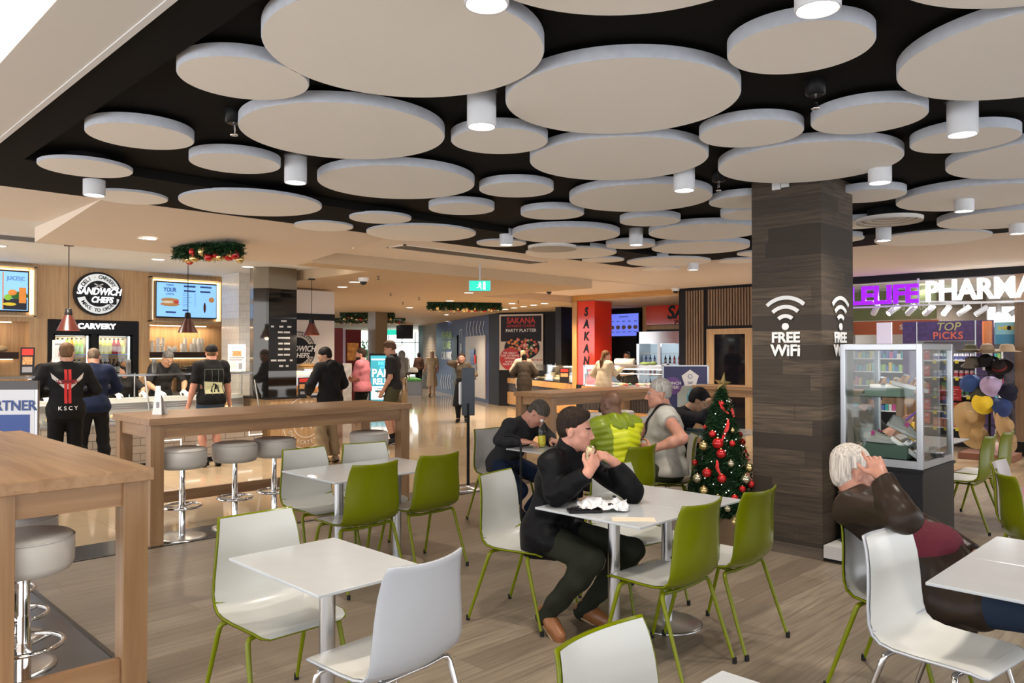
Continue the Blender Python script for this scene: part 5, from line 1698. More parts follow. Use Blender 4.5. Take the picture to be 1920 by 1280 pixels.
# hat stand
HSX, HSY = -3.12, 13.25
hs = thing('hat_stand', 'black rotating hat stand on a timber base by the pharmacy door', 'hat stand', (HSX, HSY, 0))
ob('pole', MB().tube([(0, 0, .08), (0, 0, 1.55)], .02, 10), BLACK, hs)
ob('base', MB().box(-.35, -.3, 0, .35, .3, .09), mat('cherry_wood', (.20, .08, .045), .4), hs)
a_ = MB()
for z in (.5, .75, 1.0, 1.25, 1.5):
    for k in range(4):
        th = k * math.pi / 2 + z
        a_.tube([(0, 0, z), (.22 * math.cos(th), .22 * math.sin(th), z)], .005, 5)
ob('hat_arm', a_, BLACK, hs)


def hat(name, lab, px, dz, z, kind, col, brim, tiltx, tiltz, band=None, pr=0):
    prof = {'straw': [(brim, .0), (brim * .98, .006), (.10, .02), (.09, .09), (.07, .11), (.001, .115)], 'fedora': [(brim, .02), (brim * .8, .0), (.095, .01), (.088, .08), (.06, .115), (.02, .10), (.001, .09)], 'bucket': [(brim, -.03), (.10, .02), (.088, .09), (.001, .095)]}[kind]
    root = thing(name, lab, 'hat', (HSX + px, HSY + dz, z))
    root.rotation_euler = (tiltx, 0, tiltz)
    ob('hat_body', MB().lathe(prof, 30, cap=False), mat('hat_' + lab.split()[0] + lab.split()[1], col, .8, bump=.2, bscale=120), root)
    if band:
        ob('hat_band', MB().lathe([(.0965, .014), (.0925, .045)], 30, cap=False), mat('band_' + lab.split()[0], band, .6), root)


R_ = math.radians
hat('felt_hat', 'olive crowned wide hat at the top left of the stand', -.22, -.10, 1.60, 'fedora', (.12, .12, .07), .20, 0, 0, (.35, .33, .24))
hat('felt_hat', 'tan fedora in the middle on top of the stand', .02, -.18, 1.60, 'fedora', (.36, .27, .18), .19, R_(8), 0, (.25, .18, .12))
hat('straw_hat', 'cream straw hat at the top right of the stand', .26, -.12, 1.60, 'straw', (.55, .42, .28), .18, 0, 0)
hat('felt_hat', 'grey-brown bucket hat under the olive one', -.18, -.16, 1.42, 'bucket', (.10, .085, .07), .16, R_(15), 0)
hat('felt_hat', 'black fedora with red band on the right side', .18, -.2, 1.36, 'fedora', (.02, .016, .016), .18, R_(40), 0, (.2, .02, .02))
hat('felt_hat', 'plain black hat in the upper middle', .0, -.16, 1.44, 'fedora', (.015, .014, .014), .17, R_(30), 0)
hat('sun_hat', 'blue patterned bucket hat on the left', -.20, -.22, 1.14, 'bucket', (.03, .07, .22), .15, R_(60), 0)
hat('sun_hat', 'lilac sun hat in the middle facing out', .10, -.26, 1.10, 'bucket', (.42, .32, .50), .16, R_(70), R_(35))
hat('felt_hat', 'dark green hat below the blue one', -.06, -.2, .98, 'bucket', (.05, .05, .03), .15, R_(60), R_(30))
hat('sun_hat', 'navy cap on the right edge of the stand', .28, -.16, 1.02, 'bucket', (.015, .015, .03), .15, R_(60), R_(50))
hat('sun_hat', 'bright yellow bucket hat facing out', .0, -.30, .84, 'bucket', (.75, .52, .03), .16, R_(72), R_(40))
hat('sun_hat', 'dark blue hat right of the yellow one', .22, -.22, .80, 'bucket', (.02, .04, .14), .15, R_(65), R_(50))
hat('straw_hat', 'large round straw hat facing out at lower left', -.20, -.30, .62, 'straw', (.42, .27, .12), .24, R_(78), R_(42))
hat('straw_hat', 'second straw hat hanging low under the large one', -.14, -.26, .36, 'straw', (.38, .24, .10), .22, R_(62), R_(42))
hat('straw_hat', 'brown banded straw hat at lower right', .24, -.24, .52, 'straw', (.36, .22, .10), .22, R_(75), R_(75), (.1, .05, .03))
hat('straw_hat', 'edge-on straw hat stacked behind the banded one', .16, -.20, .55, 'straw', (.40, .26, .12), .23, R_(75), R_(95))
hat('straw_hat', 'lowest small straw hat at the right of the stand', .26, -.2, .32, 'straw', (.33, .21, .10), .19, R_(65), R_(65))
# ================================================================== FURNITURE
PI = math.pi
PROF = [(.235, .425), (.225, .438), (.19, .447), (.10, .440), (0, .432), (-.09, .430), (-.150, .440), (-.190, .468), (-.212, .515), (-.222, .58), (-.226, .66), (-.232, .74), (-.242, .80), (-.256, .85)]
WID = [.165, .200, .215, .220, .222, .222, .222, .222, .222, .218, .210, .200, .190, .180]
CRV = [.0, .0, .004, .012, .018, .022, .026, .032, .038, .042, .044, .044, .042, .038]   # side lift of the dish


def shell_pt(u, v, inset=0.0, off=0.0):
    """chair shell, y forward; u along the profile, v across"""
    n = len(PROF) - 1
    t = u * n
    i = min(int(t), n - 1)
    f = t - i
    f2 = f
    y = PROF[i][0] * (1 - f2) + PROF[i + 1][0] * f2
    z = PROF[i][1] * (1 - f2) + PROF[i + 1][1] * f2
    w = WID[i] * (1 - f2) + WID[i + 1] * f2 - inset
    c = CRV[i] * (1 - f2) + CRV[i + 1] * f2
    a, b = PROF[max(i - 1, 0)], PROF[min(i + 2, n)]
    ty, tz = b[0] - a[0], b[1] - a[1]
    L = math.hypot(ty, tz)
    ny, nz = -tz / L, ty / L          # direction facing the sitter
    ny, nz = (-ny, -nz) if (nz < 0 and u < .5) or (ny < 0 and u >= .5) else (ny, nz)
    s = v * 2 - 1
    lift = c * s * s * (1 if True else 0) + off
    return (w * s, y + ny * lift, z + nz * lift)


SHT = -.010


def make_chair(label, outer, inner, legm, frame=None):
    t = thing('cafe_chair', label, 'chair')
    b = MB().grid(lambda u, v: shell_pt(u, v, 0, 0), 26, 14, 0, thick=SHT)
    o = ob('shell', b, outer, t)
    o.modifiers.new('smooth', 'WEIGHTED_NORMAL')
    b = MB().grid(lambda u, v: shell_pt(.012 + u * .976, v, .006, .0018), 26, 14, 0)
    o2 = ob('inner_shell', b, inner, t)
    # seat frame and legs
    f = MB()
    for y in (.13, -.12):
        f.tube([(-.19, y, .418), (-.10, y, .410), (.10, y, .410), (.19, y, .418)], .010, 8)
    f.tube([(-.10, .13, .41), (-.10, -.12, .41)], .008, 6)
    f.tube([(.10, .13, .41), (.10, -.12, .41)], .008, 6)
    ob('seat_frame', f, legm, t)
    for sx in (-1, 1):
        for sy, fy in ((.13, .245), (-.12, -.265)):
            pts = [(sx * .185, sy, .418), (sx * .205, sy + (fy - sy) * .02, .414), (sx * .214, sy + (fy - sy) * .06, .398), (sx * .217, sy + (fy - sy) * .12, .37), (sx * .235, fy, .0)]
            l = ob('leg', MB().tube(pts, [.0115, .0115, .0115, .0115, .0085], 10), legm, t)
            ob('foot_cap', MB().lathe([(.012, 0), (.0115, .03)], 12, (sx * .234, fy - (fy - sy) * .01, 0)), BLACKP, l)
    return t


# facing is the direction the sitter looks, degrees from +X
def place(proto, used, x, y, ang, label, group=None):
    r = proto if not used else dup(proto)
    r.location = (x, y, 0)
    r.rotation_euler = (0, 0, math.radians(ang - 90))
    r['label'] = label
    if group:
        r['group'] = group
    return r


GC = make_chair('x', GREEN, SHELLW, GREENM)
WC = make_chair('x', SHELLC, mat('white_inner_shell', (.68, .68, .65), .3), CHROME)
CH = [(-3.16, 1.70, 0, 'green-edged white chair at the far side of the lone front table'),
 (-3.25, 3.37, 13, 'green-edged chair on which the man in the black bomber jacket sits'),
 (-2.27, 3.39, 180, 'green-backed chair nearest the camera at the table of the bomber jacket man'),
 (-2.24, 3.93, 180, 'green-backed chair next to the barn-board column and christmas tree'),
 (-1.07, 1.63, 0, 'green-edged chair back cut by the bottom edge of the view'),
 (-5.15, 3.09, 0, 'left white-faced chair at the empty double table by the stools'),
 (-5.12, 3.57, -14, 'second white-faced chair behind the empty double table'),
 (-4.54, 3.02, 180, 'left of two green-backed chairs at the empty double table'),
 (-4.59, 3.62, 180, 'right of two green-backed chairs at the empty double table'),
 (-3.83, 5.08, 180, 'green chair under the bald man in the lime puffer jacket'),
 (-3.93, 5.93, 218, 'green chair seen side-on under the man in the white sleeveless top'),
 (-5.27, 5.16, 0, 'chair behind the bent man in the dark sweater'),
 (-1.29, 3.90, 0, 'green-edged chair under the man in the brown leather jacket'),
 (-2.08, 7.92, 180, 'front one of two green chairs right of the glass cabinet'),
 (-2.05, 8.42, 180, 'rear one of two green chairs right of the glass cabinet'),
 (-1.17, 6.12, 0, 'green-edged chair behind the person in the pink striped shirt'),
 (-1.02, 5.62, 28, 'turned green-edged chair in front of the pink striped shirt at the right edge'),
 (-2.95, 4.06, -10, 'empty white-faced chair beside the man in the black bomber jacket'),
 (-3.30, 8.0, 0, 'chair of the bearded man seen through the glass cabinet')]
for i, (x, y, a, lab) in enumerate(CH):
    place(GC, i > 0, x, y, a, lab)
place(WC, False, -2.42, 1.74, 185, 'all white chair with chrome legs in the middle foreground')
place(WC, True, -.96, 3.36, -8, 'all white chair with chrome legs at the lower right')
place(WC, True, -4.98, 7.36, 0, 'white chair with chrome legs under the young man in black')

# white tables
def make_table():
    t = thing('cafe_table', 'x', 'table')
    b = MB().box(-.353, -.253, .728, .353, .253, .740)
    ob('tabletop', b, WHITE, t, bevel=.0025)
    ob('under_plate', MB().box(-.16, -.16, .716, .16, .16, .728), BLACK, t)
    ob('pedestal', MB().lathe([(.033, .012), (.033, .716)], 28, cap=False), STEEL, t)
    ob('base_plate', MB().lathe([(.205, 0), (.205, .006), (.19, .011), (.034, .020)], 48), STEEL, t)
    return t


TB = [(-2.765, 1.70, 'lone white table in the front middle, empty'),
 (-4.765, 3.02, 'left half of the empty white double table'), (-4.765, 3.53, 'right half of the empty white double table'),
 (-2.585, 3.37, 'near half of the white double table where the bomber jacket man eats'), (-2.585, 3.88, 'far half of the bomber jacket man double table, by the tree'),
 (-.60, 3.39, 'near half of the white double table at the right edge'), (-.60, 3.90, 'far half of the white double table at the right edge'),
 (-.727, 1.63, 'white table of which only a corner shows at the bottom edge'),
 (-4.54, 5.07, 'near half of the table between the bent man and the bald man'), (-4.54, 5.58, 'far half of the table in front of the white-topped man'),
 (-4.30, 7.15, 'near half of the table of the young man in black behind the tree'), (-4.30, 7.66, 'far half of the table behind the christmas tree'),
 (-2.55, 7.83, 'near half of the table of the bearded man behind the glass cabinet'), (-2.55, 8.34, 'far half of the table behind the glass cabinet')]
T0 = make_table()
for i, (x, y, lab) in enumerate(TB):
    r = T0 if i == 0 else dup(T0)
    r.location = (x, y, 0)
    r['label'] = lab


# high timber tables
def high_table(lab, x0, y0, x1, y1, h=1.05, leg=.11, ax='x', inset=.02, apron=.11):
    t = thing('high_table', lab, 'high table', (x0, y0, 0))
    X, Y = x1 - x0, y1 - y0
    M_ = OAK if ax == 'x' else OAKY
    ob('tabletop', MB().box(0, 0, h - .058, X, Y, h), M_, t, bevel=.004)
    for lx in (inset, X - inset - leg):
        for ly in (inset, Y - inset - leg):
            ob('leg', MB().box(lx, ly, 0, lx + leg, ly + leg, h - .058), OAKZ, t, bevel=.003)
    for ly in (inset + .02, Y - inset - .045):
        ob('apron', MB().box(inset + leg, ly, h - .058 - apron, X - inset - leg, ly + .025, h - .058), OAK, t)
    for lx in (inset + .02, X - inset - .045):
        ob('apron', MB().box(lx, inset + leg, h - .058 - apron, lx + .025, Y - inset - leg, h - .058), OAKY, t)
    return t


t = high_table('large high oak table filling the lower left corner', -6.25, .70, -3.79, 1.392)
ob('foot_rail', MB().box(2.37, .13, .06, 2.41, .56, .17), OAKY, t)
t = high_table('high oak table with a white card standing in front of the sandwich counter', -7.43, 2.36, -6.55, 5.05, ax='y')
ob('foot_rail', MB().box(.05, .13, .20, .09, 2.56, .30), OAKY, t)
t = high_table('high oak table in front of the red stall, behind the seated men', -7.50, 7.53, -6.80, 10.05, ax='y')
t = high_table('high oak table passing behind the barn-board column', -6.9, 11.1, -3.6, 11.7)
# table card
r = thing('table_card', 'white folded card standing on the high oak table by the sandwich counter', 'card', (-6.98, 2.60, 1.05), math.radians(30))
b = MB()
b.add([(-.05, -.03, 0), (.05, -.03, 0), (.012, 0, .25), (-.03, 0, .25)], [(0, 1, 2, 3)]).add([(-.055, .05, 0), (.06, .05, 0), (.02, .004, .17), (-.04, .004, .25)], [(3, 2, 1, 0)]).add([(-.05, -.03, 0), (-.055, .05, 0), (-.04, .004, .25), (-.03, 0, .25)], [(0, 1, 2, 3)])
ob('card_sheet', b, mat('card_white', (.72, .70, .68), .5), r)
ob('card_logo', MB().box(-.012, -.025, .06, .015, -.0235, .11), GREYP, r)


# stools
def make_stool():
    t = thing('bar_stool', 'x', 'stool')
    SEAT = mat('stool_grey_leather', (.56, .53, .49), .42, bump=.05, bscale=200)
    ob('seat', MB().lathe([(.16, .60), (.185, .61), (.198, .64), (.20, .70), (.198, .745), (.185, .770), (.15, .778), (.001, .780)], 40), SEAT, t)
    ob('seat_piping', MB().tube([(.197 * math.cos(a / 20 * PI), .197 * math.sin(a / 20 * PI), .755) for a in range(40)], .004, 6, closed=True), SEAT, t)
    ob('seat_plate', MB().lathe([(.05, .585), (.12, .60)], 20), BLACK, t)
    ob('pole', MB().lathe([(.027, .015), (.027, .40), (.022, .405), (.022, .60)], 24, cap=False), CHROME, t)
    r_ = MB().tube([(.155 * math.cos(a / 20 * PI), .155 * math.sin(a / 20 * PI), .27) for a in range(40)], .011, 8, closed=True)
    for k in range(3):
        a = k * 2.094
        r_.tube([(.025 * math.cos(a), .025 * math.sin(a), .262), (.15 * math.cos(a), .15 * math.sin(a), .27)], .008, 6)
    r_.lathe([(.03, .245), (.03, .285)], 16)
    ob('foot_ring', r_, CHROME, t)
    ob('base_plate', MB().lathe([(.20, 0), (.20, .008), (.17, .014), (.028, .022)], 40), STEEL, t)
    return t


ST = [(-6.72, 2.70, 'grey stool right behind the near leg of the high table with the card'), (-6.78, 3.20, 'second grey stool along the high table with the card'),
 (-6.84, 3.62, 'third grey stool along the high table with the card'), (-6.72, 4.62, 'grey stool behind the second white chair of the double table'),
 (-6.62, 8.10, 'pale stool between the two men at the stall high table'), (-6.60, 8.75, 'pale stool half hidden by the bald man'),
 (-4.05, .92, 'nearest grey stool under the large high oak table'), (-4.55, .98, 'middle grey stool under the large high oak table'), (-5.05, 1.04, 'farthest grey stool under the large high oak table'),
 (-4.25, .72 - .35, 'grey stool showing only its foot ring at the lower left')]
S0 = make_stool()
for i, (x, y, lab) in enumerate(ST[:9]):
    r = S0 if i == 0 else dup(S0)
    r.location = (x, y, 0)
    r['label'] = lab

# post with hand sanitiser board
t = thing('sanitiser_stand', 'dark sanitiser post on a round steel base in front of the woman on the phone', 'stand', (-6.70, 5.98, 0), math.radians(40))
ob('base_plate', MB().lathe([(.16, 0), (.16, .012), (.14, .02), (.03, .035), (.02, .05)], 36), STEEL, t)
ob('pole', MB().lathe([(.018, .04), (.018, 1.0)], 16), BLACK, t)
ob('back_board', MB().box(-.075, -.012, .86, .075, .012, 1.415), mat('board_slate', (.03, .04, .055), .4), t, bevel=.006)
ob('white_dispenser', MB().box(-.115, .0, .98, -.075, .06, 1.25), PAINTW, t, bevel=.02)

# glass cabinet
SCB = thing('display_cabinet', 'aluminium framed glass shoe cabinet on a black plinth beside the column', 'display cabinet')
cx0, cx1, cy0, cy1 = -2.44, -1.85, 6.05, 6.80
ob('platform', MB().box(-2.49, 5.85, .03, -1.77, 6.85, .125), mat('platform_white', (.50, .49, .48), .4), SCB)
ob('platform_foot', MB().box(-2.45, 5.9, 0, -1.82, 6.8, .03), BLACK, SCB)
ob('plinth', MB().box(cx0, cy0, .125, cx1, cy1, .74), mat('plinth_black', (.018, .018, .02), .3), SCB)
ob('plinth_top', MB().box(cx0 - .01, cy0 - .01, .72, cx1 + .01, cy1 + .01, .74), BLACK, SCB)
f = MB()
r0 = .022
for x in (cx0, cx1 - .04):
    for y in (cy0, cy1 - .04):
        f.box(x - .001, y - .001, .739, x + .041, y + .041, 1.661)
f.box(cx0, cy0, 1.61, cx1, cy0 + .04, 1.66).box(cx0, cy1 - .04, 1.61, cx1, cy1, 1.66).box(cx0, cy0, 1.61, cx0 + .04, cy1, 1.66).box(cx1 - .04, cy0, 1.61, cx1, cy1, 1.66)
f.box(cx0, cy0, .74, cx1, cy0 + .03, .80).box(cx0, cy1 - .03, .74, cx1, cy1, .80).box(cx0, cy0, .74, cx0 + .03, cy1, .80).box(cx1 - .03, cy0, .74, cx1, cy1, .80)
ob('frame', f, ALU, SCB, bevel=.005)
gp = MB()
gp.box(cx0 + .03, cy0 + .012, .80, cx1 - .03, cy0 + .016, 1.62)
gp.box(cx1 - .016, cy0 + .03, .80, cx1 - .012, cy1 - .03, 1.62)
gp.box(cx0 + .03, cy1 - .016, .80, cx1 - .03, cy1 - .012, 1.62)
gp.box(cx0 + .012, cy0 + .03, .80, cx0 + .016, cy1 - .03, 1.62)
ob('glass_pane', gp, glass('clear_glass'), SCB)
ob('glass_shelf', MB().box(cx0 + .03, cy0 + .03, 1.255, cx1 - .03, cy1 - .03, 1.263), glass('shelf_glass', (.72, .85, .80)), SCB)
GR = mat('green_display_block', (.10, .17, .13), .4)
tag(ob('display_block', MB().box(-2.28, 6.12, 1.263, -2.02, 6.42, 1.315), GR), 'dull green display block on the glass shelf under the tan sandals', 'display block')
tag(ob('display_block', MB().box(-2.30, 6.12, .80, -1.98, 6.45, .90), mat('green_block_dark', (.05, .10, .07), .4)), 'dark green display block on the cabinet floor under the shoes', 'display block')


def sole(mb, L=.27, w=.048, th=.03, mi=0, heel=.0):
    pts = []
    for k in range(28):
        a = 2 * PI * k / 28
        y = math.cos(a) * L / 2
        ww = w * (1 + .12 * math.sin((y / L) * 3))
        pts.append((math.sin(a) * ww, y))
    mb.prism(pts, th, None, mi, 0)
    return mb


def sandal(name, lab, loc, rot, solec, strapc, footc, straps):
    t = thing(name, lab, 'shoe', loc)
    t.rotation_euler = rot
    ob('sole', sole(MB(), .27, .050, .032), solec, t, bevel=.006)
    ob('footbed', sole(MB(), .255, .045, .006), footc, t, loc=(0, 0, .032))
    for y, h, w in straps:
        b = MB().grid(lambda u, v: (.052 * math.cos(PI * u), y + (v - .5) * w + .02 * math.sin(PI * u), .03 + h * math.sin(PI * u)), 14, 3, 0, thick=.004)
        s_ = ob('strap', b, strapc, t)
        ob('buckle', MB().box(.015, y - .012, .03 + h * .86, .04, y + .012, .036 + h * .95), ALU, s_)
    return t


TAN = mat('tan_leather', (.38, .23, .12), .5, bump=.1, bscale=150)
SILV = mat('silver_leather', (.62, .62, .65), .25, .5)
sandal('sandal', 'tan strappy sandal on the upper shelf, right one, nose down', (-1.99, 6.22, 1.318), (R_(-14), 0, R_(-55)), PAINTW, TAN, TAN, [(.07, .05, .035), (.02, .06, .03), (-.06, .07, .03)])
sandal('sandal', 'tan sandal on the upper shelf, left one lying on the block', (-2.16, 6.28, 1.316), (0, 0, R_(-60)), PAINTW, mat('brown_leather', (.22, .12, .06), .5), TAN, [(.05, .05, .03), (-.05, .06, .03)])
sandal('sandal', 'silver two-strap sandal standing tilted on the cabinet floor', (-2.02, 6.20, .86), (R_(-38), R_(8), R_(-60)), PAINTW, SILV, mat('cork', (.25, .14, .08), .7), [(.05, .05, .04), (-.04, .06, .04)])
sandal('sandal', 'second silver sandal behind the tilted one at the cabinet corner', (-1.95, 6.42, .80), (0, 0, R_(-80)), mat('heel_dark', (.04, .04, .04), .5), SILV, SILV, [(.05, .05, .04)])


def sneaker(lab, loc, rot, c):
    t = thing('sneaker', lab, 'shoe', loc)
    t.rotation_euler = rot
    ob('sole', sole(MB(), .28, .046, .035), mat('sneaker_sole', (.45, .45, .43), .5), t, bevel=.008)
    b = MB()
    prof = [(-.13, .10, .034), (-.09, .105, .040), (-.04, .095, .042), (.02, .075, .044), (.07, .055, .044), (.11, .045, .036), (.135, .036, .015)]
    n = 16
    v, fc = [], []
    for y, h, w in prof:
        for k in range(n + 1):
            a = PI * k / n
            v.append((w * math.cos(a) * (1.05 - .15 * math.sin(a)), y, .03 + (h - .03) * math.sin(a) ** .7))
    for i in range(len(prof) - 1):
        for k in range(n):
            a = i * (n + 1) + k
            fc.append((a, a + 1, a + n + 2, a + n + 1))
    b.add(v, fc, 0, True)
    b.add(v[:n + 1], [tuple(range(n + 1))], 0)
    b.add(v[-n - 1:], [tuple(range(n + 1))[::-1]], 0)
    ob('upper', b, c, t)
    lc = MB()
    for k in range(4):
        lc.tube([(-.025, .0 + k * .02, .085 - k * .008), (.025, .01 + k * .02, .085 - k * .008)], .003, 5)
    ob('laces', lc, mat('lace_dark', (.05, .04, .03), .6), t)
    st = MB()
    for sx in (-.045, .045):
        st.add([(sx, -.02 + .028 * math.cos(2 * PI * k / 10 + .3) * (1 if k % 2 == 0 else .45), .075 + .028 * math.sin(2 * PI * k / 10 + .3) * (1 if k % 2 == 0 else .45)) for k in range(10)], [tuple(range(10))])
    ob('star_patch', st, mat('pink_star', (.45, .05, .22), .5), t)
    return t


SNK = mat('grey_canvas', (.36, .36, .33), .7, bump=.1, bscale=200)
sneaker('grey sneaker with a pink star, the upper tilted one in the glass cabinet', (-2.06, 6.30, .97), (R_(-28), 0, R_(-62)), SNK)
sneaker('grey sneaker with a pink star, the lower one in the glass cabinet', (-2.20, 6.18, .905), (0, 0, R_(-100)), SNK)
tag(ob('acrylic_holder', MB().box(-.05, -.003, 0, .05, .003, .16).box(-.05, -.003, 0, .05, .05, .004), glass('acrylic', (.88, .92, .92))), 'clear acrylic card holder at the left inside the glass cabinet', 'card holder').location = (-2.28, 6.16, .90)
tag(ob('price_card', MB().box(-.03, -.002, 0, .03, .002, .06), PAINTW, loc=(-1.98, 6.55, .80), rot=(0, 0, R_(60))), 'small white price card on the cabinet floor near the corner', 'price card')

# ------------------------------------------------------------------ things on tables
t = thing('crumpled_wrapper', 'crumpled white sandwich paper with black logos in front of the eating man', 'wrapper', (-2.63, 3.33, .741), R_(45))
random.seed(11)
hs_ = {}
def crump(u, v):
    k = (round(u * 14), round(v * 10))
    if k not in hs_:
        hs_[k] = (random.uniform(-.012, .012), random.uniform(-.012, .012), random.uniform(0, .028))
    a = hs_[k]
    e_ = abs(u - .5) * 2
    z = .004 + .045 * math.exp(-((u - .35) ** 2 + (v - .5) ** 2) * 12) + a[2] + .10 * max(0, (u - .62)) * 3 * math.exp(-((v - .7) ** 2) * 10) * (1 if u < .82 else .2)
    return ((u - .5) * .26 + a[0], (v - .5) * .18 + a[1], z)
b = MB().grid(crump, 14, 10, 0, sm=False)
ob('paper', b, mat('wrapper_paper', (.66, .66, .68), .45), t)
for (u, v, r_) in ((.66, .35, .016), (.45, .15, .013), (.78, .62, .013)):
    ob('logo_patch', MB().ell((0, 0, 0), (r_, r_ * .8, .0025), 12, 6), BLACK, t, loc=Vector(crump(u, v)) + Vector((0, -.003, .003)), rot=(R_(35), 0, R_(20)))
tag(ob('paper_napkin', MB().box(-.11, -.05, 0, .11, .05, .002), mat('napkin_kraft', (.60, .52, .40), .8), loc=(-2.36, 3.24, .7405), rot=(0, 0, R_(40))), 'flat beige napkin on the table in front of the crumpled paper', 'napkin')
t = thing('phone_wallet', 'black wallet lying on the table by the elbow of the eating man', 'wallet', (-2.66, 3.21, .741), R_(50))
ob('wallet_body', MB().box(-.09, -.045, 0, .09, .045, .014).box(-.07, -.03, .014, .05, .03, .02), BLACK, t, bevel=.004)
tag(ob('folded_tissue', MB().box(-.05, -.03, 0, .05, .03, .015), PAINTW, loc=(-2.74, 3.36, .741), rot=(0, 0, .3), bevel=.005), 'small white folded tissue behind the black wallet', 'tissue')


def pbottle(lab, loc, liquid, labc, h=.24, r=.032, level=.45):
    t = thing('drink_bottle', lab, 'bottle', loc)
    ob('bottle_body', MB().lathe([(r * .9, 0), (r, .01), (r * .97, h * .3), (r, h * .55), (r * .8, h * .70), (r * .4, h * .85), (r * .38, h * .93)], 20), glass('bottle_plastic', (.93, .95, .95), .3), t)
    ob('liquid', MB().lathe([(r * .85, .004), (r * .93, .012), (r * .9, h * level)], 18), mat('liquid_' + lab.split()[0], liquid, .1), t)
    ob('bottle_label', MB().lathe([(r * 1.01, h * .12), (r * 1.0, h * .42)], 20, cap=False), mat('label_' + lab.split()[0], labc, .4, var=.35, vscale=50), t)
    ob('bottle_cap', MB().lathe([(r * .45, h * .93), (r * .45, h)], 14), PAINTW, t)
    return t


pbottle('half-empty clear bottle with yellow label by the bent man', (-4.72, 5.10, .741), (.70, .62, .1), (.62, .55, .05), .25, .034, .3)
pbottle('orange juice bottle on the table seen through the glass cabinet', (-2.52, 7.92, .741), (.85, .50, .04), (.85, .55, .08), .24, .032, .8)
tag(ob('food_tray', MB().box(-.2, -.15, 0, .2, .15, .02).box(-.2, -.15, .02, .2, -.14, .035).box(-.2, .14, .02, .2, .15, .035), mat('tray_dark', (.02, .04, .04), .4), loc=(-4.38, 7.12, .741)), 'dark food tray in front of the young man in black', 'tray')
# walking stick
t = thing('walking_stick', 'black walking stick with bent handle leaning between the seated men', 'walking stick', (-4.32, 4.42, 0), R_(45))
ob('stick_shaft', MB().tube([(0, 0, 0), (0, 0, .80), (.0, 0, .86), (-.015, 0, .90), (-.05, 0, .925), (-.09, 0, .93), (-.13, 0, .93)], [.010] * 5 + [.013, .012], 10), BLACK, t)
ob('rubber_ferrule', MB().lathe([(.015, 0), (.012, .04)], 12), BLACKP, t)

# ------------------------------------------------------------------ christmas tree
TX, TY = -3.36, 5.86
t = thing('christmas_tree', 'decorated artificial christmas tree beside the barn-board column', 'tree', (TX, TY, 0))
ob('tree_box', MB().box(-.24, -.18, 0, .24, .18, .24), mat('tree_box_brown', (.16, .10, .05), .5), t)
ob('trunk', MB().tube([(0, 0, .24), (0, 0, 1.27)], [.03, .008], 8), BARKM if 'BARKM' in globals() else mat('bark', (.05, .03, .02), .8), t)
random.seed(5)
e = MB()
def tr(z):
    return .285 * min(1, max(.04, (1.30 - z) / .87)) ** .80 * (1 if z > .36 else .85)
for k in range(4200):
    z = .24 + 1.04 * random.random() ** 1.2
    R0 = tr(z)
    q = math.sqrt(random.uniform(.25, 1))
    a = random.uniform(0, 2 * PI)
    needles(e, (R0 * q * math.cos(a), R0 * q * math.sin(a), z), 6, .045, .0035, .15)
core = [(tr(z_) * .72, z_) for z_ in (.24, .4, .6, .8, 1.0, 1.15, 1.26)]
e.lathe(core, 20, mi=0)
o = ob('pine_foliage', e, [PINE, PINE2], t)
o['kind'] = 'stuff'


def camface(x_off, z, rr=1.0):
    """a spot on the tree surface: x_off metres right of the trunk as seen from the room"""
    R0 = tr(z) * rr
    x_off = max(-R0, min(R0, x_off))
    dpt = -math.sqrt(max(0, R0 * R0 - x_off * x_off))
    return (TX + (x_off - dpt * 1) * .7071 if False else TX + (x_off * .7071 - dpt * .7071), TY + (x_off * .7071 + dpt * .7071), z)


s_ = .00452        # metres per picture pixel at the tree
def tp(px, py):
    return ((px - 1354) * s_, 1.6 - (py - 659) * s_)
BAU = [(1331, 810, 9, 'R'), (1338, 826, 14, 'R'), (1342, 844, 12, 'R'), (1364, 826, 8, 'R'), (1304, 866, 8, 'R'), (1317, 879, 12, 'R'), (1340, 887, 11, 'R'), (1360, 920, 9, 'R'), (1391, 814, 8, 'R'), (1400, 828, 9, 'R'), (1396, 899, 9, 'R'), (1351, 755, 7, 'R'), (1411, 915, 8, 'R'),
 (1317, 833, 12, 'G'), (1303, 891, 12, 'G'), (1310, 910, 11, 'G'), (1331, 924, 13, 'G'), (1367, 803, 6, 'G'), (1358, 861, 9, 'G'), (1397, 871, 13, 'G'), (1385, 889, 12, 'g'), (1367, 964, 17, 'G'), (1377, 752, 9, 'G'), (1408, 852, 8, 'G'), (1318, 800, 6, 'R'), (1376, 905, 8, 'R'), (1350, 940, 9, 'G'), (1388, 935, 10, 'R')]
CLEARG = mat('pale_gold_bauble', (.62, .58, .42), .15, .85)
for k, (px, py, r_, c) in enumerate(BAU):
    xo, z = tp(px, py)
    p = camface(xo, z, 1.02)
    root = thing('bauble', ('shiny red bauble' if c == 'R' else 'gold bauble') + ' hanging on the christmas tree', 'bauble', p, 0, 'red baubles on the tree' if c == 'R' else 'gold baubles on the tree')
    rr = r_ * s_ * .72
    ob('ball', MB().ell((0, 0, 0), rr, 20, 14), REDB if c == 'R' else (GOLD if k % 2 else CLEARG), root)
    ob('hanging_cap', MB().lathe([(rr * .22, rr * .95), (rr * .2, rr * 1.15)], 10), GOLD, root)
RB = mat('red_satin_ribbon', (.60, .012, .012), .3, sheen=.3)
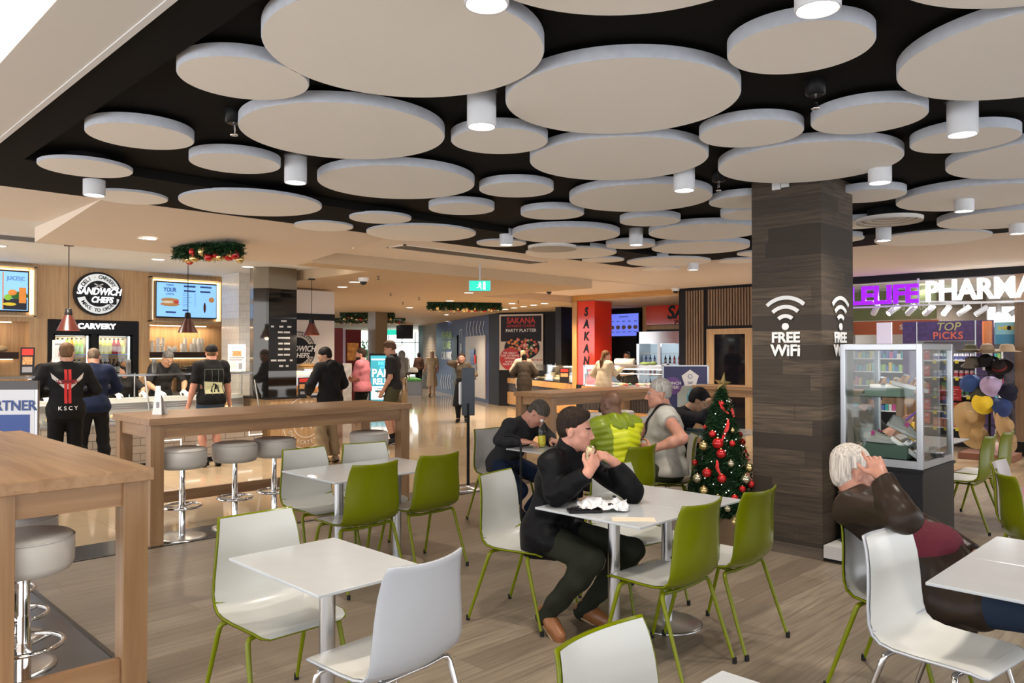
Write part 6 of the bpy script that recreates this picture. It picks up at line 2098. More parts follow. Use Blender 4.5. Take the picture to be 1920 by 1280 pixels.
for k, (pts, lab) in enumerate((([(1347, 750), (1351, 762), (1362, 773)], 'red ribbon curl just under the star on the tree'), ([(1360, 782), (1356, 800), (1345, 822)], 'long red ribbon falling down the tree middle'), ([(1334, 855), (1333, 868), (1338, 880)], 'red ribbon at the lower left of the tree'), ([(1377, 760), (1372, 772), (1374, 780)], 'short red ribbon at the upper right of the tree'), ([(1388, 878), (1396, 890), (1404, 902)], 'red ribbon at the lower right of the tree'), ([(1399, 838), (1402, 850), (1398, 860)], 'red ribbon at the right rim of the tree'))):
    P_ = [Vector(camface(*tp(x, y), 1.06)) for x, y in pts]
    P_ = [P_[0], (P_[0] + P_[1]) / 2 + Vector((.01, -.01, 0)), P_[1], (P_[1] + P_[2]) / 2 - Vector((.01, -.01, 0)), P_[2]]
    tag(ob('ribbon', MB().tube(P_, [.006, .013, .016, .013, .006], 8, flat=.22), RB), lab, 'ribbon')
# star
p = camface(*tp(1362, 722), 0)
st = thing('tree_star', 'gold five pointed star on top of the christmas tree', 'star', (TX + .01, TY + .01, 1.33), R_(45))
b = MB()
pts = []
for k in range(10):
    a = PI / 2 + k * PI / 5
    r_ = (.032 if k % 2 else .078) * (1.3 if k in (0, 5) else 1)
    pts.append((r_ * math.cos(a), 0, r_ * math.sin(a)))
pts[5] = (-.02, 0, -.16) if False else pts[5]
v = pts + [(0, -.03, 0), (0, .03, 0)]
for k in range(10):
    b.add([v[k], v[(k + 1) % 10], v[10]], [(0, 1, 2)])
    b.add([v[k], v[(k + 1) % 10], v[11]], [(2, 1, 0)])
ob('star_body', b, GOLD, st, rot=(0, R_(8), 0))
ob('star_stem', MB().tube([(0, 0, -.03), (0, 0, -.10)], .006, 6), GOLD, st)
for k in range(26):
    z = random.uniform(.35, 1.2)
    R0 = tr(z)
    xo = random.uniform(-.9, .9) * R0
    p = camface(xo, z, 1.03)
    if k == 0:
        lb0 = l = ob('fairy_light', MB().ell((0, 0, 0), .0045, 8, 6), mat('fairy_glow', (1, 1, .95), .4, emit=.9))
    else:
        l = lb0.copy()
        COL.objects.link(l)
    l.location = p
    tag(l, 'tiny white fairy light on the christmas tree', 'light', 'fairy lights on the tree')
# ================================================================== PEOPLE: smooth distance-field bodies, one closed skin per body and garment
F32 = np.float32


class Field:
    def __init__(s, lo, hi, h):
        s.h = h
        s.lo = np.array(lo, float) - 3 * h
        s.n = np.ceil((np.array(hi, float) + 3 * h - s.lo) / h).astype(int) + 1
        s.g = np.full(s.n, 1.0, F32)
        s.ax = [(s.lo[i] + h * np.arange(s.n[i])).astype(F32) for i in range(3)]

    def win(s, lo, hi):
        a = np.maximum(0, np.floor((np.array(lo) - s.lo) / s.h).astype(int))
        b = np.minimum(s.n, np.ceil((np.array(hi) - s.lo) / s.h).astype(int) + 1)
        if np.any(b <= a):
            return None, None
        w = tuple(slice(a[i], b[i]) for i in range(3))
        return w, (s.ax[0][w[0]][:, None, None], s.ax[1][w[1]][None, :, None], s.ax[2][w[2]][None, None, :])

    def mix(s, w, d, k, op='u'):
        g = s.g[w]
        if op == 'u':
            s.g[w] = np.minimum(g, d) - (np.maximum(k - np.abs(g - d), 0) ** 2 / (4 * k) if k > 0 else 0)
        elif op == 's':
            d = -d
            s.g[w] = np.maximum(g, d) + (np.maximum(k - np.abs(g - d), 0) ** 2 / (4 * k) if k > 0 else 0)

    def cone(s, a, b, ra, rb, k=.02, op='u', flat=None):
        a, b = np.array(a, float), np.array(b, float)
        r = max(ra, rb) + k + 3 * s.h
        w, X = s.win(np.minimum(a, b) - r, np.maximum(a, b) + r)
        if w is None:
            return s
        ba = b - a
        L = float(ba @ ba) + 1e-12
        px = [X[i] - F32(a[i]) for i in range(3)]
        t = np.clip((px[0] * ba[0] + px[1] * ba[1] + px[2] * ba[2]) / L, 0, 1)
        d = np.sqrt(sum((px[i] - t * F32(ba[i])) ** 2 for i in range(3))) - (ra + (rb - ra) * t)
        s.mix(w, d.astype(F32), k, op)
        return s

    def ell(s, c, r, k=.02, R=None, op='u'):
        c = np.array(c, float)
        m = max(r) + k + 3 * s.h
        w, X = s.win(c - m, c + m)
        if w is None:
            return s
        p = [X[i] - F32(c[i]) for i in range(3)]
        if R is not None:
            p = [p[0] * R[0][i] + p[1] * R[1][i] + p[2] * R[2][i] for i in range(3)]
        k0 = np.sqrt(sum((p[i] / r[i]) ** 2 for i in range(3)))
        k1 = np.sqrt(sum((p[i] / r[i] ** 2) ** 2 for i in range(3))) + 1e-9
        s.mix(w, (k0 * (k0 - 1) / k1).astype(F32), k, op)
        return s

    def cut(s, p, n, k=.004, c=None, r=None):
        """remove the half space on the side n points to (near c within r, when given)"""
        n = np.array(n, float)
        n /= np.linalg.norm(n)
        if c is None:
            lo, hi = s.lo, s.lo + s.n * s.h
        else:
            lo, hi = np.array(c) - r, np.array(c) + r
        w, X = s.win(lo, hi)
        if w is None:
            return s
        d = sum((X[i] - F32(p[i])) * F32(n[i]) for i in range(3))
        g = s.g[w]
        s.g[w] = np.maximum(g, np.broadcast_to(d, g.shape)).astype(F32)
        return s

    def ripple(s, fn):
        w, X = s.win(s.lo, s.lo + s.n * s.h)
        s.g += fn(*X).astype(F32)
        return s

    def mesh(s):
        g, n, h = s.g, s.n, s.h
        neg = g < 0
        cnt = np.zeros(n - 1, np.int8)
        for dx in (0, 1):
            for dy in (0, 1):
                for dz in (0, 1):
                    cnt += neg[dx:n[0] - 1 + dx, dy:n[1] - 1 + dy, dz:n[2] - 1 + dz]
        act = (cnt > 0) & (cnt < 8)
        I = np.argwhere(act)
        idx = np.full(n - 1, -1, np.int32)
        idx[act] = np.arange(len(I))
        acc = np.zeros((len(I), 3))
        num = np.zeros(len(I))
        for ax in range(3):
            o = [a for a in range(3) if a != ax]
            for u in (0, 1):
                for v in (0, 1):
                    p = I.copy()
                    p[:, o[0]] += u
                    p[:, o[1]] += v
                    q = p.copy()
                    q[:, ax] += 1
                    ga = g[p[:, 0], p[:, 1], p[:, 2]]
                    gb = g[q[:, 0], q[:, 1], q[:, 2]]
                    m = (ga < 0) != (gb < 0)
                    t = np.where(m, ga / np.where(m, ga - gb, 1), 0)
                    pos = (p - I).astype(float)
                    pos[:, ax] += t
                    acc += pos * m[:, None]
                    num += m
        V = s.lo + (I + acc / num[:, None]) * h
        Fs = []
        for ax in range(3):
            o = [(ax + 1) % 3, (ax + 2) % 3]
            sl0 = [slice(1, -1)] * 3
            a = [slice(1, n[i] - 1) for i in range(3)]
            b = list(a)
            a[ax] = slice(0, n[ax] - 1)
            b[ax] = slice(1, n[ax])
            na, nb = neg[tuple(a)], neg[tuple(b)]
            E = np.argwhere(na != nb)
            flip = na[tuple(E.T)]
            E = E + np.array([0 if i == ax else 1 for i in range(3)])
            def c(du, dv):
                q = E.copy()
                q[:, o[0]] -= du
                q[:, o[1]] -= dv
                return idx[q[:, 0], q[:, 1], q[:, 2]]
            Q = np.stack([c(0, 0), c(1, 0), c(1, 1), c(0, 1)], 1)
            Q = np.where(flip[:, None], Q, Q[:, ::-1])
            Fs.append(Q)
        Q = np.concatenate(Fs)
        Q = Q[(Q >= 0).all(1)]
        return V, Q


def fob(name, fld, mats, parent, zones=None, smooth=1, label=None):
    V, Q = fld.mesh()
    if smooth:
        for _ in range(smooth):
            a = np.zeros_like(V)
            c = np.zeros(len(V))
            for i in range(4):
                j = Q[:, (i + 1) % 4]
                k = Q[:, i]
                np.add.at(a, k, V[j])
                np.add.at(c, k, 1)
                np.add.at(a, j, V[k])
                np.add.at(c, j, 1)
            V = V * .5 + .5 * a / np.maximum(c, 1)[:, None]
    me = bpy.data.meshes.new(name)
    me.vertices.add(len(V))
    me.vertices.foreach_set('co', V.astype(F32).ravel())
    me.loops.add(Q.size)
    me.loops.foreach_set('vertex_index', Q.astype(np.int32).ravel())
    me.polygons.add(len(Q))
    me.polygons.foreach_set('loop_start', np.arange(0, Q.size, 4, dtype=np.int32))
    me.polygons.foreach_set('loop_total', np.full(len(Q), 4, np.int32))
    me.polygons.foreach_set('use_smooth', np.ones(len(Q), bool))
    for m in (mats if isinstance(mats, (list, tuple)) else [mats]):
        me.materials.append(m)
    if zones:
        ce = V[Q].mean(1)
        mi = np.zeros(len(Q), np.int32)
        for i, z in enumerate(zones):
            mi[z(ce)] = i + 1
        me.polygons.foreach_set('material_index', mi)
    me.update(calc_edges=True)
    o = bpy.data.objects.new(name, me)
    COL.objects.link(o)
    o.parent = parent
    if label:
        o['label'] = label
    return o


V3 = lambda *a: np.array(a, float)
def unit(v):
    return v / (np.linalg.norm(v) + 1e-9)


def ik(a, b, l1, l2, pole):
    """middle joint of a two-bone limb from a to b, bending toward pole"""
    d = b - a
    L = min(np.linalg.norm(d), (l1 + l2) * .999)
    u = unit(d)
    x = (l1 * l1 - l2 * l2 + L * L) / (2 * L)
    y = math.sqrt(max(0, l1 * l1 - x * x))
    p = pole - u * (pole @ u)
    return a + u * x + unit(p) * y, a + u * L


def rotm(yaw, pitch, roll=0):
    """head matrix; yaw + = to the person's left, pitch + = looking down (degrees)"""
    return np.array(Matrix.Rotation(math.radians(yaw), 3, 'Z') @ Matrix.Rotation(-math.radians(pitch), 3, 'X') @ Matrix.Rotation(math.radians(roll), 3, 'Y'))


def hand(f, w, d, pn, side, k=.006, curl=.5, sc=1.0, spread=.0, thumb=.6, pts=None):
    """hand at wrist w, fingers along d, palm facing pn; side +1 = thumb toward d x pn"""
    d = unit(d)
    pn = unit(pn - d * (pn @ d))
    lat = np.cross(d, pn) * side            # toward the thumb
    s = sc
    f.cone(w - d * .01, w + d * .03 * s, .024 * s, .026 * s, .02)
    for q in (-.027, -.009, .009, .027):
        f.cone(w + d * .02 * s + lat * q * .6 * s, w + d * .085 * s + lat * q * s, .015 * s, .0125 * s, .012)
    L = [(.027, .072), (.0095, .080), (-.009, .074), (-.027, .058)]
    for j, (q, ln) in enumerate(L):
        cc = curl[j] if isinstance(curl, (list, tuple)) else curl
        p = w + d * .088 * s + lat * q * s
        ang = cc * .55
        dd = d * math.cos(ang) + pn * math.sin(ang) + lat * (spread * q * 8)
        r = .0092 * s
        for seg, fr in enumerate((.46, .30, .24)):
            dd = unit(dd)
            e = p + dd * ln * fr * 1.05 * s
            f.cone(p, e, r, r * .92, k)
            p = e
            r *= .92
            ang += cc * (1.15 if seg == 0 else .8)
            dd = d * math.cos(ang) + pn * math.sin(ang) + lat * (spread * q * 6)
        if pts is not None:
            pts.append(p)
    p = w + d * .028 * s + lat * .024 * s
    e = p + unit(lat * .8 + d * .6 + pn * .35 * thumb) * .042 * s
    f.cone(p, e, .0155 * s, .012 * s, .012)
    e2 = e + unit(lat * (.45 - .4 * thumb) + d * .85 + pn * .6 * thumb) * .034 * s
    f.cone(e, e2, .0115 * s, .0095 * s, k)
    e3 = e2 + unit(d * .9 + pn * .5 * thumb - lat * .15 * thumb) * .022 * s
    f.cone(e2, e3, .0098 * s, .008 * s, k)


HEADH = .118       # half the head height


def headshape(f, c, R, s=1.0, nose=1.0, jaw=1.0, fat=0.0, beard=0):
    """c: centre between the ears at eye height; R columns = right, front, up"""
    P = lambda x, y, z: c + R @ (V3(x, y, z) * s)
    f.ell(P(0, -.012, .034), (.074 * s, .094 * s, .084 * s), .02, R)
    f.ell(P(0, .020, -.020), (.064 * s, .070 * s, .082 * s), .03, R)
    f.ell(P(0, .040, -.056), ((.047 + fat) * s * jaw, .050 * s, .050 * s), .03, R)
    f.ell(P(0, .072, -.096), (.024 * s, .018 * s, .017 * s), .022, R)
    for q in (-1, 1):
        f.cone(P(q * (.050 + fat), .005, -.062), P(q * .022, .066, -.092), (.018 + fat * .6) * s, .016 * s, .025)
        f.ell(P(q * .042, .062, -.022), (.020 * s, .018 * s, .016 * s), .02, R)
        f.cone(P(q * .012, .0905, .019), P(q * .044, .076, .020), .0085 * s, .0075 * s, .012)
        f.ell(P(q * .031, .091, .0035), (.017 * s, .0125 * s, .0105 * s), .010, R, 's')
        f.ell(P(q * .031, .0775, .003), (.0135 * s, .0115 * s, .0105 * s), .004, R)
        f.ell(P(q * .0105, .1005, -.0365), (.0085 * s, .009 * s, .0075 * s), .006, R)
        f.ell(P(q * .078, -.014, -.012), (.008 * s, .018 * s, .030 * s), .008, R @ rotm(-q * 22, 8))
        f.ell(P(q * .086, -.010, -.010), (.006 * s, .009 * s, .017 * s), .004, R @ rotm(-q * 22, 8), 's')
    f.cone(P(0, .090, .012), P(0, .108 + .004 * nose, -.026), .008 * s, .0105 * s, .010)
    f.ell(P(0, .1095 + .004 * nose, -.0315), (.0105 * s, .0105 * s, .0095 * s), .008, R)
    f.ell(P(0, .088, -.0600), (.024 * s, .0135 * s, .0050 * s), .006, R)
    f.ell(P(0, .087, -.0705), (.021 * s, .0135 * s, .0058 * s), .006, R)
    f.ell(P(0, .1035, -.0652), (.022 * s, .007 * s, .0014 * s), .003, R, 's')


def headzones(c, R, s=1.0, brow=True, beard=0, stubble=0):
    inv = R.T
    def loc(ce):
        return ((ce - c) @ inv.T) / s
    z = []
    def lips(ce):
        q = loc(ce)
        return (np.abs(q[:, 0]) < .024 - np.abs(q[:, 2] + .0655) * .6) & (q[:, 1] > .086) & (np.abs(q[:, 2] + .0655) < .0085)
    def brows(ce):
        q = loc(ce)
        return (np.abs(np.abs(q[:, 0]) - .031) < .019) & (q[:, 1] > .068) & (np.abs(q[:, 2] - .0235 + .08 * np.abs(np.abs(q[:, 0]) - .03)) < .0042)
    def eyes(ce):
        q = loc(ce)
        x = np.abs(q[:, 0]) - .031
        return ((x / .0115) ** 2 + ((q[:, 2] - .0035) / .0040) ** 2 < 1) & (q[:, 1] > .070)
    def iris(ce):
        q = loc(ce)
        x = np.abs(q[:, 0]) - .031
        return ((x / .0055) ** 2 + ((q[:, 2] - .0035) / .0048) ** 2 < 1) & (q[:, 1] > .070)
    def bd(ce):
        q = loc(ce)
        b = (q[:, 1] > -.01) & (q[:, 2] < -.045 + (.03 - np.abs(q[:, 0]) * .0) * (q[:, 1] < .05)) & (q[:, 2] > -.135) & ((np.abs(q[:, 0]) < .09))
        m = ~((np.abs(q[:, 0]) < .026) & (np.abs(q[:, 2] + .0655) < .007))
        return b & m & (q[:, 2] < -.042)
    return [bd if beard else (lambda ce: np.zeros(len(ce), bool)), lips, brows, eyes, iris]


PM = {}
def skin(name, c):
    m = mat('skin_' + name, c, .48, var=.10, vscale=30)
    if name not in PM:
        b = m.node_tree.nodes['Principled BSDF']
        b.inputs['Subsurface Weight'].default_value = .08
        b.inputs['Subsurface Radius'].default_value = (.02, .008, .004)
        PM[name] = [m, None, mat('lips_' + name, (c[0] * .82, c[1] * .55, c[2] * .52), .4)]
    return m


def cloth(name, c, rough=.75, bump=.25, sc=90, **k):
    return mat('cloth_' + name, c, rough, bump=bump, bscale=sc, spec=.12 if max(c) < .08 else .3, **k)


class Body:
    """one person; +Y is where the pelvis faces, +X the person's right"""
    def __init__(s, name, label, loc, facing, h=.012, H=1.75, build=1.0, fem=False):
        s.root = thing('person', label, 'person', loc, math.radians(facing - 90))
        s.h, s.k, s.b = h, H / 1.75, build
        s.fem = fem
        s.J = {}

    def W(s, X, Y, Z):
        """a place in the room, in this person's own axes"""
        a = s.root.rotation_euler[2]
        dx, dy = X - s.root.location[0], Y - s.root.location[1]
        return (dx * math.cos(a) + dy * math.sin(a), -dx * math.sin(a) + dy * math.cos(a), Z)

    def put(s, **kw):
        for n_, p in kw.items():
            s.J[n_.replace('L', '-1').replace('R', '1')] = V3(*s.W(*p))
        return s

    def rest(s, q=None, fwd=.04, out=.25, down=.86, curl=.45):
        for r in (-1, 1) if q is None else (q,):
            s.arm(r, (r * out * s.k, fwd * s.k, down * s.k), (r * .3, -1, 0), None, (-r, .2, 0), curl, .3)
        return s

    def stand(s, lean=0, twist=0, feet=None, head=(0, 0, 0), stance=.10):
        k, J = s.k, s.J
        J['pel'] = V3(0, 0, .95) * k
        up = V3(0, math.sin(math.radians(lean)), math.cos(math.radians(lean)))
        s.spine(up, twist, head)
        for i, q in enumerate((-1, 1)):
            hip = J['pel'] + V3(q * .085, 0, -.03) * k
            an = V3(q * stance, -.02, .085) * k if feet is None else V3(*feet[i]) * k
            kn, an = ik(hip, an, .43 * k, .425 * k, V3(q * .1, 1, 0))
            J['hip%d' % q], J['kne%d' % q], J['ank%d' % q] = hip, kn, an
            J['toe%d' % q] = an + V3(q * .04, .14, -.045) * k
        return s

    def sit(s, lean=5, twist=0, seat=.455, feet=None, head=(0, 0, 0), dirs=None, knees=None):
        k, J = s.k, s.J
        J['pel'] = V3(0, 0, seat + .085 * k)
        up = V3(0, math.sin(math.radians(lean)), math.cos(math.radians(lean)))
        s.spine(up, twist, head)
        for i, q in enumerate((-1, 1)):
            hip = J['pel'] + V3(q * .09, .03, -.01) * k
            an = V3(q * .13, .40, .085) * k if feet is None else V3(*feet[i])
            kn, an = ik(hip, an, .43 * k, .425 * k, V3(q * .12, .6, 1) if knees is None else V3(*knees[i]))
            J['hip%d' % q], J['kne%d' % q], J['ank%d' % q] = hip, kn, an
            dd = V3(q * .12, 1, -.30) if dirs is None else V3(*dirs[i])
            J['toe%d' % q] = an + unit(dd) * .145 * k
        return s

    def spine(s, up, twist, head):
        k, J = s.k, s.J
        T = np.array(Matrix.Rotation(math.radians(twist), 3, 'Z'))
        right = T @ V3(1, 0, 0)
        J['up'], J['right'] = up, right
        J['front'] = unit(np.cross(up, right))
        J['wai'] = J['pel'] + unit(up * .7 + V3(0, 0, .3)) * .17 * k
        J['che'] = J['wai'] + up * .18 * k
        J['nek'] = J['che'] + up * .165 * k
        for q in (-1, 1):
            J['sho%d' % q] = J['nek'] - up * .060 * k + right * q * (.148 if s.fem else .168) * k * (1 + (s.b - 1) * .5)
        s.R = T @ rotm(*head)
        nd = unit(up * .55 + s.R @ V3(0, .18, .85))
        J['hed'] = J['nek'] + nd * .125 * k + s.R @ V3(0, .012, .0) * k
        return s

    def arm(s, q, wrist, pole=(0, -1, -.5), hd=None, pn=None, curl=.5, thumb=.6, spread=0, elbow=None):
        """wrist in person space (metres, scaled by height); q -1 left, 1 right"""
        k, J = s.k, s.J
        w = V3(*wrist)
        el, w = ik(J['sho%d' % q], w, .285 * k, .255 * k, V3(*pole))
        if elbow is not None:
            el = V3(*elbow)
        J['elb%d' % q], J['wri%d' % q] = el, w
        J['hd%d' % q] = unit(V3(*hd)) if hd is not None else unit(w - el)
        J['pn%d' % q] = V3(*pn) if pn is not None else V3(-q, 0, 0)
        J['cu%d' % q] = (curl, thumb, spread)
        return s

    def bounds(s, pad=.2):
        A = np.array([v for a, v in s.J.items() if a[:2] not in ('up', 'ri', 'fr', 'hd', 'pn', 'cu')])
        lo, hi = A.min(0) - pad, A.max(0) + pad
        lo[2] = max(lo[2], -.01)
        return lo, hi

    def torso(s, f, o=0, k_=.05, belly=0, low=True):
        J, k, b = s.J, s.k, s.b
        Rm = np.stack([J['right'], J['front'], J['up']], 1)
        fw = .93 if s.fem else 1
        if low:
            f.ell(J['pel'] + V3(0, -.01, .0), ((.155 * b + o) * k, (.115 * b + o) * k, .12 * k + o), k_)
        f.ell(J['wai'] + J['front'] * belly * .5, ((.135 * b * fw + o) * k, (.105 * b + belly * .6 + o) * k, .13 * k), k_, Rm)
        f.ell(J['che'] - J['up'] * .01, ((.158 * b * fw + o) * k, (.108 * b + o) * k, .165 * k + o), k_, Rm)
        if s.fem:
            for q in (-1, 1):
                f.ell(J['che'] + J['right'] * q * .07 * k + J['front'] * .085 * k, (.055 * k, .05 * k, .055 * k), .04)
        for q in (-1, 1):
            f.cone(J['nek'] - J['up'] * .030 * k, J['sho%d' % q] - J['up'] * .004 * k, .052 * k + o * .8, (.047 * b + o * .9) * k, k_ * .8)
            f.cone(J['che'] + J['right'] * q * .07 * k, J['sho%d' % q] - J['right'] * q * .02, .075 * k + o, (.045 * b + o) * k, k_)

    def arms(s, f, o=0, upto=1.0, k_=.02, cuff=0, only=None):
        J, k, b = s.J, s.k, (1 + (s.b - 1) * .6)
        for q in (-1, 1) if only is None else only:
            a, e, w = J['sho%d' % q], J['elb%d' % q], J['wri%d' % q]
            if upto <= .5:
                e2 = a + (e - a) * upto * 2
                f.cone(a, e2, .050 * k * b + o, (.050 - .006 * upto * 2) * k * b + o, k_ + .008)
                continue
            f.cone(a, e, .049 * k * b + o, .042 * k * b + o, k_ + .008)
            t = (upto - .5) * 2
            m = e + (w - e) * .35
            if t > .35:
                f.cone(e, m, .042 * k * b + o, .040 * k * b + o, k_)
                f.cone(m, e + (w - e) * t, .040 * k * b + o, (.040 + (.0265 - .040) * (t - .35) / .65) * k + o, k_)
            else:
                f.cone(e, e + (w - e) * t, .042 * k * b + o, .040 * k * b + o, k_)

    def legs(s, f, o=0, upto=1.0, k_=.03, loose=0):
        J, k, b = s.J, s.k, (1 + (s.b - 1) * .5)
        for q in (-1, 1):
            a, e, w = J['hip%d' % q], J['kne%d' % q], J['ank%d' % q]
            if upto <= .5:
                t = upto * 2
                f.cone(a, a + (e - a) * t, .083 * k * b + o, (.083 + (.056 - .083) * t) * k * b + o + loose, k_)
                continue
            f.cone(a, e, .083 * k * b + o, .056 * k * b + o + loose * .5, k_)
            t = (upto - .5) * 2
            back = unit(np.cross(np.cross(w - e, e - a), w - e) + V3(0, -1e-6, 0))
            m = e + (w - e) * .3
            f.cone(e, m, .052 * k * b + o + loose * .5, .053 * k + o + loose, k_)
            f.cone(m, e + (w - e) * t, .053 * k + o + loose, (.053 + (.035 - .053) * (t - .3) / .7) * k + o + loose * 1.2, k_)

    def body(s, sk, hairc=(.03, .02, .015), nose=1, jaw=1, fat=0, beard=0, belly=0, hk=None, footr=True, eyec=(.05, .06, .07), hs=1.0):
        J, k = s.J, s.k
        lo, hi = s.bounds()
        f = Field(lo, hi, s.h)
        s.torso(f, 0, belly=belly)
        s.arms(f)
        s.legs(f)
        f.cone(J['nek'] - J['up'] * .05 * k, J['hed'] + s.R @ V3(0, -.022, -.045) * k, (.062 + fat) * k, (.054 + fat) * k, .03)
        headshape(f, J['hed'], s.R, k * hs, nose, jaw, fat)
        for q in (-1, 1):
            cu, th, sp = J['cu%d' % q]
            hand(f, J['wri%d' % q], J['hd%d' % q], J['pn%d' % q], s.side(q), max(.004, s.h * .5), cu, k * (.92 if s.fem else 1.0), sp, th)
            a, t = J['ank%d' % q], J['toe%d' % q]
            f.cone(a, t, .028 * k, .018 * k, .02)
            f.cone(a, a + V3(0, -.035, -.03) * k, .030 * k, .024 * k, .02)
        m = skin(sk[0], sk[1])
        hm = wood('hair_%s' % ('_'.join('%03d' % int(x * 999) for x in hairc)), tuple(x * .6 for x in hairc), tuple(min(.8, x * 1.5) for x in hairc), 'z', scale=5, rough=.6, bump=.35)
        hm.node_tree.nodes['Principled BSDF'].inputs['Specular IOR Level'].default_value = .12
        s.hm = hm
        o = fob('body', f, [m, hm, PM[sk[0]][2], hm, mat('eye_white', (.55, .52, .50), .2), mat('iris_dark', eyec, .15)], s.root, headzones(J['hed'], s.R, k * hs, beard=beard))
        return o

    def side(s, q):
        return q

    def hair(s, kind='short', length=.012, c=None, top=.0, name='hair', back=-.055, temple=.03, curly=0, hs=1.0, h=None, fringe=.074):
        J, k = s.J, s.k * hs
        H, R = J['hed'], s.R
        h = h or s.h
        P = lambda x, y, z: H + R @ (V3(x, y, z) * k)
        f = Field(H - .26, H + .22, h)
        f.ell(P(0, -.016 - length * .2, .040 + length * .6), ((.0748 + length * .35) * k, (.0935 + length * .35) * k, (.081 + length * .55 + top) * k), .01, R)
        f.ell(P(0, -.034, -.004), ((.063 + length * .4) * k, (.064 + length * .5) * k, (.062 + (.03 if back < -.08 else 0)) * k), .02, R)
        if top:
            f.ell(P(0, .046, .100), (.050 * k, .038 * k, (.022 + top) * k), .03, R)
        # face opening, ears and neck line
        w, X = f.win(f.lo, f.lo + f.n * f.h)
        q = [sum((X[i] - F32(H[i])) * R[i][j] for i in range(3)) / k for j in range(3)]
        line = fringe + 0 * q[0]
        face = np.minimum(q[1] - (temple + .055 * np.clip((q[2] - .025) / .05, 0, 1)), (line - q[2] - .9 * np.maximum(0, np.abs(q[0]) - .045)))      # >0 inside the bare face
        f.g = np.maximum(f.g, (face * k).astype(F32))
        ear = np.minimum(q[1] + .046 + .6 * np.minimum(0, q[2] + .0), .014 - q[2] - 1.1 * np.maximum(0, q[1] + .004))
        f.g = np.maximum(f.g, (np.minimum(ear, np.abs(q[0]) - .0) * k).astype(F32)) if kind == 'short' else f.g
        f.g = np.maximum(f.g, ((back - q[2]) * k).astype(F32))
        if curly:
            f.g += (curly * np.sin(q[0] * 210) * np.sin(q[1] * 200 + 1) * np.sin(q[2] * 205)).astype(F32)
        else:
            f.g += (.0014 * np.sin(q[0] * 260 + q[2] * 60 + q[1] * 40) * np.sin(q[1] * 90 + q[2] * 130)).astype(F32)
        if kind in ('long', 'pony'):
            pass
        return fob(name, f, c or s.hm, s.root, smooth=1)

    def wrinkle(s, f, amp=.004, fr=38):
        f.ripple(lambda x, y, z: amp * (np.sin(fr * (z + .35 * y) + 3 * np.sin(6 * x)) * np.sin(fr * .45 * (x - z) + 2) + .5 * np.sin(fr * 1.7 * (x + .6 * z - .5 * y))))

    def top(s, m, o=.014, sleeve=.95, hem=.0, name='jacket', belly=0, amp=.003, collar=0, h=None, hemw=0, arms=True, zones=None, vneck=0, fr=38, label=None, cuffs=False, cutarm=.5, lap=0):
        J, k = s.J, s.k
        lo, hi = s.bounds()
        f = Field(lo, hi, h or s.h)
        s.torso(f, o, belly=belly)
        f.ell(J['pel'] + V3(0, -.01, -.01), ((.155 * s.b + o + .012) * k, (.115 * s.b + o + .014) * k, (.13 + hem * .6) * k + o), .03)
        if hemw:
            f.cone(J['wai'], J['pel'] - J['up'] * 0 + V3(0, 0, -hem - .02), (.13 * s.b + o) * k, (.15 * s.b + hemw) * k, .05)
        if lap:
            for q in (-1, 1):
                a, e = J['hip%d' % q], J['kne%d' % q]
                f.cone(a - (e - a) * .1, a + (e - a) * lap, .090 * k * s.b + o, .076 * k * s.b + o, .03)
        if arms:
            s.arms(f, o, sleeve)
        if sleeve <= .5:
            for q in (-1, 1):
                a, e = J['sho%d' % q], J['elb%d' % q]
                p = a + (e - a) * (sleeve * 2)
                f.cut(p, e - a, c=p, r=.075 * k)
        elif arms:
            for q in (-1, 1):
                e, w = J['elb%d' % q], J['wri%d' % q]
                p = e + (w - e) * ((sleeve - .5) * 2)
                if cuffs:
                    f.cone(p - unit(w - e) * .05, p, .036 * k + o * .6, .034 * k + o * .5, .004)
                f.cut(p, w - e, c=p, r=.05 * k)
        if collar:
            f.cone(J['nek'] - J['up'] * .03 * k, J['nek'] + J['up'] * (.02 + collar) * k + J['front'] * .0, .072 * k + o * .5, .066 * k, .012)
            f.cut(J['nek'] + J['up'] * (.012 + collar) * k, J['up'] + J['front'] * .35, c=J['nek'] + J['up'] * .08, r=.10)
        if amp:
            s.wrinkle(f, amp, fr)
        hp = J['pel'] + V3(0, 0, -hem)
        f.cut(hp, V3(0, 0, -1))
        return fob(name, f, m, s.root, zones, label=label)

    def trousers(s, m, o=.012, upto=.97, loose=.006, name='trousers', h=None, waist=.07, amp=.003, zones=None):
        J, k = s.J, s.k
        lo, hi = s.bounds()
        f = Field(lo, hi, h or s.h)
        b = s.b
        f.ell(J['pel'] + V3(0, -.01, 0), ((.155 * b + o) * k, (.115 * b + o) * k, .12 * k + o), .04)
        f.cone(J['pel'], J['pel'] + (J['wai'] - J['pel']) * .4, .11 * k * b + o, .10 * k * b + o, .05)
        s.legs(f, o, upto, .03, loose)
        if amp:
            s.wrinkle(f, amp, 34)
        for q in (-1, 1):
            if upto > .5:
                a, e = J['kne%d' % q], J['ank%d' % q]
                t = (upto - .5) * 2
            else:
                a, e = J['hip%d' % q], J['kne%d' % q]
                t = upto * 2
            p = a + (e - a) * t
            f.cut(p, e - a, c=p, r=.10 * k)
        return fob(name, f, m, s.root, zones)

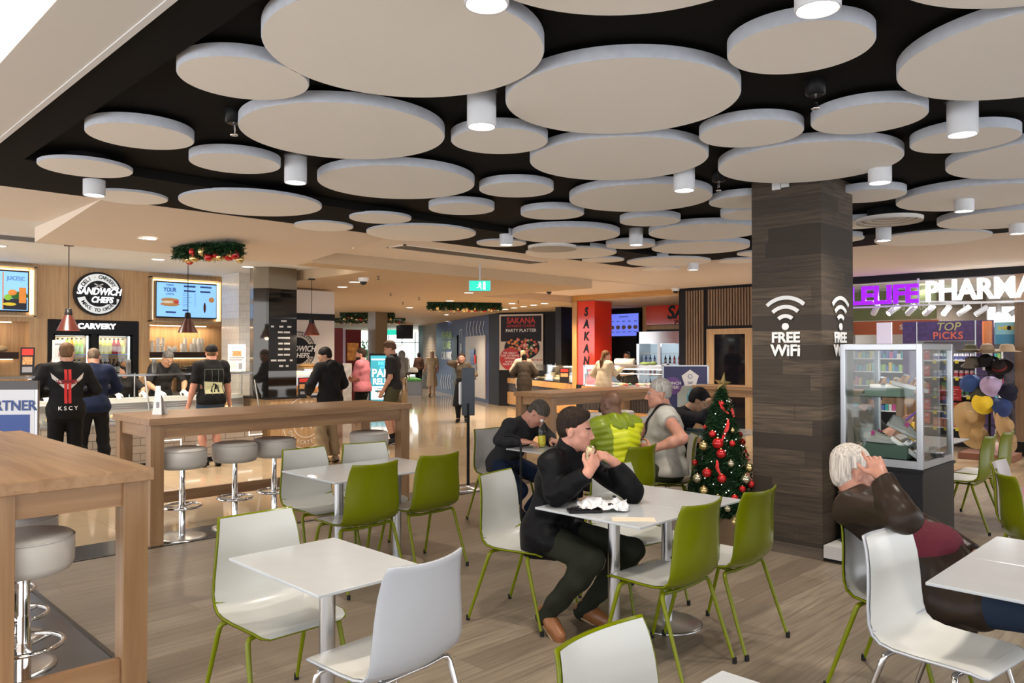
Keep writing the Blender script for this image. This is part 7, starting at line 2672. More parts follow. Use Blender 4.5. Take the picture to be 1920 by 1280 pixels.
    def shoes(s, m, sole=None, name='shoe', boot=0):
        J, k = s.J, s.k
        for q in (-1, 1):
            a, t = J['ank%d' % q], J['toe%d' % q]
            d = unit(V3(*(t - a)))
            f = Field(np.minimum(a, t) - .12, np.maximum(a, t) + .12, min(s.h, .009))
            dn = unit(V3(0, 0, -1) - d * (V3(0, 0, -1) @ d))
            he = a - d * .055 * k + dn * .035 * k
            to = a + d * .165 * k + dn * .043 * k
            f.cone(he + d * .02, a + d * .07 * k + dn * .03 * k, .040 * k, .040 * k, .02)
            f.cone(a + d * .07 * k + dn * .03 * k, to, .040 * k, .030 * k, .02)
            f.cone(a - dn * (.01 + boot) * k - d * .01, a + dn * .02 * k, .038 * k, .042 * k, .02)
            f.cone(a + dn * .008 * k, t + dn * .012 * k, .038 * k, .031 * k, .02)
            bt = a + dn * .072 * k
            f.cut(bt, dn)
            f.cut(a - dn * (.02 + boot) * k, -dn)
            o = fob(name, f, m, s.root)
            f = Field(np.minimum(a, t) - .12, np.maximum(a, t) + .12, min(s.h, .009))
            f.cone(he + d * .015 + dn * .02, to + dn * .01, .040 * k, .036 * k, .01)
            f.cut(a + dn * .080 * k, dn)
            f.cut(a + dn * .062 * k, -dn)
            fob('shoe_sole', f, sole or BLACKP, o)

    def cap(s, m, peak=True, name='cap', h=None):
        J, k = s.J, s.k
        H, R = J['hed'], s.R
        P = lambda x, y, z: H + R @ (V3(x, y, z) * k)
        f = Field(H - .22, H + .24, h or s.h)
        f.ell(P(0, -.012, .040), (.086 * k, .108 * k, .092 * k), .01, R)
        f.cut(P(0, 0, .030), R @ V3(0, .25, -1))
        if peak:
            f.ell(P(0, .105, .048), (.068 * k, .075 * k, .007 * k), .008, R @ rotm(0, 10))
        return fob(name, f, m, s.root)
# ================================================================== THE PEOPLE
FAIR, TANNED, PINKISH, BROWN, OLD = ('fair', (.50, .27, .19)), ('tanned', (.42, .23, .14)), ('pinkish', (.52, .25, .18)), ('brown', (.15, .072, .042)), ('weathered', (.42, .20, .14))
OLIVE_S = ('olive', (.36, .21, .13))
DKBR, BLK, GRY, WHT, BLD, LBR = (.035, .022, .015), (.012, .010, .010), (.14, .13, .12), (.50, .45, .40), (.42, .30, .16), (.13, .075, .04)
BLKC = cloth('black', (.012, .012, .013))
JEANB = cloth('black_trousers', (.010, .010, .011))
NAVY = cloth('navy', (.012, .018, .045))
CHAR = cloth('charcoal', (.028, .028, .031))


def pd(px, py, d):
    l_ = (px - 960) / FPX * d
    return ((l_ - d) * .70710678, (l_ + d) * .70710678, EYE - (py - 659) / FPX * d)


# 1 the man in the bomber jacket ------------------------------------------------
b = Body('person', 'man in black bomber jacket biting into a wrap at the white table', (-3.07, 3.38, 0), 14, .0062, 1.72, 1.04)
b.sit(lean=15, seat=.45, head=(19, 5, 0))
b.put(kneR=(-2.64, 3.25, .475), kneL=(-2.60, 3.56, .485), ankR=(-2.955, 3.245, .125), ankL=(-2.93, 3.56, .09), toeR=(-2.83, 3.215, .045), toeL=(-2.80, 3.585, .045))
wr = b.W(*pd(1102, 886, 4.22))
wl = b.W(*pd(1153, 868, 4.42))
b.arm(1, wr, hd=np.array(b.W(*pd(1119, 855, 4.28))) - np.array(wr), pn=(-.6, -.3, .3), curl=.95, thumb=.8, elbow=b.W(-2.865, 3.205, .80))
b.arm(-1, wl, hd=np.array(b.W(*pd(1124, 846, 4.36))) - np.array(wl), pn=(.5, -.8, -.1), curl=.95, thumb=.8, elbow=b.W(-2.63, 3.60, .80))
b.body(PINKISH, (.022, .014, .010), nose=.6, fat=.003, eyec=(.05, .09, .12))
b.hair('short', .010, top=.010, temple=.022, back=-.060, h=.0052, fringe=.080)
b.top(cloth('bomber_satin', (.005, .005, .006), .5, .3, 45), .020, .97, .12, 'jacket', amp=.0065, fr=30, collar=.045, cuffs=True, lap=.22)
b.trousers(cloth('olive_chino', (.019, .021, .014)), .010, 1.08, .006, amp=.005)
b.shoes(mat('tan_shoe_leather', (.22, .085, .03), .35, bump=.1, bscale=90), mat('crepe_sole', (.30, .2, .11), .6), boot=.015)
t = thing('sandwich_wrap', 'half-eaten wrap held in both hands of the man in the bomber jacket', 'food', pd(1106, 849, 4.32), R_(45))
f = Field((-.07, -.05, -.07), (.07, .05, .08), .004)
f.cone((-.006, 0, -.045), (.004, 0, .03), .024, .022, .004)
f.ripple(lambda x, y, z: .004 * np.sin(130 * x + 2) * np.sin(120 * z) * np.sin(110 * y + 1))
f.cut((.0, 0, .034), (.3, 0, 1))
fob('wrap_roll', f, mat('wrap_bread', (.60, .46, .28), .6, var=.35, vscale=70), t)
e = MB()
for k in range(14):
    e.ell((random.uniform(-.016, .018), random.uniform(-.016, .016), .03 + random.uniform(0, .01)), (.006, .006, .005), 7, 5, mi=k % 3)
ob('filling', e, [mat('filling_green', (.12, .2, .04), .5), mat('filling_white', (.7, .65, .5), .5), mat('filling_brown', (.3, .14, .05), .5)], t)

# 2 the man in the brown leather jacket ---------------------------------------------
b = Body('person', 'older white-haired man in brown leather jacket holding his hand to his brow', (-1.10, 3.88, 0), 2, .0062, 1.72, 1.10)
b.sit(lean=-40, seat=.43, head=(52, 12, 0), feet=((-.14, .68, .085), (.14, .66, .085)))
dz = np.array(b.W(-1.545, 3.975, .998)) - b.J['hed']
for n_ in ('hed', 'nek', 'sho-1', 'sho1', 'che'):
    b.J[n_] = b.J[n_] + dz * {'hed': 1, 'nek': .8, 'sho-1': .75, 'sho1': .75, 'che': .4}[n_]
b.put(kneR=(-.60, 3.78, .52), kneL=(-.62, 4.06, .53))
wr = b.W(*pd(1652, 893, 3.42))
b.arm(1, wr, hd=np.array(b.W(*pd(1628, 840, 3.55))) - np.array(wr), pn=np.array(b.W(-1.545, 4.0, 1.05)) - np.array(wr), curl=[.05, .45, .5, .5], thumb=.25, spread=.5, elbow=b.W(*pd(1692, 968, 3.26)))
b.arm(-1, b.W(-1.0, 4.02, .66), (-1, -.3, -.5), curl=.5)
b.body(OLD, WHT, fat=.005, belly=.03, hs=1.10)
b.hair('short', .006, temple=.012, back=-.085, h=.0052, hs=1.10)
b.top(cloth('brown_leather', (.028, .019, .014), .33, .10, 25), .024, .96, .20, 'leather_jacket', belly=.01, amp=.008, collar=.03, fr=24, lap=.25)
f = Field(*b.bounds(), .009)
b.torso(f, .026, belly=.035)
f.cut(b.J['pel'] - b.J['up'] * .06, -b.J['up'])
f.cut(b.J['wai'] + b.J['front'] * .02, -b.J['front'])
f.cut(b.J['nek'] - b.J['up'] * .03, b.J['up'])
b.wrinkle(f, .003)
fob('maroon_sweater', f, cloth('maroon_knit', (.10, .013, .024), .85, .5, 70), b.root, label='maroon sweater')
b.trousers(cloth('dark_blue_jeans', (.018, .028, .05)), .012, .96, .004)
b.shoes(BLACK)

# 3 the bent man in the dark sweater -----------------------------------------------------
b = Body('person', 'bent grey-haired man in dark sweater looking down at his table', (-5.22, 5.12, 0), 0, .010, 1.76, 1.05)
b.sit(lean=36, seat=.45, head=(30, 58, 0), feet=((-.14, .15, .085), (.14, .10, .085)))
b.arm(1, b.W(-4.84, 4.98, .79), hd=(-.4, 1, 0), pn=(0, 0, -1), elbow=b.W(-5.06, 4.90, .80))
b.arm(-1, b.W(-4.70, 5.22, .79), hd=(.3, 1, 0), pn=(0, 0, -1), elbow=b.W(-4.88, 5.36, .80))
b.body(PINKISH, (.07, .06, .05))
b.hair('short', .014, temple=.03)
b.top(CHAR, .016, .96, .06, 'sweater', amp=.004)
b.trousers(cloth('navy_trousers', (.012, .02, .045)), .012)
b.shoes(BLACK)

# 4 the bald man in the puffer ----------------------------------------------------------------
b = Body('person', 'bald man seen from behind in a lime and yellow puffer jacket', (-3.86, 5.12, 0), 168, .009, 1.74, 1.18)
b.sit(lean=8, seat=.45, head=(10, 10, 0))
b.arm(1, (.16, .42, .80), (1, -.4, -.6), curl=.5)
b.arm(-1, (-.16, .42, .80), (-1, -.4, -.6), curl=.5)
b.body(BROWN, BLK, fat=.006)
LIME = mat('puffer_lime', (.20, .26, .012), .38)
YELP = mat('puffer_yellow', (.56, .60, .012), .38)
J = b.J
f = Field(*b.bounds(), .009)
b.torso(f, .022)
b.arms(f, .024, .97)
f.ripple(lambda x, y, z: -.008 * np.abs(np.sin((z + .22 * np.abs(x) + .01 * np.sin(9 * x)) * 62)) + .004 * np.sin(31 * x + 14 * z) * np.sin(24 * z))
f.cut(J['pel'] + V3(0, 0, -.06), (0, 0, -1))
zn = lambda ce: (ce[:, 0] < -.135) | (ce[:, 2] > J['nek'][2] - .035)
fob('puffer_jacket', f, [YELP, LIME], b.root, [zn])
f = Field(J['nek'] - .25, J['nek'] + .22, .008)
f.cone(J['nek'] + V3(-.07, -.055, -.02), J['nek'] + V3(.07, -.055, -.02), .055, .055, .03)
f.ell(J['nek'] + V3(0, -.10, -.06), (.115, .05, .085), .03)
f.cone(J['nek'] + V3(-.085, .0, .01), J['nek'] + V3(-.06, -.06, .02), .035, .04, .03)
f.cone(J['nek'] + V3(.085, .0, .01), J['nek'] + V3(.06, -.06, .02), .035, .04, .03)
f.ripple(lambda x, y, z: .005 * np.sin(70 * x + 60 * z) * np.sin(50 * z - 30 * x))
fob('hood', f, LIME, b.root)
b.trousers(JEANB, .012)
b.shoes(BLACK)

# 5 the man in the white sleeveless top ---------------------------------------------------------
b = Body('person', 'grey-haired man in white sleeveless top with a black strap, seen from the side', (-3.95, 5.92, 0), 222, .009, 1.86, 1.22)
b.sit(lean=3, seat=.45, head=(0, 4, 0))
b.arm(-1, b.W(*pd(1222, 842, 6.55)), (-1, -.5, -.6), hd=(.5, 1, .2), curl=.6)
b.arm(1, (.10, .42, .80), (1, -.4, -.6), curl=.5)
b.body(PINKISH, (.33, .31, .29), fat=.008, belly=.06, nose=1.5)
b.hair('short', .017, temple=.025, curly=.0035, back=-.07)
b.top(cloth('white_jersey', (.52, .50, .46), .8, .15), .028, .14, .04, 'sleeveless_top', belly=.085, amp=.005)
J = b.J
sp_ = [J['nek'] + V3(-.05, -.14, -.12), J['nek'] + V3(-.09, -.05, .05), J['nek'] + V3(-.09, .06, .03), J['che'] + V3(-.05, .22, .0), J['wai'] + V3(.02, .26, .02), J['wai'] + V3(.12, .22, -.08)]
def spath(u, v):
    t_ = u * 5
    i_ = min(4, int(t_))
    q_ = sp_[i_] + (sp_[i_ + 1] - sp_[i_]) * (t_ - i_)
    return (q_[0] + (v - .5) * .035, q_[1], q_[2])
o = ob('bag_strap', MB().grid(spath, 40, 2, 0), BLACK, b.root, label='black shoulder strap')
sw = o.modifiers.new('wrap', 'SHRINKWRAP')
sw.target = [c for c in b.root.children if c.name.startswith('sleeveless_top')][0]
sw.wrap_mode = 'ABOVE_SURFACE'
sw.offset = .007
so_ = o.modifiers.new('thick', 'SOLIDIFY')
so_.thickness = .004
b.trousers(cloth('dark_green_shorts', (.04, .045, .025)), .008, .62)
b.shoes(BLACK)

# 6 the young man in black -----------------------------------------------------------------------
b = Body('person', 'young man with curly dark hair in black eating behind the christmas tree', (-4.87, 7.33, 0), 0, .010, 1.76, 1.02)
b.sit(lean=36, seat=.45, head=(40, 34, 0))
b.arm(1, b.W(*pd(1340, 764, 8.05)), hd=b.W(*pd(1331, 755, 8.0)) - np.array(b.W(*pd(1340, 764, 8.05))), pn=(-1, -.3, 0), curl=.9, elbow=b.W(*pd(1316, 784, 8.0)))
b.arm(-1, b.W(-4.30, 7.50, .80), hd=(.5, 1, 0), curl=.6, elbow=b.W(-4.5, 7.6, .80))
b.body(TANNED, BLK)
b.hair('short', .024, temple=.03, curly=.005, top=.01)
b.top(cloth('black_sweat', (.016, .016, .020)), .018, .96, .06, 'sweatshirt', amp=.004)
b.trousers(JEANB)
b.shoes(PAINTW)

# 7 bearded man behind the cabinet ------------------------------------------------------------------
b = Body('person', 'bearded man in a black tee looking at his phone, seen through the glass cabinet', (-3.22, 7.98, 0), 0, .010, 1.76, 1.08)
b.sit(lean=28, seat=.45, head=(30, 30, 0))
b.arm(1, b.W(*pd(1683, 795, 7.25)), hd=(-.5, 1, .3), pn=(-.6, -.2, .6), curl=.8, elbow=b.W(*pd(1650, 822, 7.1)))
b.arm(-1, b.W(*pd(1692, 792, 7.4)), hd=(.4, 1, .3), pn=(.6, -.2, .6), curl=.8, elbow=b.W(-2.75, 8.0, .78))
b.body(PINKISH, BLK, beard=1)
b.hair('short', .016, temple=.03)
b.top(cloth('black_tee', (.02, .02, .022)), .016, .5, .05, 't_shirt')
b.trousers(JEANB)
b.shoes(BLACK)
q = pd(1706, 781, 7.2)
tag(ob('mobile_phone', MB().box(-.036, -.004, -.075, .036, .004, .075), mat('phone_grey', (.1, .1, .12), .1), loc=q, rot=(R_(-50), 0, R_(-60)), bevel=.003), 'phone held by the bearded man behind the glass cabinet', 'phone')

# 8 pink striped shirt at the edge
b = Body('person', 'person in pink striped shirt cut by the right edge of the view', (-1.12, 6.10, 0), 0, .010, 1.74, 1.15)
b.sit(lean=12, seat=.45, head=(0, 10, 0))
b.rest(None, .35, .2, .70)
b.body(PINKISH, GRY)
b.hair('short', .014)
b.top(cloth('pink_cotton', (.50, .26, .29), .8, .2, 120, var=.12, vscale=150), .020, .95, .08, 'striped_shirt', amp=.004)
b.trousers(BLKC)
b.shoes(BLACK)

# 9 man with winged print -------------------------------------------------------------------------
b = Body('person', 'man seen from behind in black sweatshirt with red winged print and KSCY', (-9.80, 2.62, 0), 172, .011, 1.74, 1.10)
b.stand(head=(-12, 6, 0))
b.arm(1, (.14, .24, 1.10), (1, -.4, -.6), (-1, .3, 0), (0, -1, 0), .6)
b.arm(-1, (-.14, .24, 1.12), (-1, -.4, -.6), (1, .3, 0), (0, -1, 0), .6)
b.body(FAIR, LBR)
b.hair('short', .010, temple=.03, back=-.05)
b.top(BLKC, .022, .97, .10, 'sweatshirt', amp=.004)
b.trousers(JEANB, .013)
b.shoes(BLACK)
PR = mat('print_red', (.55, .02, .02), .6)
def backprint(b, boxes, mats, y, tilt=0, name='back_print'):
    e = MB()
    for q in boxes:
        if len(q) == 5:
            x0, z0, x1, z1, mi = q
            e.box(x0, y, z0, x1, y + .012, z1, mi)
        else:
            e.add([(px_, y - .002, pz) for px_, pz in q[:-1]], [tuple(range(len(q) - 1))], q[-1])
    o = ob(name, e, mats, b.root)
    sw = o.modifiers.new('wrap', 'SHRINKWRAP')
    sw.target = [c for c in b.root.children if c.name.split('.')[0] in ('sweatshirt', 't_shirt')][0]
    sw.wrap_method = 'PROJECT'
    sw.use_project_y = True
    sw.use_project_x = sw.use_project_z = False
    sw.use_negative_direction = True
    sw.use_positive_direction = True
    sw.offset = .003
    return o
def strip(x0, z0, x1, z1, mi, n=6):
    """finely cut sheet so that a print can follow the cloth"""
    return [(x0 + (x1 - x0) * i / n, z0 + (z1 - z0) * j / n, x0 + (x1 - x0) * (i + 1) / n, z0 + (z1 - z0) * (j + 1) / n, mi) for i in range(n) for j in range(n)]
def sheetprint(b, quads, mats, y, name='back_print'):
    e = MB()
    for P4, mi, n in quads:
        a_, b_, c_, d_ = [Vector((p[0], y, p[1])) for p in P4]
        e.grid(lambda u, v: a_.lerp(b_, u).lerp(d_.lerp(c_, u), v), n, n, mi)
    o = ob(name, e, mats, b.root)
    tg = [c for c in b.root.children if c.name.split('.')[0] in ('sweatshirt', 't_shirt')][0]
    sw = o.modifiers.new('wrap', 'SHRINKWRAP')
    sw.target = tg
    sw.wrap_method = 'PROJECT'
    sw.use_project_y = True
    sw.use_negative_direction = False
    sw.use_positive_direction = True
    sw.offset = .004
    return o
sheetprint(b, [([(.005, 1.02), (.035, 1.02), (.035, 1.40), (.005, 1.40)], 0, 10), ([(-.035, 1.02), (-.005, 1.02), (-.005, 1.40), (-.035, 1.40)], 0, 10),
 ([(-.09, 1.235), (.09, 1.235), (.12, 1.285), (-.12, 1.285)], 2, 8), ([(-.08, 1.235), (-.15, 1.30), (-.165, 1.365), (-.06, 1.26)], 1, 6), ([(.08, 1.235), (.06, 1.26), (.165, 1.365), (.15, 1.30)], 1, 6), ([(-.03, 1.18), (.03, 1.18), (.09, 1.24), (-.09, 1.24)], 1, 6)], [PR, mat('print_feather', (.55, .52, .5), .7), mat('print_darkred', (.18, .01, .015), .6)], -.35)
o = text('K S C Y', .06, (0, -.30, .965), PAINTW, b.root, ext=0, off=.001)
sw = o.modifiers.new('wrap', 'SHRINKWRAP')
sw.target = [c for c in b.root.children if c.name.startswith('sweatshirt')][0]
sw.wrap_method = 'PROJECT'
sw.use_project_z = True
sw.use_negative_direction = True
sw.offset = .006

# 10 navy man
b = Body('person', 'balding man in navy shirt beside the man with the winged print', (-10.55, 3.13, 0), 175, .012, 1.70, 1.08)
b.stand(lean=5, head=(-18, 30, 0), feet=((-.14, -.02, .085), (.16, .0, .085)))
b.arm(1, (.17, .30, 1.05), (1, -.4, -.6), curl=.6)
b.arm(-1, (-.17, .30, 1.05), (-1, -.4, -.6), curl=.6)
b.body(PINKISH, (.10, .075, .055))
b.hair('short', .004, temple=.0, back=-.06, fringe=.03)
b.top(NAVY, .020, .97, .08, 'shirt', amp=.004)
b.trousers(JEANB, .012)
b.shoes(BLACK)

# 11-13 shop staff
def staff(lab, x, y, H, lean, head, capm, hairc, skn, fem=False, wr=((-.18, .42, 1.0), (.18, .42, 1.0)), gloves=True, hl=.012):
    b = Body('person', lab, (x, y, 0), 0, .012, H, 1.0, fem)
    b.stand(lean=lean, head=head)
    for q in (-1, 1):
        b.arm(q, wr[(q + 1) // 2], (q, -.4, -.6), (0, 1, -.3), (0, 0, -1), .5)
    b.body(skn, hairc)
    b.hair('short', hl, temple=.03)
    b.top(cloth('staff_black', (.018, .018, .02)), .016, .45, .10, 't_shirt')
    b.trousers(JEANB, .012)
    b.shoes(BLACK)
    if capm:
        b.cap(capm)
    if gloves:
        for q in (-1, 1):
            f = Field(b.J['wri%d' % q] - .16, b.J['wri%d' % q] + .16, .008)
            cu, th, sp = b.J['cu%d' % q]
            hand(f, b.J['wri%d' % q], b.J['hd%d' % q], b.J['pn%d' % q], q, .006, cu, b.k * 1.12, sp, th)
            fob('glove', f, mat('white_glove', (.6, .6, .6), .6), b.root)
    return b
CAPB = cloth('cap_black', (.012, .012, .014))
b = staff('shop worker in black cap leaning over the counter at the left', -12.42, 3.12, 1.72, 20, (25, 45, 0), CAPB, BLK, TANNED)
b = staff('short shop worker in black cap with tied brown hair behind the counter', -12.35, 4.02, 1.52, 18, (10, 40, 0), CAPB, (.12, .06, .03), FAIR, True, hl=.02)
f = Field(b.J['hed'] - .2, b.J['hed'] + .2, .012)
f.ell(b.J['hed'] + V3(-.02, -.10, -.02), (.06, .06, .06), .01)
fob('hair_bun', f, b.hm, b.root)
b = staff('grey-haired shop worker in black preparing food with white gloves', -12.35, 4.62, 1.70, 18, (15, 38, 0), None, (.09, .085, .08), TANNED)

# 14 man in cap and shorts
b = Body('person', 'man in black cap, black printed tee and denim shorts at the counter', (-10.62, 4.66, 0), 178, .011, 1.74, 1.10)
b.stand(head=(-25, 8, 0))
b.rest(None, .06, .29, .86)
b.body(PINKISH, LBR)
b.hair('short', .006, back=-.05)
b.cap(CAPB)
b.top(BLKC, .022, .42, .08, 't_shirt', amp=.004)
b.trousers(cloth('denim_shorts', (.025, .05, .09)), .022, .44, .01)
b.shoes(BLACK)
sheetprint(b, [([(-.13, 1.02), (.13, 1.02), (.11, 1.17), (-.13, 1.19)], 0, 8), ([(-.07, 1.04), (.07, 1.04), (.03, 1.14), (-.02, 1.17)], 1, 6), ([(-.135, 1.00), (-.128, 1.00), (-.128, 1.36), (-.135, 1.36)], 2, 8), ([(-.045, 1.00), (-.038, 1.00), (-.038, 1.36), (-.045, 1.36)], 2, 8), ([(.045, 1.00), (.052, 1.00), (.052, 1.36), (.045, 1.36)], 2, 8), ([(.128, 1.00), (.135, 1.00), (.135, 1.36), (.128, 1.36)], 2, 8), ([(-.135, 1.353), (.135, 1.353), (.135, 1.36), (-.135, 1.36)], 2, 8)], [mat('print_cream', (.50, .50, .30), .7), BLKC, mat('print_frame', (.10, .12, .10), .7)], -.35)

# 15 hoodie man
b = Body('person', 'dark-haired man in black hoodie and khaki trousers, back to the view', (-9.72, 6.0, 0), 190, .011, 1.70, 1.10)
b.stand(lean=2, head=(38, 22, 0))
b.arm(1, (.20, .22, 1.0), (1, -.6, -.4), curl=.6)
b.arm(-1, (-.20, .22, 1.0), (-1, -.6, -.4), curl=.6)
b.body(TANNED, BLK)
b.hair('short', .020, temple=.025, curly=.003)
b.top(BLKC, .026, .97, .10, 'hoodie', amp=.004, collar=.03)
f = Field(b.J['nek'] - .2, b.J['nek'] + .2, .011)
f.ell(b.J['nek'] + V3(0, -.09, -.03), (.10, .05, .09), .02)
fob('hood', f, BLKC, b.root)
b.trousers(cloth('khaki', (.27, .20, .12)), .022, .97, .016, amp=.006)
b.shoes(mat('beige_shoe', (.3, .22, .14), .6))


def crossed(b, z=1.12):
    b.arm(1, (-.06 * b.k, .21 * b.k, (z) * b.k), (1, -.2, -.8), (-1, .1, .1), (0, -1, 0), .5)
    b.arm(-1, (.04 * b.k, .23 * b.k, (z - .035) * b.k), (-1, -.2, -.8), (1, .1, .1), (0, -1, 0), .5)


# 16 pink tee
b = Body('person', 'bearded man in pink tee with folded arms waiting in the queue', (-12.15, 8.2, 0), 218, .012, 1.70, 1.15)
b.stand(head=(5, 3, 0))
crossed(b)
b.body(PINKISH, DKBR, beard=1, belly=.03)
b.hair('short', .012, temple=.03)
b.top(cloth('salmon_pink', (.60, .20, .24)), .024, .45, .06, 't_shirt', belly=.045)
b.trousers(JEANB)
b.shoes(mat('brown_shoe', (.1, .04, .03), .5))

# 17 grey tee, shorts
b = Body('person', 'tall young man in dark grey tee and olive shorts standing in profile', (-10.95, 8.02, 0), 216, .011, 1.82, .95)
b.stand(head=(8, 18, 0), stance=.08)
b.rest(-1, .10, .20, .90)
b.rest(1, .08, .20, .88)
b.body(FAIR, (.09, .055, .035), nose=1.3)
b.hair('short', .020, top=.012, temple=.03, back=-.03)
b.top(CHAR, .022, .42, .04, 't_shirt')
b.trousers(cloth('olive_shorts', (.065, .065, .038)), .022, .47, .014)
f = Field(*b.bounds(), .011)
for q in (-1, 1):
    k_, a_ = b.J['kne%d' % q], b.J['ank%d' % q]
    f.cone(a_ + (k_ - a_) * .28, a_, .043, .040, .01)
fob('socks', f, BLKC, b.root)
b.shoes(mat('trainer_black', (.03, .03, .03), .5), mat('trainer_sole', (.4, .35, .35), .5))

# 18 woman on the phone
b = Body('person', 'woman in long dark skirt holding a phone to her ear, behind the sanitiser post', (-13.2, 11.6, 0), -42, .014, 1.60, 1.0, True)
b.stand(head=(-15, 0, 0))
hd_ = b.J['hed']
b.arm(1, hd_ + V3(.11, .02, -.09), (1, .2, -1), (-.1, -.1, 1), (-1, 0, 0), .5)
b.arm(-1, (-.16, .20, 1.0), (-1, -.4, -.5), (.8, 1, 0), curl=.6)
b.body(FAIR, DKBR)
b.hair('short', .014, back=-.09)
b.top(cloth('brown_knit', (.085, .065, .045), var=.3), .022, .96, .08, 'cardigan', amp=.005)
f = Field(*b.bounds(), .014)
f.cone(b.J['pel'] + V3(0, 0, .05), V3(0, 0, .38), .15, .22, .02)
f.cut((0, 0, .36), (0, 0, -1))
fob('skirt', f, BLKC, b.root)
b.trousers(JEANB)
b.shoes(BLACK)
q = b.root.matrix_basis @ Vector(hd_ + V3(.10, .02, -.01))
tag(ob('mobile_phone', MB().box(-.004, -.035, -.07, .004, .035, .07), BLACK, loc=q, rot=(R_(-20), 0, R_(-42 - 90)), bevel=.003), 'phone held to the ear of the woman in the dark skirt', 'phone')
# 19 woman in the beige dress
b = Body('person', 'woman in long beige belted dress walking toward the view', (-21.8, 17.7, 0), -42, .017, 1.66, 1.05, True)
b.stand(feet=((-.08, .18, .085), (.08, -.18, .10)))
b.rest(-1, .10, .22, .92)
b.rest(1, -.05, .33, .86)
b.body(FAIR, BLD)
b.hair('long', .022, back=-.16)
BEI = cloth('beige_linen', (.50, .38, .24))
b.top(BEI, .022, .40, .02, 'dress_top', amp=.004)
f = Field(*b.bounds(.3), .017)
f.cone(b.J['pel'] + V3(0, 0, .08), V3(0, .02, .42), .135, .20, .02)
f.ripple(lambda x, y, z: .012 * np.sin(np.arctan2(y, x) * 9) * (1.1 - z))
f.cut((0, 0, .36), (0, 0, -1))
fob('dress_skirt', f, BEI, b.root)
b.shoes(mat('sandal_tan', (.4, .25, .15), .5))
# 20, 21 walkers
b = Body('person', 'woman with long dark hair walking away beside the one in the beige dress', (-26.4, 20.7, 0), 135, .018, 1.58, 1.0, True)
b.stand(feet=((-.07, .16, .085), (.07, -.16, .085)))
b.rest()
b.body(FAIR, BLK)
b.hair('long', .026, back=-.22)
b.top(cloth('brown_top', (.06, .03, .02)), .02, .9, .05, 'blouse')
b.trousers(JEANB)
b.shoes(PAINTW)
b = Body('person', 'hooded walker in grey with a white and black shoulder bag', (-20.4, 15.3, 0), 135, .016, 1.64, 1.05)
b.stand()
b.rest()
b.body(FAIR, BLD)
b.hair('long', .02)
GRC = cloth('grey_hood', (.16, .15, .14))
b.top(GRC, .03, .96, .14, 'coat')
f = Field(b.J['hed'] - .25, b.J['hed'] + .25, .014)
f.ell(b.J['hed'] + V3(0, -.03, .02), (.115, .125, .135), .02)
f.cone(b.J['hed'] + V3(0, -.05, -.08), b.J['nek'], .10, .12, .04)
f.ell(b.J['hed'] + V3(0, .12, 0), (.07, .08, .1), .01, None, 's')
fob('hood', f, GRC, b.root)
b.trousers(cloth('grey_trousers', (.2, .19, .18)), .02, .97, .02)
b.shoes(BLACK)
t = thing('shoulder_bag', 'white and black shoulder bag carried by the hooded walker', 'bag', (-20.0, 15.45, .98), R_(45))
f = Field((-.3, -.2, -.25), (.3, .2, .35), .012)
f.ell((0, 0, 0), (.17, .07, .12), .01)
fob('bag_body', f, [mat('bag_white', (.5, .48, .45), .5), BLACK], t, [lambda ce: ce[:, 2] < -.05])
ob('bag_strap', MB().tube([(-.14, 0, .08), (-.14, 0, .35), (-.22, 0, .48)], .012, 6), mat('bag_white', (.5, .48, .45), .5), t)

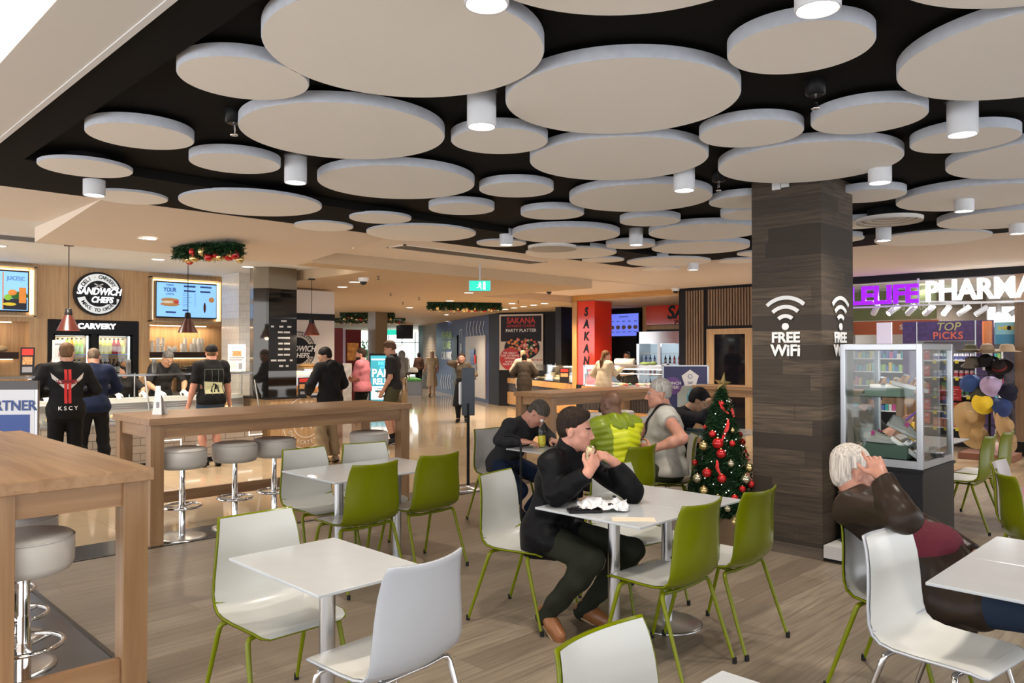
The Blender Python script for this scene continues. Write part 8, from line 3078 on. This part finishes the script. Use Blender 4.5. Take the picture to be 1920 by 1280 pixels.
# 22 two women at the corner counter
for lab, x, y, H_, hc, cm, kind in (('blond woman in a pale coat at the corner counter', -13.95, 14.36, 1.66, BLD, cloth('pale_coat', (.42, .34, .25)), 0), ('dark-haired woman in a dark coat in front of the blond one', -13.25, 13.68, 1.57, BLK, cloth('umber_coat', (.035, .028, .022)), 1)):
    b = Body('person', lab, (x, y, 0), 130, .014, H_, 1.05, True)
    b.stand(head=(0, 15, 0))
    b.arm(1, (.17, .22, 1.0), (1, -.6, -.4))
    b.arm(-1, (-.17, .22, 1.0), (-1, -.6, -.4))
    b.body(FAIR, hc)
    b.hair('short', .020, back=-.07 if kind else -.11)
    if kind:
        f = Field(b.J['hed'] - .2, b.J['hed'] + .25, .012)
        f.ell(b.J['hed'] + V3(.0, -.07, .09), (.045, .045, .045), .01)
        fob('hair_bun', f, b.hm, b.root)
    b.top(cm, .035, .97, .25, 'coat', hemw=.05)
    b.trousers(JEANB)
    b.shoes(BLACK)
# 23 ponytail woman
b = Body('person', 'woman with long ponytail and cream coat reaching over the stall counter', (-10.22, 12.98, 0), 88, .012, 1.66, 1.0, True)
b.stand(lean=4, head=(-25, 5, 0))
b.arm(1, b.W(*pd(1166, 690, 16.6)), (0, -1, -1), (.3, 1, .1), (0, 0, -1), .4, elbow=b.W(*pd(1152, 700, 16.5)))
b.arm(-1, (-.17, .16, 1.0), (-1, -.6, -.4))
b.body(FAIR, (.12, .06, .03))
b.hair('short', .014, back=-.06)
f = Field(b.J['hed'] - .5, b.J['hed'] + .2, .011)
H_ = b.J['hed']
f.cone(H_ + V3(0, -.10, .04), H_ + V3(-.01, -.15, -.10), .030, .035, .02)
f.cone(H_ + V3(-.01, -.15, -.10), H_ + V3(-.015, -.15, -.36), .038, .012, .02)
fob('ponytail', f, b.hm, b.root)
b.top(cloth('cream_coat', (.52, .44, .33)), .028, .97, .20, 'coat', hemw=.05)
b.trousers(JEANB)
b.shoes(BLACK)
# 24 stall worker
b = Body('person', 'balding stall worker in black handing something over the counter', (-10.95, 14.95, 0), -98, .012, 1.66, 1.08)
b.stand(lean=14, head=(20, 8, 0))
b.arm(1, b.W(*pd(1172, 695, 17.2)), (1, -.6, -.4), (0, 1, .2), (0, 0, 1), .5)
b.arm(-1, (-.16, .34, 1.06), (-1, -.6, -.4), (.5, 1, 0))
b.body(TANNED, BLK)
b.hair('short', .003, temple=-.02, back=-.06, fringe=.02)
b.top(cloth('staff_black', (.018, .018, .02)), .02, .6, .1, 'staff_shirt')
b.trousers(JEANB)
b.shoes(BLACK)
